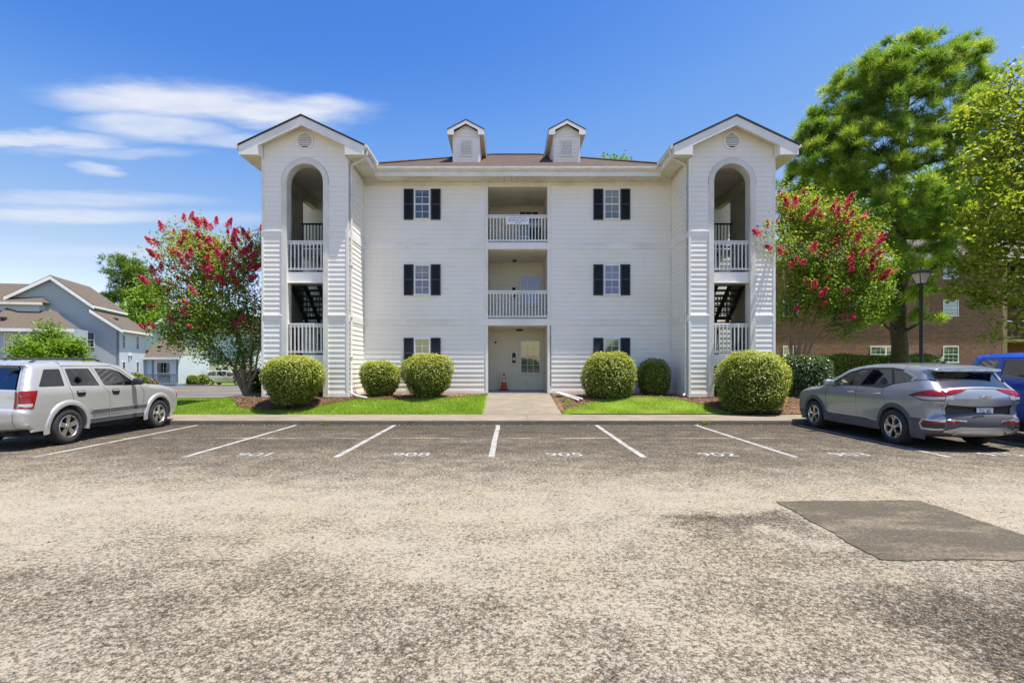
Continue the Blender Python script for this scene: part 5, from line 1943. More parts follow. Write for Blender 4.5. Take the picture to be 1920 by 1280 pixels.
# ---------------- grey crossover on the right
KIA = dict(
    L=4.66, paint='grey_paint', arch=.425, tyre=.36, tw=.235, rim=.24, axles=(.985, 3.74), track=1.86, wheel_style='twin', zb=.25,
    sil=[(.24, .29, .05, .04), (.10, .33, .14, .05), (.02, .42, .20, .09), (.0, .56, .22, .10), (.015, .66, .22, .10), (.06, .70, .22, .09), (.075, .82, .22, .09), (.015, .90, .22, .10),
         (.0, 1.02, .22, .10), (.025, 1.12, .21, .09), (.085, 1.185, .18, .075), (.28, 1.37, .15, .06), (.39, 1.505, .12, .05), (.235, 1.525, .10, .05), (.25, 1.572, .10, .045), (.55, 1.625, .11, .035),
         (1.2, 1.665, .12, .03), (1.9, 1.665, .12, .03), (2.4, 1.62, .12, .03), (2.72, 1.545, .12, .04), (3.50, 1.14, .12, .07), (3.60, 1.11, .12, .05), (4.05, 1.06, .13, .04), (4.40, .97, .15, .05),
         (4.56, .86, .18, .08), (4.63, .72, .20, .10), (4.66, .55, .20, .10), (4.62, .38, .18, .08), (4.48, .26, .10, .05)],
    sharp=(5, 7, 12, 13, 14, 19, 20), plan=[(0, .885), (.5, .912), (1.2, .925), (2.3, .915), (3.6, .925), (4.3, .90), (4.66, .86)],
    sect=[(.2, -.05), (.4, -.022), (.48, -.030), (.60, -.022), (.80, -.004), (.95, .002), (1.02, -.010), (1.10, -.02), (1.17, -.045), (1.24, -.075), (1.55, -.205), (1.70, -.27)],
    windows=[('front_door_window', [(3.02, 1.165), (3.00, 1.20), (2.55, 1.44), (2.22, 1.535), (1.98, 1.55), (2.18, 1.185)], 'car_glass'),
             ('rear_door_window', [(2.05, 1.19), (1.84, 1.555), (1.29, 1.555), (1.12, 1.27), (1.12, 1.245)], 'tint_glass'),
             ('rear_quarter_window', [(1.055, 1.26), (1.22, 1.548), (.95, 1.525), (.62, 1.40), (.66, 1.325)], 'tint_glass')],
    panels=[('quarter_panel', [(-.3, .60), (1.22, .60), (1.22, .85), (1.30, 1.10), (1.30, 1.155), (1.06, 1.245), (.60, 1.33), (.30, 1.36), (.10, 1.24), (-.3, 1.24)], None),
            ('rear_pillar', [(-.3, 1.245), (.10, 1.245), (.30, 1.365), (.60, 1.335), (.60, 1.41), (.94, 1.54), (.94, 1.80), (-.3, 1.80)], None),
            ('window_trim', [(.59, 1.335), (1.06, 1.25), (1.30, 1.16), (2.12, 1.17), (3.06, 1.15), (3.04, 1.215), (2.57, 1.465), (2.24, 1.558), (1.9, 1.585), (1.25, 1.585), (.94, 1.545), (.59, 1.415)], 'black_plastic'),
            ('rear_door', [(1.40, .46), (2.13, .455), (2.13, 1.168), (1.30, 1.158), (1.30, 1.10), (1.22, .85), (1.22, .46)], None),
            ('front_door', [(2.13, .455), (3.22, .46), (3.24, 1.0), (3.10, 1.142), (2.13, 1.168)], None),
            ('roof_side', [(.942, 1.55), (1.25, 1.588), (1.9, 1.588), (2.24, 1.562), (2.58, 1.468), (3.05, 1.218), (3.10, 1.146), (3.7, 1.13), (3.4, 1.8), (.942, 1.8)], None),
            ('fender', [(3.225, .50), (3.4, .45), (4.9, .45), (4.9, 1.4), (3.7, 1.12), (3.105, 1.142), (3.245, 1.0)], None),
            ('sill', [(1.36, .25), (3.38, .25), (3.38, .455), (1.36, .45)], 'grey_cladding'), ('lower_quarter', [(-.3, .2), (.62, .2), (.72, .595), (-.3, .595)], 'grey_cladding'), ('lower_fender', [(4.05, .2), (4.9, .2), (4.9, .445), (4.05, .445)], 'grey_cladding')],
    cuts=[],
    side_trim=[('sill_strip', [(1.44, .43), (2.0, .485), (3.12, .485), (3.12, .515), (1.95, .515), (1.44, .46)], 'satin_silver', .016),
               ('pillar_trim', [(.62, 1.405), (.95, 1.53), (.86, 1.535), (.50, 1.42), (.58, 1.335), (.65, 1.325)], 'satin_silver', .006),
               ('tail_lamp', [(-.1, 1.165), (.16, 1.16), (.54, 1.055), (.50, 1.04), (.30, 1.045), (-.1, 1.05)], 'red_lens', .008), ('reverse_lamp', [(-.1, 1.045), (.30, 1.04), (.47, 1.03), (.26, .985), (-.1, .975)], 'clear_lens', .006), ('lamp_edge', [(-.1, 1.18), (.18, 1.175), (.60, 1.05), (.28, .965), (-.1, .955)], 'black_plastic', .003),
               ('reflector_frame', [(-.1, .40), (.30, .40), (.36, .51), (.28, .615), (-.1, .60)], 'satin_silver', .004), ('reflector_cavity', [(-.1, .435), (.27, .435), (.315, .51), (.25, .580), (-.1, .57)], 'black_plastic', .008), ('reflector', [(-.1, .52), (.30, .52), (.25, .575), (-.1, .565)], 'red_lens', .012),
               ('fuel_door', rounded([(.66, .90), (.86, .90), (.86, 1.08), (.66, 1.08)], .06), 'grey_paint', .0025), ('headlamp', [(4.42, .78), (4.9, .78), (4.9, .93), (4.35, .92)], 'clear_lens', .006)],
    strips=[('rear_skid', [(0, -1), (2, -1), (2, 1), (0, 1)], 'grey_cladding', [], 0), ('rear_bumper', [(2, -1), (5, -1), (5, 1), (2, 1)], 'grey_cladding', [], 0), ('plate_recess', [(5, -.93), (7, -.93), (7, .93), (5, .93)], 'black_plastic', [], -.02), ('tailgate_edge', [(5, -1), (10, -1), (10, -.93), (5, -.93)], None, [], 0), ('tailgate_edge', [(5, 1), (10, 1), (10, .93), (5, .93)], None, [], 0),
            ('tailgate', [(7, -.93), (10, -.93), (10, .93), (7, .93)], None, [], 0), ('rear_window', [(10.0, -.93), (12.9, -.93), (12.9, .93), (10.0, .93)], 'privacy_glass', [], -.003), ('rear_window_edge', [(10, -1), (13, -1), (13, -.935), (10, -.935)], 'black_plastic', [], 0), ('rear_window_edge', [(10, 1), (13, 1), (13, .935), (10, .935)], 'black_plastic', [], 0),
            ('spoiler_lip', [(12.95, -1), (14, -1), (14, 1), (12.95, 1)], None, [], 0), ('roof', [(14, -1), (19, -1), (19, 1), (14, 1)], None, [], 0), ('windscreen', [(19.05, -.95), (20, -.95), (20, .95), (19.05, .95)], 'car_glass', [], -.004), ('cowl', [(20, -1), (21, -1), (21, 1), (20, 1)], 'black_plastic', [], -.004),
            ('bonnet', [(21, -1), (23.6, -1), (23.6, 1), (21, 1)], None, [], 0), ('grille', [(23.6, -1), (27, -1), (27, 1), (23.6, 1)], 'black_plastic', [], 0), ('front_skid', [(27, -1), (28, -1), (28, 1), (27, 1)], 'satin_silver', [], 0),
            ('tail_lamp', [(8.9, -1), (9.75, -1), (9.55, -.42), (9.3, -.42), (8.6, -.78), (8.3, -1)], 'red_lens', [], .010), ('tail_lamp', [(8.9, 1), (9.75, 1), (9.55, .42), (9.3, .42), (8.6, .78), (8.3, 1)], 'red_lens', [], .010),
            ('lamp_bar', [(9.3, -.42), (9.55, -.42), (9.55, .42), (9.3, .42)], 'black_plastic', [], .006),
            ('reverse_lamp', [(7.6, -1), (8.35, -1), (8.5, -.80), (7.7, -.82)], 'clear_lens', [], .009), ('reverse_lamp', [(7.6, 1), (8.35, 1), (8.5, .80), (7.7, .82)], 'clear_lens', [], .009),
            ('skid_trim', [(1.2, -.72), (2.5, -.62), (2.5, .62), (1.2, .72)], 'satin_silver', [], .014), ('skid_trim', [(1.6, -1), (1.95, -1), (2.55, -.62), (2.1, -.62), (1.5, -.75)], 'satin_silver', [], .016), ('skid_trim', [(1.6, 1), (1.95, 1), (2.55, .62), (2.1, .62), (1.5, .75)], 'satin_silver', [], .016),
            ('reflector', [(2.75, -1), (3.3, -1), (3.2, -.58), (3.0, -.58)], 'red_lens', [], .012), ('reflector', [(2.75, 1), (3.3, 1), (3.2, .58), (3.0, .58)], 'red_lens', [], .012), ('reflector_frame', [(3.25, -1), (3.55, -1), (3.35, -.5), (3.1, -.5)], 'satin_silver', [], .010), ('reflector_frame', [(3.25, 1), (3.55, 1), (3.35, .5), (3.1, .5)], 'satin_silver', [], .010)],
    strip_glass=[[(10.1, -.9), (12.7, -.9), (12.7, .9), (10.1, .9)], [(19.1, -.93), (19.95, -.93), (19.95, .93), (19.1, .93)]],
    flare_mat='grey_cladding', flare_w=.075, flare_off=.018, cabin=(.5, 3.2, 1.20), seats=(1.25, 2.3), mirror=(2.93, 1.15), mirror_mat='blue_mirror' if False else 'grey_paint', handles=[(1.44, 1.03), (2.30, 1.02)], handle_mat='satin_silver')
kia, ksh = vehicle(KIA, 'grey crossover SUV parked beside the blue pickup truck', 'car', 'parked_car', (8.985, 9.715, 0))


def on_strip(sh, k, t, off):
    return Vector(sh.strip(np.array([sh.s_at(k)]), np.array([t]), off)[0])


pp = on_strip(ksh, 5.5, .0, .0)
pl = thing('number_plate', loc=(.06, pp.y - .012, .765), parent=kia)
MB().bbox(-.155, .155, -.008, .004, -.078, .078, .003).build('plate', M['sign_white'], pl, world=False)
MB().box(-.145, .145, -.0095, -.0085, -.07, -.036).box(-.145, .145, -.0095, -.0085, .052, .07).build('plate_band', M['cooler_blue'], pl, world=False)
text_mesh('plate_text', 'TGL 482', .088, M['sign_ink'], pl, (0, -.0105, .008), (R(90), 0, 0), sx=.74, bold=.001)
def rear_at(sh, t, z, k0, k1):
    """point of the tail at height z, and the yaw of the surface there"""
    k = min(np.linspace(k0, k1, 200), key=lambda q: abs(on_strip(sh, q, t, 0).z - z))
    a, b = on_strip(sh, k, t - .08, 0), on_strip(sh, k, t + .08, 0)
    return on_strip(sh, k, t, 0), math.atan2(b.y - a.y, b.x - a.x)


bq, _ = rear_at(ksh, 0, 1.045, 7, 9.5)
lg = thing('badge', loc=(0, bq.y - .026, 1.045), parent=kia)
for (a, b) in (((0, 1), (0, 0)), ((0, .12), (.75, 1)), ((.45, .62), (.95, 0)), ((.95, 0), (1.2, .95)), ((1.2, .95), (1.45, .0)), ((1.45, .02), (2.1, 1)), ((2.1, 1), (2.1, 0))):
    a, b = [Vector(((q[0] - 1.05) * .085, 0, (q[1] - .5) * .055)) for q in (a, b)]
    dd = (b - a).normalized()
    nn = Vector((-dd.z, 0, dd.x)) * .006
    MB().add([a - nn, a + nn, b + nn, b - nn] + [q + Vector((0, .012, 0)) for q in (a - nn, a + nn, b + nn, b - nn)], [(0, 1, 2, 3), (0, 4, 5, 1), (1, 5, 6, 2), (2, 6, 7, 3), (3, 7, 4, 0)]).build('badge_stroke', M['chrome'], lg, world=False)
q, yw = rear_at(ksh, -.60, .955, 7, 8.5)
text_mesh('model_lettering', 'SPORTAGE', .05, M['chrome'], kia, (q.x, q.y - .012, q.z), (R(90), 0, yw), sx=1.1)
MB().add([(-.03, .75, 1.675), (.03, .75, 1.675), (.03, 1.0, 1.69), (-.03, 1.0, 1.69), (0, .78, 1.745), (0, .92, 1.70)], [(0, 1, 4), (0, 4, 5, 3), (1, 2, 5, 4), (2, 3, 5)]).build('antenna_fin', M['black_plastic'], kia, world=False)
MB().tube([(.02, .25, .34), (.10, .2, .30), (.16, .2, .33)], .012, 8).build('tow_hook', M['alloy'], kia, world=False)

# ---------------- blue pickup, nose towards the camera
TRUCK = dict(
    L=5.8, paint='blue_paint', arch=.46, tyre=.40, tw=.27, rim=.26, axles=(1.15, 4.70), track=1.95, wheel_style='twin2', zb=.45,
    sil=[(.20, .50, .05, .02), (.02, .52, .08, .03), (.0, .72, .08, .03), (.10, .75, .06, .02), (.10, 1.36, .06, .02), (.16, 1.40, .05, .0), (1.93, 1.40, .05, .0), (1.97, 1.42, .06, .02), (2.04, 1.50, .10, .03), (2.20, 1.84, .12, .03),
         (2.32, 1.885, .13, .03), (2.9, 1.91, .13, .03), (3.4, 1.885, .13, .03), (3.68, 1.82, .13, .04), (4.30, 1.36, .12, .06), (4.40, 1.32, .12, .05), (5.2, 1.27, .14, .05), (5.62, 1.17, .16, .07), (5.72, 1.0, .18, .10), (5.78, .72, .18, .10), (5.76, .52, .16, .08), (5.5, .44, .1, .04)],
    sharp=(3, 5, 6, 7, 13, 14), plan=[(0, .98), (2.0, .985), (4.8, .985), (5.3, .97), (5.8, .92)],
    sect=[(.4, -.05), (.6, -.02), (.85, .01), (1.1, .012), (1.28, .0), (1.36, -.03), (1.42, -.06), (1.85, -.20), (1.95, -.24)],
    windows=[('rear_door_window', [(2.20, 1.385), (2.86, 1.37), (2.84, 1.76), (2.44, 1.76)], 'tint_glass'), ('front_door_window', [(2.97, 1.37), (3.95, 1.345), (3.94, 1.40), (3.50, 1.72), (3.30, 1.765), (2.95, 1.765)], 'tint_glass')],
    panels=[('bed_side', [(-.3, .45), (1.98, .45), (1.98, 1.6), (-.3, 1.6)], None), ('cab_corner', [(1.985, .45), (2.10, .45), (2.12, 1.33), (2.40, 1.80), (2.40, 2.0), (1.985, 2.0)], None),
            ('rear_door', [(2.10, .50), (2.91, .50), (2.91, 1.80), (2.40, 1.80), (2.12, 1.33)], None), ('front_door', [(2.91, .50), (4.05, .50), (4.06, 1.30), (3.96, 1.42), (3.52, 1.75), (3.32, 1.80), (2.91, 1.80)], None),
            ('roof_side', [(2.402, 1.803), (3.33, 1.803), (3.53, 1.755), (3.98, 1.42), (4.6, 1.38), (4.0, 2.1), (2.402, 2.1)], None), ('fender', [(4.05, .50), (4.2, .46), (6.0, .45), (6.0, 1.6), (4.6, 1.37), (3.98, 1.41), (4.065, 1.30)], None), ('sill', [(1.62, .45), (4.24, .45), (4.24, .497), (1.62, .497)], 'black_plastic')],
    side_trim=[('tail_lamp', [(.02, .85), (.20, .85), (.20, 1.32), (.02, 1.32)], 'red_lens', .006), ('headlamp', [(5.45, .92), (6.0, .92), (6.0, 1.12), (5.40, 1.12)], 'clear_lens', .006), ('chrome_bumper', [(5.35, .46), (6.0, .46), (6.0, .70), (5.35, .70)], 'chrome', .008)],
    strips=[('rear_bumper', [(0, -1), (3, -1), (3, 1), (0, 1)], 'chrome', [], .004), ('tailgate', [(3, -1), (5, -1), (5, 1), (3, 1)], None, [], 0), ('bed_cover', [(5, -1), (7, -1), (7, 1), (5, 1)], 'black_plastic', [], -.004), ('cab_back', [(7, -1), (10, -1), (10, 1), (7, 1)], None, [[(7.9, -.8), (9, -.8), (9, .8), (7.9, .8)]], 0), ('rear_window', [(7.9, -.79), (9, -.79), (9, .79), (7.9, .79)], 'tint_glass', [], -.006),
            ('roof', [(10, -1), (13, -1), (13, 1), (10, 1)], None, [], 0), ('windscreen', [(13.05, -.95), (14, -.95), (14, .95), (13.05, .95)], 'car_glass', [], -.004), ('cowl', [(14, -1), (15, -1), (15, 1), (14, 1)], 'black_plastic', [], -.004), ('bonnet', [(15, -1), (17, -1), (17, 1), (15, 1)], None, [], 0), ('grille', [(17, -.62), (19, -.62), (19, .62), (17, .62)], 'chrome', [], .006), ('nose', [(17, -1), (19, -1), (19, -.63), (17, -.63)], None, [], 0), ('nose', [(17, 1), (19, 1), (19, .63), (17, .63)], None, [], 0), ('front_bumper', [(19, -1), (21, -1), (21, 1), (19, 1)], 'chrome', [], .006)],
    strip_glass=[[(7.95, -.76), (8.95, -.76), (8.95, .76), (7.95, .76)], [(13.1, -.93), (13.95, -.93), (13.95, .93), (13.1, .93)]],
    flare_w=.06, flare_off=.03, cabin=(2.2, 3.8, 1.36), seats=(2.55, 3.25), mirror=(3.86, 1.40), mirror_mat='black_plastic', handles=[(2.32, 1.18), (3.06, 1.18)], handle_mat='chrome')
truck, tsh = vehicle(TRUCK, 'bright blue pickup truck at the right edge of the lot', 'truck', 'pickup_truck', (11.62, 14.05, 0), math.pi)

# ---------------- pale van far left
VAN = dict(
    L=5.05, paint='beige_paint', arch=.38, tyre=.33, tw=.22, rim=.21, axles=(1.0, 4.03), track=1.9, wheel_style='five', zb=.27,
    sil=[(.2, .30, .05, .03), (.04, .36, .12, .05), (.0, .55, .18, .07), (.03, .75, .18, .07), (.06, .95, .16, .06), (.12, 1.10, .14, .05), (.38, 1.62, .12, .04), (.50, 1.70, .12, .03), (1.2, 1.755, .13, .03), (2.2, 1.76, .13, .03), (3.0, 1.70, .13, .03), (3.35, 1.62, .13, .04), (4.25, 1.12, .12, .07), (4.35, 1.08, .12, .05), (4.75, .95, .16, .06), (4.95, .78, .2, .1), (5.03, .55, .2, .1), (4.95, .32, .14, .05)],
    sharp=(11,), plan=[(0, .93), (.6, .96), (4.2, .96), (5.05, .88)],
    sect=[(.2, -.04), (.5, 0), (.9, .0), (1.05, -.03), (1.7, -.22), (1.8, -.26)],
    windows=[('rear_quarter_window', [(.50, 1.13), (1.55, 1.12), (1.55, 1.58), (.72, 1.56)], 'tint_glass'), ('sliding_door_window', [(1.65, 1.12), (2.75, 1.11), (2.75, 1.60), (1.65, 1.59)], 'tint_glass'), ('front_door_window', [(2.87, 1.11), (3.95, 1.09), (3.90, 1.15), (3.30, 1.50), (2.87, 1.59)], 'tint_glass')],
    panels=[('quarter_panel', [(-.2, .27), (1.6, .27), (1.6, 1.62), (1.6, 1.9), (-.2, 1.9)], None), ('sliding_door', [(1.6, .34), (2.81, .34), (2.81, 1.64), (1.6, 1.64)], None), ('front_door', [(2.81, .34), (3.6, .34), (4.0, 1.06), (3.32, 1.56), (2.81, 1.64)], None), ('roof_side', [(1.605, 1.645), (2.81, 1.645), (3.33, 1.565), (4.05, 1.07), (4.5, 1.1), (4.2, 1.9), (1.605, 1.9)], None), ('fender', [(3.605, .27), (5.3, .27), (5.3, 1.3), (4.05, 1.065)], None), ('sill', [(1.6, .27), (3.6, .27), (3.6, .335), (1.6, .335)], 'grey_cladding')],
    side_trim=[('tail_lamp', [(-.1, .80), (.12, .80), (.22, 1.10), (-.1, 1.10)], 'red_lens', .006), ('headlamp', [(4.6, .70), (5.2, .70), (5.2, .88), (4.55, .86)], 'clear_lens', .006)],
    strips=[('rear_bumper', [(0, -1), (3, -1), (3, 1), (0, 1)], None, [], 0), ('tailgate', [(3, -1), (5, -1), (5, 1), (3, 1)], None, [], 0), ('rear_window', [(5, -.93), (6, -.93), (6, .93), (5, .93)], 'tint_glass', [], -.003), ('roof', [(6, -1), (11, -1), (11, 1), (6, 1)], None, [], 0), ('windscreen', [(11.05, -.95), (12, -.95), (12, .95), (11.05, .95)], 'car_glass', [], -.003), ('bonnet', [(12, -1), (15, -1), (15, 1), (12, 1)], None, [], 0), ('front_bumper', [(15, -1), (17, -1), (17, 1), (15, 1)], None, [], 0)],
    strip_glass=[[(5.1, -.9), (5.9, -.9), (5.9, .9), (5.1, .9)], [(11.1, -.93), (11.95, -.93), (11.95, .93), (11.1, .93)]],
    flare_w=.03, flare_off=.012, cabin=(.8, 3.6, 1.10), seats=(1.4, 2.9), mirror=(3.80, 1.12), handles=[(2.65, .98), (2.98, .98)])
vz = float(H(-34, 62))
van, vsh = vehicle(VAN, 'pale beige minivan parked across the road behind the flowering tree', 'van', 'minivan', (-36.0, 61.5, vz), R(-90))


# ================================================================== planting
def unit(v):
    return v / np.maximum(np.linalg.norm(v, axis=-1, keepdims=True), 1e-9)


def rand_dirs(n):
    return unit(rng.normal(size=(n, 3)))


def leaves(pos, nrm, ln, wd, fold=.25, axis=None):
    """kite-shaped leaves at pos, faces about nrm; returns verts, faces (n,4)"""
    n = len(pos)
    nrm = unit(nrm)
    a = rand_dirs(n) if axis is None else axis + rng.normal(0, .35, (n, 3))
    a = unit(a - nrm * np.sum(a * nrm, 1, keepdims=True))
    b = np.cross(nrm, a)
    ln = np.broadcast_to(np.asarray(ln, float).reshape(-1, 1), (n, 1)) * rng.uniform(.7, 1.25, (n, 1))
    wd = np.broadcast_to(np.asarray(wd, float).reshape(-1, 1), (n, 1)) * rng.uniform(.75, 1.2, (n, 1))
    base = pos - a * ln * .5
    tip = pos + a * ln * .5 - nrm * ln * fold * .5
    lf = pos + b * wd * .5 + nrm * wd * fold
    rt = pos - b * wd * .5 + nrm * wd * fold
    V = np.stack([base, rt, tip, lf], 1).reshape(-1, 3)
    F = np.arange(4 * n).reshape(-1, 4)
    return V, F


def leaf_obj(name, V, F, mat, parent, var=None, world=True):
    if var is None: var = rng.uniform(0, 1, len(F))
    me = np_mesh(name, V, F, var)
    return link(name, me, mat, parent, world)


def lump(d, k, seed, amp):
    """cheap smooth lumpiness over directions"""
    r_ = np.random.default_rng(seed)
    out = np.zeros(len(d))
    for i in range(k):
        w = r_.normal(0, 1, 3) * (2 + i * 1.2)
        out += np.sin(d @ w + r_.uniform(0, 6.28)) / (1 + .5 * i)
    return 1 + amp * out / 1.8


def bush(label, px, D, wpx, ytop, ybot, mat, prof=None, n=9000, ry=None, seed=1, cat='bush', name='round_bush', group=None, leaf=(.062, .040), amp=.075, holes=.0):
    cx = (px - PX) / FPX * D
    zt, zb = CAMZ + (PY - ytop) / FPX * D, CAMZ + (PY - ybot) / FPX * D
    rx = wpx / 2 / FPX * D
    ry = ry or rx * .92
    g0_ = float(H(cx, D))
    zb = min(zb, g0_ + .06)
    h = zt - zb
    root = thing(name, label, cat, (cx, D, g0_), group=group)
    n = int(n * .72)
    prof = prof or [(0, .50), (.1, .72), (.25, .90), (.45, 1.0), (.65, .99), (.82, .86), (.93, .62), (1, .0)]
    ph, pr = zip(*prof)
    # sample the surface of revolution evenly
    hh = np.linspace(0, 1, 200)
    rr = np.interp(hh, ph, pr)
    rr = np.convolve(np.pad(rr, 5, 'edge'), np.ones(11) / 11, 'valid')
    rr[-1] = 0
    ds = np.hypot(np.gradient(rr) * rx, np.gradient(hh) * h)
    cdf = np.cumsum((rr * rx + .02) * ds)
    cdf /= cdf[-1]
    u = rng.uniform(0, 1, n)
    hs = np.interp(u, cdf, hh)
    th = rng.uniform(0, 2 * math.pi, n)
    r0 = np.interp(hs, hh, rr)
    d = np.stack([np.cos(th) * r0, np.sin(th) * r0, (hs - .5) * 1.6], 1)
    lm = lump(unit(d), 7, seed, amp)
    dep = rng.normal(.035, .045, n)
    q = lm * (1 - dep)
    pos = np.stack([cx + np.cos(th) * r0 * rx * q, D + np.sin(th) * r0 * ry * q, zb + h * (.5 + (hs - .5) * (lm * (1 - dep * .7)))], 1)
    dr = np.gradient(rr * rx, hh * h)
    sl = np.interp(hs, hh, dr)
    nr = unit(np.stack([np.cos(th), np.sin(th), -sl], 1))
    nr = unit(nr * .8 + np.array([0, 0, .95]) + rng.normal(0, .45, (n, 3)))
    V, F = leaves(pos, nr, leaf[0], leaf[1])
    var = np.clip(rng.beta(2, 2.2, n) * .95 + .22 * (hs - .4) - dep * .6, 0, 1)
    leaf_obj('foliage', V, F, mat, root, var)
    # inner twigs: stems fanning from the ground to the shell
    mb = MB()
    for k in range(26):
        t = rng.uniform(0, 6.28)
        e = rng.uniform(.35, .95)
        rad = np.interp(e, ph, pr) * .9
        a = Vector((cx + .08 * math.cos(t), D + .08 * math.sin(t), g0_ - .03))
        b = Vector((cx + rx * rad * math.cos(t) * rng.uniform(.5, .95), D + ry * rad * math.sin(t) * rng.uniform(.5, .95), zb + h * e * .95))
        m_ = a.lerp(b, .45) + Vector((0, 0, .12 * h))
        mb.tube([a, m_, b], [.016, .011, .004], 5, cap=False)
    mb.build('stems', M['bark'], root)
    # dense inner leaf mass that fills the heart of the bush
    n2 = n // 3
    hs2 = rng.uniform(.06, .90, n2)
    th2 = rng.uniform(0, 6.28, n2)
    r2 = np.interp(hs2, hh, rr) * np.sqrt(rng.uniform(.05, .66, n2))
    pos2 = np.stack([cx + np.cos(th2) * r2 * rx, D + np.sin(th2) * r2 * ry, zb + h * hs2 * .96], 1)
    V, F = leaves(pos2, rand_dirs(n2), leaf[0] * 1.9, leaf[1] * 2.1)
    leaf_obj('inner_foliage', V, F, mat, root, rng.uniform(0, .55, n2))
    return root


PR_TAPER = [(0, .42), (.12, .60), (.3, .82), (.5, .97), (.66, 1.0), (.82, .93), (.93, .70), (1, .0)]
PR_ROUND = [(0, .62), (.08, .82), (.25, .95), (.45, 1.0), (.65, .96), (.82, .82), (.94, .52), (1, .0)]
BG = 'clipped bushes in front of the building'
bush('wide clipped bush in front of the left stair tower', 550, 16.4, 116, 667, 750, M['bush_leaf'], PR_TAPER, 15000, seed=1, group=BG)
bush('smaller clipped bush beside the left tower downspout', 713, 17.85, 73, 675, 748, M['bush_leaf'], PR_TAPER, 9500, seed=2, group=BG)
bush('clipped bush under the left ground floor window', 801.5, 17.6, 95, 664, 747, M['bush_leaf'], PR_TAPER, 13000, seed=3, group=BG)
bush('round clipped bush under the right ground floor window', 1141, 17.6, 99, 657, 748, M['bush_leaf'], PR_ROUND, 13500, seed=4, group=BG)
bush('small round bush in the right tower shade', 1226, 18.2, 59, 672, 737, M['bush_leaf'], PR_ROUND, 7500, seed=5, group=BG)
bush('largest round bush nearest the grey car', 1410, 15.95, 129, 655, 767, M['bush_leaf'], PR_ROUND, 17000, seed=6, group=BG)
bush('dark green clipped bush behind the largest round bush', 1508, 17.9, 92, 666, 748, M['dark_bush_leaf'], [(0, .85), (.2, .98), (.5, 1.0), (.8, .96), (.95, .8), (1, 0)], 12000, seed=7, group=BG)
bush('dark shrub behind the trunks of the left flowering tree', 492, 20.6, 50, 690, 742, M['dark_bush_leaf'], PR_ROUND, 5000, seed=8, ry=.9, cat='shrub', name='shrub')


def hedge(label, x0, x1, y, ry, z0, z1, mat, n, name='hedge', leaf=(.06, .04), yaw=0.):
    cx = (x0 + x1) / 2
    root = thing(name, label, 'hedge', (cx, y, z0))
    w, h = x1 - x0, z1 - z0
    u = rng.uniform(0, 1, n)
    top = u < .42
    X = rng.uniform(x0, x1, n)
    wob = .05 * np.sin(X * 2.1) + .04 * np.sin(X * 5.3 + 1)
    Y = np.where(top, y + rng.uniform(-ry, ry, n), y + np.where(rng.uniform(0, 1, n) < .8, -ry, ry) * (1 + .12 * np.sin(X * 3 + 2)) + rng.normal(0, .05, n))
    Z = np.where(top, z1 + wob + rng.normal(0, .035, n), z0 + h * rng.uniform(0, 1, n) ** .8)
    ex = rng.uniform(0, 1, n) < .05
    nr = np.where(top[:, None], np.array([0, 0, 1.]), np.array([0, -1., .35]))
    nr = unit(nr + rng.normal(0, .5, (n, 3)))
    V, F = leaves(np.stack([X, Y, Z], 1), nr, leaf[0], leaf[1])
    leaf_obj('foliage', V, F, mat, root)
    n2 = n // 3
    pos = np.stack([rng.uniform(x0, x1, n2), y + rng.uniform(-ry * .9, ry * .9, n2), z0 + h * rng.uniform(0, .96, n2)], 1)
    V, F = leaves(pos, rand_dirs(n2), leaf[0] * 2.2, leaf[1] * 2.4)
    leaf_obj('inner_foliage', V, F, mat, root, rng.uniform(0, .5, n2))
    mb = MB()
    for k in range(int(w * 3)):
        X_ = rng.uniform(x0 + .1, x1 - .1)
        mb.tube([(X_, y, z0 - .05), (X_ + rng.normal(0, .1), y + rng.normal(0, .15), z0 + h * .5), (X_ + rng.normal(0, .2), y + rng.normal(0, .2), z1 - .1)], [.018, .012, .005], 5, cap=False)
    mb.build('stems', M['bark'], root)


hedge('long yellow green hedge in front of the brick building', 13.2, 19.6, 23.6, .55, .30, 2.02, M['hedge_leaf'], 20000)


def tube_tree(mb, pts, r0, r1, n=7):
    k = len(pts)
    mb.tube(pts, [r0 + (r1 - r0) * (i / (k - 1)) ** .8 for i in range(k)], n, cap=False)


def bez(a, b, c, n):
    return [(a * (1 - t) ** 2 + b * (2 * t * (1 - t)) + c * t * t) for t in np.linspace(0, 1, n)]


def clump_centres(blobs, n, shell=.55):
    """points in a list of ellipsoids (centre, radii), more of them near the surface"""
    vol = np.array([b[1][0] * b[1][1] * b[1][2] for b in blobs]) ** .8
    cnt = rng.multinomial(n, vol / vol.sum())
    out, nor = [], []
    for (c, r), k in zip(blobs, cnt):
        d = rand_dirs(k)
        q = np.maximum(rng.uniform(0, 1, (k, 1)) ** (1 / 3), rng.uniform(shell * .6, 1, (k, 1)) * (rng.uniform(0, 1, (k, 1)) < .75))
        out.append(np.array(c) + d * q * np.array(r))
        nor.append(d)
    return np.concatenate(out), np.concatenate(nor)


def pb(px, py, D, rx, ry, rd=None):
    """an ellipsoid that covers a patch of the picture at distance D"""
    p = at(px, py, D)
    s = D / FPX
    return ((p.x, p.y, p.z), (rx * s, rd or (rx + ry) / 2 * s, ry * s))


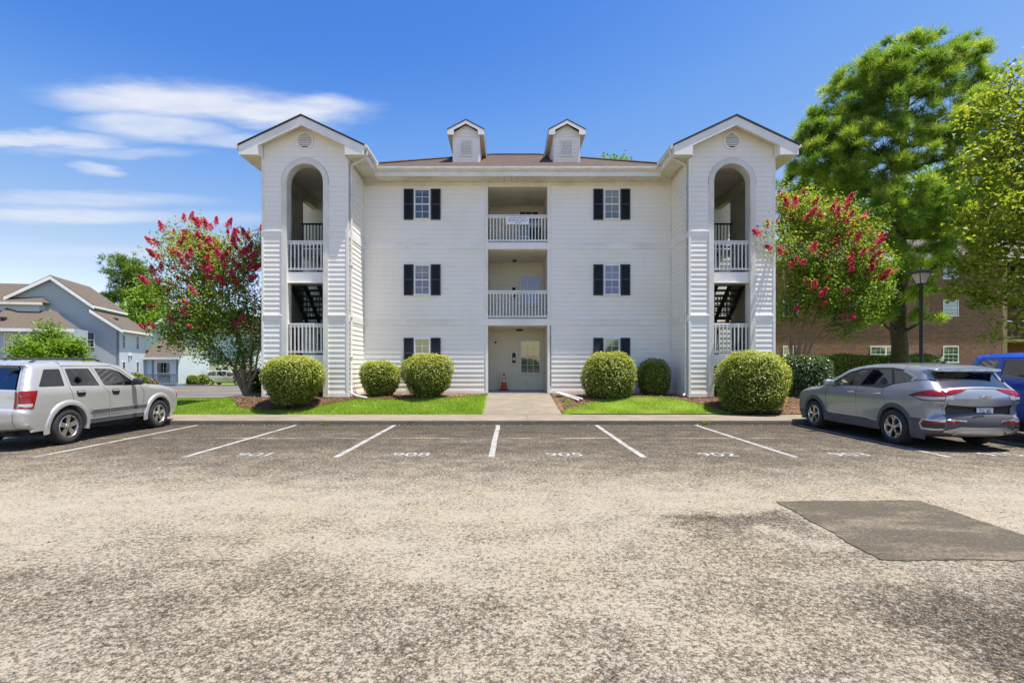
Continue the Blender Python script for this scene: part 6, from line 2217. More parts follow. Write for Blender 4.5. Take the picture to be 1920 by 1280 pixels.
def crape(label, base, D, stems, blobs, nclump, flowers, nleaf=70, name='flowering_tree', extra=()):
    root = thing(name, label, 'tree', (base[0], D, base[2]))
    C, Nn = clump_centres(blobs, nclump)
    if len(extra):
        C = np.concatenate([C, np.array(extra)])
        Nn = np.concatenate([Nn, np.tile([0, -.5, .8], (len(extra), 1))])
    nodes_ = []
    for k, (pts, r0, r1) in enumerate(stems):
        mb = MB()
        P = [Vector(p) for p in pts]
        dense = []
        for i in range(len(P) - 1):
            for t in np.linspace(0, 1, 4, endpoint=False):
                dense.append(P[i].lerp(P[i + 1], t) + Vector(rng.normal(0, .012, 3)))
        dense.append(P[-1])
        rad = [r0 + (r1 - r0) * i / (len(dense) - 1) for i in range(len(dense))]
        mb.tube(dense, rad, 8, cap=False)
        mb.build('trunk', M['smooth_bark'], root, smooth=True)
        nodes_ += [(p, r_) for p, r_ in zip(dense[len(dense) // 3:], rad[len(dense) // 3:])]
    NP = np.array([p for p, _ in nodes_])
    mb = MB()
    for c in C:
        w = np.linalg.norm(NP - c, axis=1) + 1.4 * np.maximum(0, NP[:, 2] - c[2] + .3)
        j = int(np.argmin(w))
        a = Vector(NP[j]); b = Vector(c)
        m_ = a.lerp(b, .5) + Vector((rng.normal(0, .1), rng.normal(0, .1), -.08 * (b - a).length))
        r_ = min(nodes_[j][1] * .6, .02)
        tube_tree(mb, [Vector(p) for p in bez(np.array(a), np.array(m_), np.array(b), 5)], r_, .004, 5)
    mb.build('branches', M['smooth_bark'], root)
    pos, nr = [], []
    for c, d in zip(C, Nn):
        k = int(nleaf * rng.uniform(.6, 1.4))
        ax = unit(d + np.array([0, 0, .9]) + rng.normal(0, .3, 3))
        t = rng.uniform(-.55, .45, k)
        p = c + ax * t[:, None] * .85 + rng.normal(0, .17, (k, 3)) * (1.15 - np.abs(t[:, None]))
        pos.append(p)
        nr.append(unit(rng.normal(0, .6, (k, 3)) + np.array([0, -.15, .75])))
    pos, nr = np.concatenate(pos), np.concatenate(nr)
    V, F = leaves(pos, nr, .10, .062)
    leaf_obj('foliage', V, F, M['crape_leaf'], root, np.clip(rng.beta(2, 2, len(F)) + .12 * (pos[:, 2] - pos[:, 2].mean()) / 2, 0, 1))
    # panicles: upright cones of crinkled petals
    fp, fn = [], []
    for c, ax, s in flowers:
        k = int(300 * s)
        t = rng.uniform(0, 1, k) ** .8
        ax = unit(np.array(ax, float))
        rad = .135 * s * (1 - t * .75)
        fp.append(np.array(c) + ax * (t * .30 * s)[:, None] + unit(rng.normal(size=(k, 3))) * rad[:, None] * rng.uniform(.5, 1, (k, 1)))
        fn.append(rng.normal(size=(k, 3)))
    fp, fn = np.concatenate(fp), np.concatenate(fn)
    V, F = leaves(fp, fn, .042, .040, .4)
    leaf_obj('flowers', V, F, M['crape_flower'], root)
    return root


def flower_list(blobs, n, zmin, D, front=.6):
    C, Nn = clump_centres(blobs, n * 6, .9)
    ok = (C[:, 2] > zmin) & ((C[:, 1] < D + .4) | (rng.uniform(0, 1, len(C)) < .3))
    ok_ = np.flatnonzero(ok)
    rng.shuffle(ok_)
    pts = [(C[i] + Nn[i] * .12, Nn[i] + np.array([0, -.2, .8]), rng.uniform(.6, 1.3)) for i in ok_[:n]]
    return pts


# left flowering tree
D = 18.9
bx = at(463, 742, D)
bz_ = float(H(bx.x, D)) - .05
stems = []
for (x1, y1, x2, y2, x3, y3, d1, d3, r0) in ((440, 700, 452, 640, 398, 560, .0, -.5, .075), (452, 690, 470, 655, 478, 560, -.3, -.2, .07), (470, 690, 474, 640, 455, 520, .3, .4, .07),
                                             (478, 700, 486, 650, 490, 560, .1, .5, .06), (440, 690, 420, 665, 350, 610, -.2, -.7, .055), (458, 680, 440, 620, 420, 500, .3, .6, .06)):
    stems.append(([(bx.x + rng.normal(0, .06), D + rng.normal(0, .08), bz_), at(x1, y1, D + d1 * .5), at(x2, y2, D + d1), at(x3, y3, D + d3)], r0, .02))
blobs = [pb(330, 470, D - .2, 30, 38), pb(372, 500, D - .4, 46, 48), pb(430, 500, D, 46, 55), pb(478, 470, D + .7, 30, 45), pb(350, 560, D - .5, 44, 42), pb(320, 620, D - .6, 40, 30), pb(400, 590, D - .6, 50, 45), pb(455, 580, D, 40, 50),
         pb(300, 540, D - .2, 24, 30), pb(380, 645, D - .8, 45, 28), pb(430, 660, D - .5, 40, 25), pb(475, 620, D + .6, 30, 50), pb(395, 445, D, 30, 28), pb(290, 480, D, 12, 14), pb(345, 436, D, 20, 20), pb(470, 690, D + 1.2, 24, 30)]
fl = flower_list(blobs[:5] + [blobs[8], blobs[12], blobs[14], blobs[12], blobs[2]], 130, at(0, 545, D).z, D) + flower_list([blobs[5], blobs[8], blobs[6]], 24, at(0, 625, D).z, D)
crape('red flowering crape myrtle tree left of the building', (bx.x, D, bz_), D, stems, blobs, 370, fl, 62)

# right flowering tree
D = 19.4
bx = at(1492, 690, D)
bz_ = float(H(bx.x, D)) - .05
stems = []
for (x1, y1, x2, y2, x3, y3, d3, r0) in ((1478, 640, 1474, 590, 1470, 480, -.3, .06), (1490, 630, 1492, 580, 1500, 450, .3, .06), (1500, 630, 1510, 590, 1540, 470, -.4, .06), (1512, 640, 1530, 590, 1590, 500, .1, .06),
                                         (1522, 645, 1560, 600, 1625, 540, -.3, .055), (1484, 620, 1480, 560, 1465, 420, .5, .05), (1505, 620, 1520, 560, 1530, 420, .6, .05)):
    stems.append(([(bx.x + rng.normal(0, .1), D + rng.normal(0, .1), bz_), at(x1, y1, D), at(x2, y2, D), at(x3, y3, D + d3)], r0, .018))
blobs = [pb(1490, 410, D, 40, 45), pb(1545, 420, D - .2, 50, 42), pb(1595, 455, D - .2, 42, 42), pb(1500, 480, D - .4, 48, 50), pb(1570, 500, D - .5, 55, 45), pb(1625, 510, D, 38, 40), pb(1530, 550, D - .4, 55, 40), pb(1600, 560, D - .4, 50, 35),
         pb(1480, 560, D, 28, 45), pb(1590, 605, D - .3, 40, 22), pb(1640, 545, D + .2, 28, 25), pb(1468, 380, D + .2, 20, 22)]
ex = [tuple(at(1436, 436, 16.95)), tuple(at(1446, 462, 17.0)), tuple(at(1460, 440, 17.3))]
fl = flower_list(blobs[:6] + blobs[:3], 120, at(0, 520, D).z, D) + flower_list(blobs[4:8], 30, at(0, 600, D).z, D) + [((at(1425, 438, 16.9)), (-1, -.2, .4), 1.0), ((at(1446, 466, 16.95)), (-.8, -.3, .3), .9), ((at(1440, 424, 17)), (-.3, -.3, .9), .6)]
crape('red flowering crape myrtle tree right of the building', (bx.x, D, bz_), D, stems, blobs, 410, [(np.array(a), b, c) for a, b, c in fl], 66, extra=ex)


def needle_tufts(cent, dirs, per, K, Ln, wd, spread):
    """tufts of needles: per tufts about each centre, K needles each"""
    n = len(cent)
    c = np.repeat(cent, per, 0) + rng.normal(0, spread, (n * per, 3)) * np.array([1, 1, .6])
    d = unit(np.repeat(dirs, per, 0) + rng.normal(0, .55, (n * per, 3)))
    m = len(c)
    cc = np.repeat(c, K, 0)
    dd = unit(np.repeat(d, K, 0) * .75 + rand_dirs(m * K))
    L_ = Ln * rng.uniform(.75, 1.2, (m * K, 1))
    side = unit(np.cross(dd, rand_dirs(m * K))) * wd * .5
    tip = cc + dd * L_
    V = np.stack([cc - side, cc + side, tip + side * .6, tip - side * .6], 1).reshape(-1, 3)
    F = np.arange(4 * m * K).reshape(-1, 4)
    base = rng.beta(2, 2, n)
    var = np.clip(np.repeat(np.repeat(base, per), K) * .75 + rng.uniform(0, .3, m * K), 0, 1)
    return V, F, var


def pine(label, base, top, r0, trunk_pts, blobs, nclump, mat, per=8, K=20, Ln=.24, wd=.016, spread=.22, name='pine_tree', group=None):
    root = thing(name, label, 'tree', base, group=group)
    P = [Vector(p) for p in trunk_pts]
    dense = []
    for i in range(len(P) - 1):
        for t in np.linspace(0, 1, 6, endpoint=False):
            dense.append(P[i].lerp(P[i + 1], t) + Vector((rng.normal(0, .02), rng.normal(0, .02), 0)))
    dense.append(P[-1])
    k = len(dense)
    rad = [r0 * (1 - .88 * (i / (k - 1)) ** 1.15) for i in range(k)]
    rad[0] *= 1.25
    mb = MB()
    mb.tube(dense, rad, 14, cap=False)
    mb.build('trunk', M['bark'], root, smooth=True)
    NP = np.array(dense)
    C, Nn = clump_centres(blobs, nclump, .8)
    # main limbs to each blob, twigs to each clump
    mb = MB()
    limb_nodes, limb_r = list(NP[k // 3:]), list(np.array(rad)[k // 3:])
    for c, r_ in blobs:
        c = np.array(c)
        w = np.linalg.norm(NP - c, axis=1) + 1.5 * np.maximum(0, NP[:, 2] - c[2] + .25 * np.linalg.norm((NP - c)[:, :2], axis=1))
        j = int(np.argmin(w))
        a = NP[j]
        m_ = (a + c) / 2 + np.array([0, 0, -.12 * np.linalg.norm(c - a)])
        pts = bez(a, m_, c, 8)
        rr = min(rad[j] * .5, .11)
        tube_tree(mb, [Vector(p) for p in pts], rr, .02, 7)
        limb_nodes += list(pts[2:])
        limb_r += [rr * (1 - i / 8) for i in range(2, 8)]
    LN = np.array(limb_nodes)
    for c in C:
        w = np.linalg.norm(LN - c, axis=1) + .8 * np.maximum(0, LN[:, 2] - c[2])
        j = int(np.argmin(w))
        m_ = (LN[j] + c) / 2 + rng.normal(0, .12, 3)
        tube_tree(mb, [Vector(p) for p in bez(LN[j], m_, c, 4)], min(limb_r[j] * .7, .035), .006, 4)
    mb.build('branches', M['bark'], root)
    dirs = unit(Nn * .7 + np.array([0, 0, .8]))
    V, F, var = needle_tufts(C, dirs, per, K, Ln, wd, spread)
    leaf_obj('needles', V, F, mat, root, var)
    return root


# the big pine on the right
D = 22.5
tp = [at(1686, 700, D), at(1684, 600, D), at(1690, 500, D), at(1688, 440, D), at(1692, 330, D), at(1698, 220, D), at(1702, 110, D)]
tp[0].z = float(H(tp[0].x, D)) - .1
blobs = [pb(1700, 120, D, 90, 40), pb(1800, 130, D + .3, 65, 45), pb(1620, 165, D - .2, 70, 45), pb(1860, 185, D + .3, 40, 50), pb(1580, 220, D, 62, 45), pb(1680, 205, D - .8, 80, 48), pb(1780, 215, D - .8, 75, 50), pb(1540, 255, D, 48, 32),
         pb(1630, 265, D - 1, 70, 38), pb(1740, 285, D - 1, 70, 45), pb(1840, 270, D, 55, 50), pb(1510, 240, D, 25, 28), pb(1560, 300, D - .4, 60, 28), pb(1650, 325, D - 1, 55, 28), pb(1810, 340, D - .6, 65, 40), pb(1720, 370, D - 1.2, 80, 32), pb(1600, 350, D + .4, 55, 22),
         pb(1670, 400, D - 1.3, 65, 30), pb(1770, 415, D - .8, 65, 32), pb(1650, 440, D - 1, 45, 22), pb(1860, 390, D + .5, 50, 40), pb(1500, 345, D + 1.5, 36, 24), pb(1690, 540, D - 1.2, 62, 36), pb(1640, 590, D - 1.0, 42, 16), pb(1745, 590, D - 1.2, 35, 20), pb(1720, 470, D - .6, 60, 24), pb(1800, 480, D, 60, 25), pb(1690, 505, D - 1.3, 40, 25), pb(1530, 300, D - .3, 42, 30), pb(1590, 330, D - .6, 50, 28), pb(1560, 260, D - .6, 50, 30), pb(1700, 150, D - .9, 90, 45)]
pine('tall broad pine tree on the right behind the grey car', (tp[0].x, D, tp[0].z), 15, .33, tp, blobs, 880, M['pine_needle'], 7, 40, .30, .016, .12)
# pines and trees behind the houses on the left
D = 92.
tp = [at(228, 640, D), at(229, 560, D), at(232, 480, D)]
blobs = [pb(233, 492, D, 24, 10), pb(222, 515, D, 22, 9), pb(252, 512, D, 20, 12), pb(212, 535, D, 18, 8), pb(245, 540, D, 22, 12), pb(262, 560, D, 24, 16), pb(215, 560, D, 20, 8), pb(285, 540, D, 16, 14)]
pine('tall open pine behind the grey gabled house', (tp[0].x, D, -1), 18, .5, [(tp[0].x, D, -1.2)] + tp[1:], blobs, 170, M['far_pine_needle'], 6, 12, .75, .10, .7)


def broad_tree(label, base, D, trunk, blobs, nclump, mat, nleaf, leaf, r0=.2, name='leafy_tree', cs=.3, group=None, bark='bark'):
    root = thing(name, label, 'tree', base, group=group)
    P = [Vector(p) for p in trunk]
    dense = []
    for i in range(len(P) - 1):
        for t in np.linspace(0, 1, 4, endpoint=False):
            dense.append(P[i].lerp(P[i + 1], t))
    dense.append(P[-1])
    rad = [r0 * (1 - .8 * i / (len(dense) - 1)) for i in range(len(dense))]
    mb = MB()
    mb.tube(dense, rad, 10, cap=False)
    mb.build('trunk', M[bark], root, smooth=True)
    NP = np.array(dense)
    C, Nn = clump_centres(blobs, nclump, .75)
    mb = MB()
    nodes2, nr2 = list(NP[len(NP) // 3:]), rad[len(NP) // 3:]
    for c, r_ in blobs:
        c = np.array(c)
        j = int(np.argmin(np.linalg.norm(NP - c, axis=1) + np.maximum(0, NP[:, 2] - c[2])))
        m_ = (NP[j] + c) / 2 + rng.normal(0, .2, 3)
        pts = bez(NP[j], m_, c, 7)
        tube_tree(mb, [Vector(p) for p in pts], min(rad[j] * .5, .09), .015, 6)
        nodes2 += list(pts[2:]); nr2 += [.04] * 5
    LN = np.array(nodes2)
    for c in C:
        j = int(np.argmin(np.linalg.norm(LN - c, axis=1)))
        m_ = (LN[j] + c) / 2 + rng.normal(0, .08, 3)
        tube_tree(mb, [Vector(p) for p in bez(LN[j], m_, c, 4)], .012, .004, 4)
    mb.build('branches', M[bark], root)
    n = nclump * nleaf
    pos = np.repeat(C, nleaf, 0) + rng.normal(0, cs, (n, 3)) * np.array([1, 1, .7])
    nr = unit(rng.normal(0, .6, (n, 3)) + np.array([0, -.1, .8]))
    V, F = leaves(pos, nr, leaf[0], leaf[1], .3)
    base_ = np.repeat(rng.beta(2, 2, nclump), nleaf)
    leaf_obj('foliage', V, F, mat, root, np.clip(base_ * .6 + rng.uniform(0, .45, n), 0, 1))
    return root


# maple boughs reaching in from the right; its trunk stands outside the frame
D = 15.4
tb = Vector((17.6, 16.5, .2))
blobs = [pb(1890, 175, D, 38, 40), pb(1860, 225, D, 42, 35), pb(1900, 260, D, 45, 50), pb(1850, 290, D - .3, 40, 28), pb(1820, 330, D - .3, 34, 22), pb(1890, 350, D - .5, 50, 50), pb(1850, 400, D - .5, 45, 34), pb(1820, 450, D - .4, 34, 24), pb(1890, 450, D, 50, 45),
         pb(1850, 500, D, 40, 28), pb(1800, 490, D, 22, 16), pb(1900, 540, D, 38, 32), pb(1805, 545, D + .3, 30, 22), pb(1850, 555, D + .3, 28, 20), pb(1895, 600, D - .3, 28, 22), pb(1890, 635, D - .3, 22, 12), pb(1960, 300, D, 60, 140), pb(2060, 340, D, 90, 170), pb(1985, 520, D, 50, 80), pb(2000, 170, D + .5, 60, 70)]
broad_tree('yellow green maple reaching in from the right edge', tuple(tb), D, [tb, tb + Vector((0, -.1, 2.2)), tb + Vector((-.3, -.4, 4.5)), tb + Vector((-.9, -.7, 7.2)), tb + Vector((-1.3, -.9, 9))], blobs, 560, M['maple_leaf'], 34, (.135, .11), .24, 'maple_tree', .21)
# small tree behind the silver SUV
D = 21.
bp = at(92, 700, D)
broad_tree('round glossy small tree behind the silver SUV', (bp.x, D, .1), D, [(bp.x, D, .0), (bp.x + .03, D, 1.2), (bp.x, D, 2.6)], [pb(92, 625, D, 26, 20), pb(65, 645, D, 28, 22), pb(120, 645, D, 30, 22), pb(40, 662, D, 20, 14), pb(95, 660, D - .3, 45, 22), pb(145, 662, D, 20, 16), pb(70, 680, D, 40, 14), pb(125, 680, D, 35, 14)], 150, M['broad_leaf'], 42, (.14, .075), .09, 'small_tree', .16)
# trees filling in behind the houses
GB = 'trees behind the houses'
for (lb, px, py, D, blobs_) in (('bright green leafy tree beside the tall open pine', 275, 650, 88., [(280, 560, 22, 22), (262, 585, 26, 20), (295, 590, 24, 24), (275, 615, 34, 20)]),
                                ('dark leafy tree behind the flowering tree trunks', 440, 690, 80., [(430, 610, 30, 26), (465, 620, 26, 30), (450, 650, 40, 24), (405, 640, 22, 18)])):
    bp = at(px, py, D)
    broad_tree(lb, (bp.x, D, -1), D, [(bp.x, D, -1.2), (bp.x, D, 3), (bp.x + .3, D, 7)], [pb(a, b, D, c, d) for a, b, c, d in blobs_], 120, M['broad_leaf'], 34, (.55, .4), .3, 'leafy_tree', .75, GB)
D = 48.
bp = at(1150, 650, D)
broad_tree('tree top showing above the right side of the main roof', (bp.x, D, 0), D, [(bp.x, D, 0), (bp.x, D, 9), (bp.x + .3, D, 18)], [pb(1135, 318, D, 20, 22), pb(1165, 316, D, 20, 24), pb(1150, 350, D, 40, 40)], 60, M['broad_leaf'], 40, (.3, .2), .35, 'leafy_tree', .4)
D = 44.
for (lb, px, top) in (('dark tree behind the brick building near the flowering tree', 1560, 300), ('dark tree behind the brick building at the right edge', 1900, 330), ('dark tree behind the brick building behind the pine', 1740, 310)):
    bp = at(px, 660, D)
    broad_tree(lb, (bp.x, D, 0), D, [(bp.x, D, 0), (bp.x, D, 7), (bp.x + .3, D, 14)], [pb(px, top + 50, D, 50, 40), pb(px - 40, top + 100, D, 45, 40), pb(px + 40, top + 100, D, 50, 45), pb(px, top + 150, D, 70, 40)], 150, M['broad_leaf'], 34, (.4, .28), .35, 'leafy_tree', .6, 'trees behind the brick building')


# ---------------- grass blades, straw litter
def blades(name, label, polys, dens, hgt, mat, avoid=(), kind='stuff', off=0.02):
    Vs, Fs, vr = [], [], []
    for poly in polys:
        poly = np.array(poly)
        x0, y0 = poly.min(0)
        x1, y1 = poly.max(0)
        n = int((x1 - x0) * (y1 - y0) * dens)
        P = np.stack([rng.uniform(x0, x1, n), rng.uniform(y0, y1, n)], 1)
        k = inpoly(P, poly)
        for a in avoid: k &= ~inpoly(P, a)
        P = P[k]
        n = len(P)
        z = H(P[:, 0], P[:, 1]) + off - .02
        h = hgt * rng.uniform(.5, 1.3, n) * (1 + .35 * np.sin(P[:, 0] * 3.1) * np.sin(P[:, 1] * 4.3))
        t = rng.uniform(0, 6.28, n)
        ln = rng.normal(0, .5, (n, 2)) * h[:, None]
        w = .006
        a = np.column_stack([P[:, 0] - np.cos(t) * w, P[:, 1] - np.sin(t) * w, z])
        b = np.column_stack([P[:, 0] + np.cos(t) * w, P[:, 1] + np.sin(t) * w, z])
        c = np.column_stack([P[:, 0] + ln[:, 0], P[:, 1] + ln[:, 1], z + h])
        Vs.append(np.stack([a, b, c], 1).reshape(-1, 3))
        pat = .5 + .5 * np.sin(P[:, 0] * 1.7 + 1) * np.sin(P[:, 1] * 2.9 + P[:, 0])
        vr.append(np.clip(rng.beta(2, 2, n) * .75 + .3 * pat * rng.uniform(0, 1, n), 0, 1))
    V = np.concatenate(Vs)
    F = np.arange(len(V)).reshape(-1, 3)
    o = link(name, np_mesh(name, V, F, np.concatenate(vr)), mat)
    return tag(o, label, kind=kind)


LAWN_L = [(-.76, 15.63), (-.76, 19.0), (-8.0, 19.0), (-9.0, 22), (-14, 22), (-14, 15.63)]
blades('grass', 'bright green lawn blades left of the entry path', [LAWN_L], 2600, .06, M['grass_blade'], [BED_L])
blades('grass', 'bright green lawn blades on the mound right of the entry', [LAWN_R], 2900, .06, M['grass_blade'], off=.03)


def straw(name, label, poly, n, avoid=()):
    poly = np.array(poly)
    x0, y0 = poly.min(0)
    x1, y1 = poly.max(0)
    P = np.stack([rng.uniform(x0, x1, n), rng.uniform(y0, y1, n)], 1)
    k = inpoly(P, poly)
    for a in avoid: k &= ~inpoly(P, a)
    P = P[k]
    n = len(P)
    z = H(P[:, 0], P[:, 1]) + .022 + rng.uniform(0, .03, n)
    t = rng.uniform(0, 6.28, n)
    l = rng.uniform(.04, .11, n)
    d = np.column_stack([np.cos(t) * l, np.sin(t) * l, rng.normal(0, .015, n)])
    s_ = np.column_stack([-np.sin(t), np.cos(t), np.zeros(n)]) * .004
    c = np.column_stack([P, z])
    V = np.stack([c - d - s_, c - d + s_, c + d + s_, c + d - s_], 1).reshape(-1, 3)
    o = link(name, np_mesh(name, V, np.arange(len(V)).reshape(-1, 4), rng.uniform(0, 1, n)), M['straw'])
    return tag(o, label, kind='stuff')


straw('pine_straw', 'loose brown straw littering the left bed', BED_L, 36000)
straw('pine_straw', 'loose brown straw littering the right bed', BED_R, 36000, [LAWN_R])


# leaf litter and a few weeds along the kerb
n = 900
P = np.stack([rng.uniform(-9, 8, n), KERB_Y - np.abs(rng.normal(0, .10, n)) - .01], 1)
m_ = 500
P2 = np.stack([rng.uniform(-11, 11, m_), rng.uniform(3, 14, m_)], 1)
P = np.concatenate([P, P2])
pos = np.column_stack([P, np.full(len(P), .006)])
V, F = leaves(pos, unit(rng.normal(0, .25, (len(P), 3)) + np.array([0, 0, 1.])), .035, .02, .3)
tag(link('leaf_litter', np_mesh('leaf_litter', V, F, rng.uniform(0, 1, len(F))), M['straw']), 'small dry brown leaves scattered on the asphalt and along the kerb', kind='stuff')
for i, (px, lb) in enumerate(((612, 'small weed at the kerb in front of the left lawn'), (1320, 'small weed at the kerb in front of the right lawn'))):
    wx = (px - PX) / FPX * KERB_Y
    w = thing('weed', lb, 'weed', (wx, KERB_Y - .02, 0), group='weeds at the kerb')
    k = 60
    pos = np.column_stack([wx + rng.normal(0, .06, k), KERB_Y - .03 - np.abs(rng.normal(0, .04, k)), np.abs(rng.normal(.03, .03, k))])
    V, F = leaves(pos, rand_dirs(k) + np.array([0, 0, .6]), .06, .022)
    leaf_obj('foliage', V, F, M['hedge_leaf'], w)
    mb = MB()
    for q in range(6):
        mb.tube([(wx, KERB_Y - .03, 0), (wx + rng.normal(0, .05), KERB_Y - .04 - abs(rng.normal(0, .03)), .06)], .003, 4)
    mb.build('stem', M['hedge_leaf'], w)


# distant woods all round
n = 26000
th = rng.uniform(0, 2 * math.pi, n)
rad = rng.uniform(165, 215, n)
hh_ = 7.5 + 2.5 * np.sin(th * 9) + 3 * np.sin(th * 23 + 1) + 2 * np.sin(th * 57)
pos = np.column_stack([rad * np.cos(th), rad * np.sin(th), -1.5 + hh_ * rng.beta(1.6, 1.2, n)])
V, F = leaves(pos, rng.normal(0, .6, (n, 3)) + np.array([0, 0, .6]), 3.2, 2.4)
tag(link('far_woods', np_mesh('far_woods', V, F, rng.uniform(0, .9, n)), M['broad_leaf']), 'distant dark green woods behind the houses', kind='stuff')


# ================================================================== street lamp
lp = at(1727, 690, 16.4)
lz = float(H(lp.x, 16.4))
lamp = thing('street_lamp', 'black lantern lamp post behind the grey car', 'lamp post', (lp.x, 16.4, lz))
tz = CAMZ + (PY - 504) / FPX * 16.4 - lz
MB().lathe([(.11, 0), (.11, .12), (.085, .18), (.075, .55), (.06, .62), (.055, .9), (.05, tz - .62), (.065, tz - .60), (.05, tz - .56), (.07, tz - .50)], (0, 0, 0), 'z', 16).build('post', M['lamp_black'], lamp, world=False, auto=40)
def frustum(mb, r0, z0, r1, z1):
    a = [(s * r0, t * r0, z0) for s, t in ((-1, -1), (1, -1), (1, 1), (-1, 1))]
    b = [(s * r1, t * r1, z1) for s, t in ((-1, -1), (1, -1), (1, 1), (-1, 1))]
    return mb.add(a + b, [(0, 1, 5, 4), (1, 2, 6, 5), (2, 3, 7, 6), (3, 0, 4, 7), (4, 5, 6, 7), (3, 2, 1, 0)])
frustum(MB(), .085, tz - .47, .185, tz - .155).build('lantern_glass', M['lamp_glass'], lamp, world=False)
mb = MB()
for s, t in ((-1, -1), (1, -1), (1, 1), (-1, 1)):
    mb.tube([(s * .088, t * .088, tz - .49), (s * .19, t * .19, tz - .15)], .012, 6)
frustum(mb, .10, tz - .50, .095, tz - .47)
mb.build('lantern_frame', M['lamp_black'], lamp, world=False)
frustum(frustum(MB(), .30, tz - .15, .27, tz - .125), .27, tz - .125, .07, tz - .03).lathe([(.06, tz - .03), (.03, tz - .01), (.02, tz + .02), (0, tz + .05)], (0, 0, 0), 'z', 12).build('lantern_cap', M['lamp_black'], lamp, world=False)

# ================================================================== brick building on the right
BYF = 32.0
brick_b = thing('brick_building', 'dark red brick apartment building behind the pine tree', 'building', (22, BYF, .2))
x0b, x1b, ztop = 13.0, 31.0, 8.05
MB().box(x0b, x1b, BYF, BYF + 10, -.3, ztop).build('wall', M['brick'], brick_b)
MB().box(x1b + .002, 46, BYF + 3.0, BYF + 10, -.3, ztop).build('rear_wall', M['brick'], brick_b)
MB().add([(x0b - .5, BYF - .5, ztop + .25), (46.5, BYF - .5, ztop + .25), (46.5, BYF + 5, ztop + 2.6), (x0b - .5, BYF + 5, ztop + 2.6), (46.5, BYF + 10.5, ztop + .25), (x0b - .5, BYF + 10.5, ztop + .25)], [(0, 1, 2, 3), (3, 2, 4, 5), (0, 3, 5), (1, 4, 2)]).build('roof', M['roof_tan'], brick_b)
MB().box(x0b - .5, 46.5, BYF - .51, BYF - .45, ztop - .0, ztop + .24).build('fascia', M['trim'], brick_b)
MB().box(x0b - .5, 46.5, BYF - .449, BYF - .002, ztop + .0, ztop + .03).build('soffit', M['trim'], brick_b)
for zz in (1.78, 4.68, 7.0):
    for px in (1482, 1660, 1782):
        wx = (px - PX) / FPX * BYF
        wd = 1.9 if px == 1660 else 1.12
        if zz == 7.0: z1_ = 7.85
        else: z1_ = zz + 1.02
        for k, c in enumerate(([wx] if wd < 1.5 else [wx - .48, wx + .48])):
            window(c, zz, z1_, min(wd, .96), BYF - .002, brick_b, cols=3, rows=2, back='curtain', blind=.5)
for a, b in ((x1b + .01, BYF + .5),):
    for zf in (.6, 3.4, 6.2):
        MB().box(x1b + .005, 40, BYF + .2, BYF + 2.99, zf - .3, zf).build('gallery_floor', M['tan_wood'], brick_b)
    for px in (x1b + .25, x1b + 2.2, x1b + 4.4):
        MB().box(px, px + .28, BYF + .25, BYF + .5, -.2, 8.0).build('gallery_post', M['tan_wood'], brick_b)
    for zf in (3.4, 6.2):
        MB().box(x1b + .1, 40, BYF + .3, BYF + .36, zf + .95, zf + 1.03).build('gallery_rail', M['white_frame'], brick_b)
for (px, y0, y1, wpx, lb) in ((1717, 664, 690, 22, 'larger grey utility box on the brick wall'), (1757, 669, 690, 20, 'smaller grey utility box on the brick wall beside the lamp post')):
    D = 31.6
    a = at(px - wpx / 2, y1 + 14, D)
    b = at(px + wpx / 2, y0, D)
    u = thing('utility_box', lb, 'utility box', ((a.x + b.x) / 2, D, .3), group='utility boxes on the brick wall')
    MB().bbox(a.x, b.x, D - .15, D + .38, .3, b.z, .02).build('cabinet', M['utility_grey'], u)
    MB().bbox(a.x + .05, (a.x + b.x) / 2 - .01, D - .17, D - .151, .5, b.z - .06, .005).build('door', M['utility_grey'], u)
    MB().bbox((a.x + b.x) / 2 + .01, b.x - .05, D - .17, D - .151, .5, b.z - .06, .005).build('door', M['utility_grey'], u)

# ================================================================== houses on the left
def frame_pt(O, ex, ey, u, v, z):
    return O + ex * u + ey * v + Vector((0, 0, z))


class House:
    """local frame: u along the front, v going back, built under an Empty turned by rot"""
    def __init__(s, name, label, loc, rot):
        s.root = thing(name, label, 'house', loc, rot)

    def part(s, name, mat, fn):
        mb = MB()
        fn(mb)
        return mb.build(name, M[mat], s.root, world=False)

    def win(s, u, z0, z1, w, v=0., side=None, **k):
        g = window(u, z0, z1, w, v, None, **k)
        g.parent = s.root
        if side:
            g.rotation_euler = (0, 0, side)
            g.location = (u, v, z0)
        return g


def slope(mb, a, b, c, d, t=.14):
    """roof slab from four corners"""
    P = [Vector(q) for q in (a, b, c, d)]
    n = (P[1] - P[0]).cross(P[3] - P[0]).normalized() * t
    if n.z < 0: n = -n
    Q = [p - n for p in P]
    mb.add(P + Q, [(0, 1, 2, 3), (4, 5, 6, 7), (0, 1, 5, 4), (1, 2, 6, 5), (2, 3, 7, 6), (3, 0, 4, 7)])


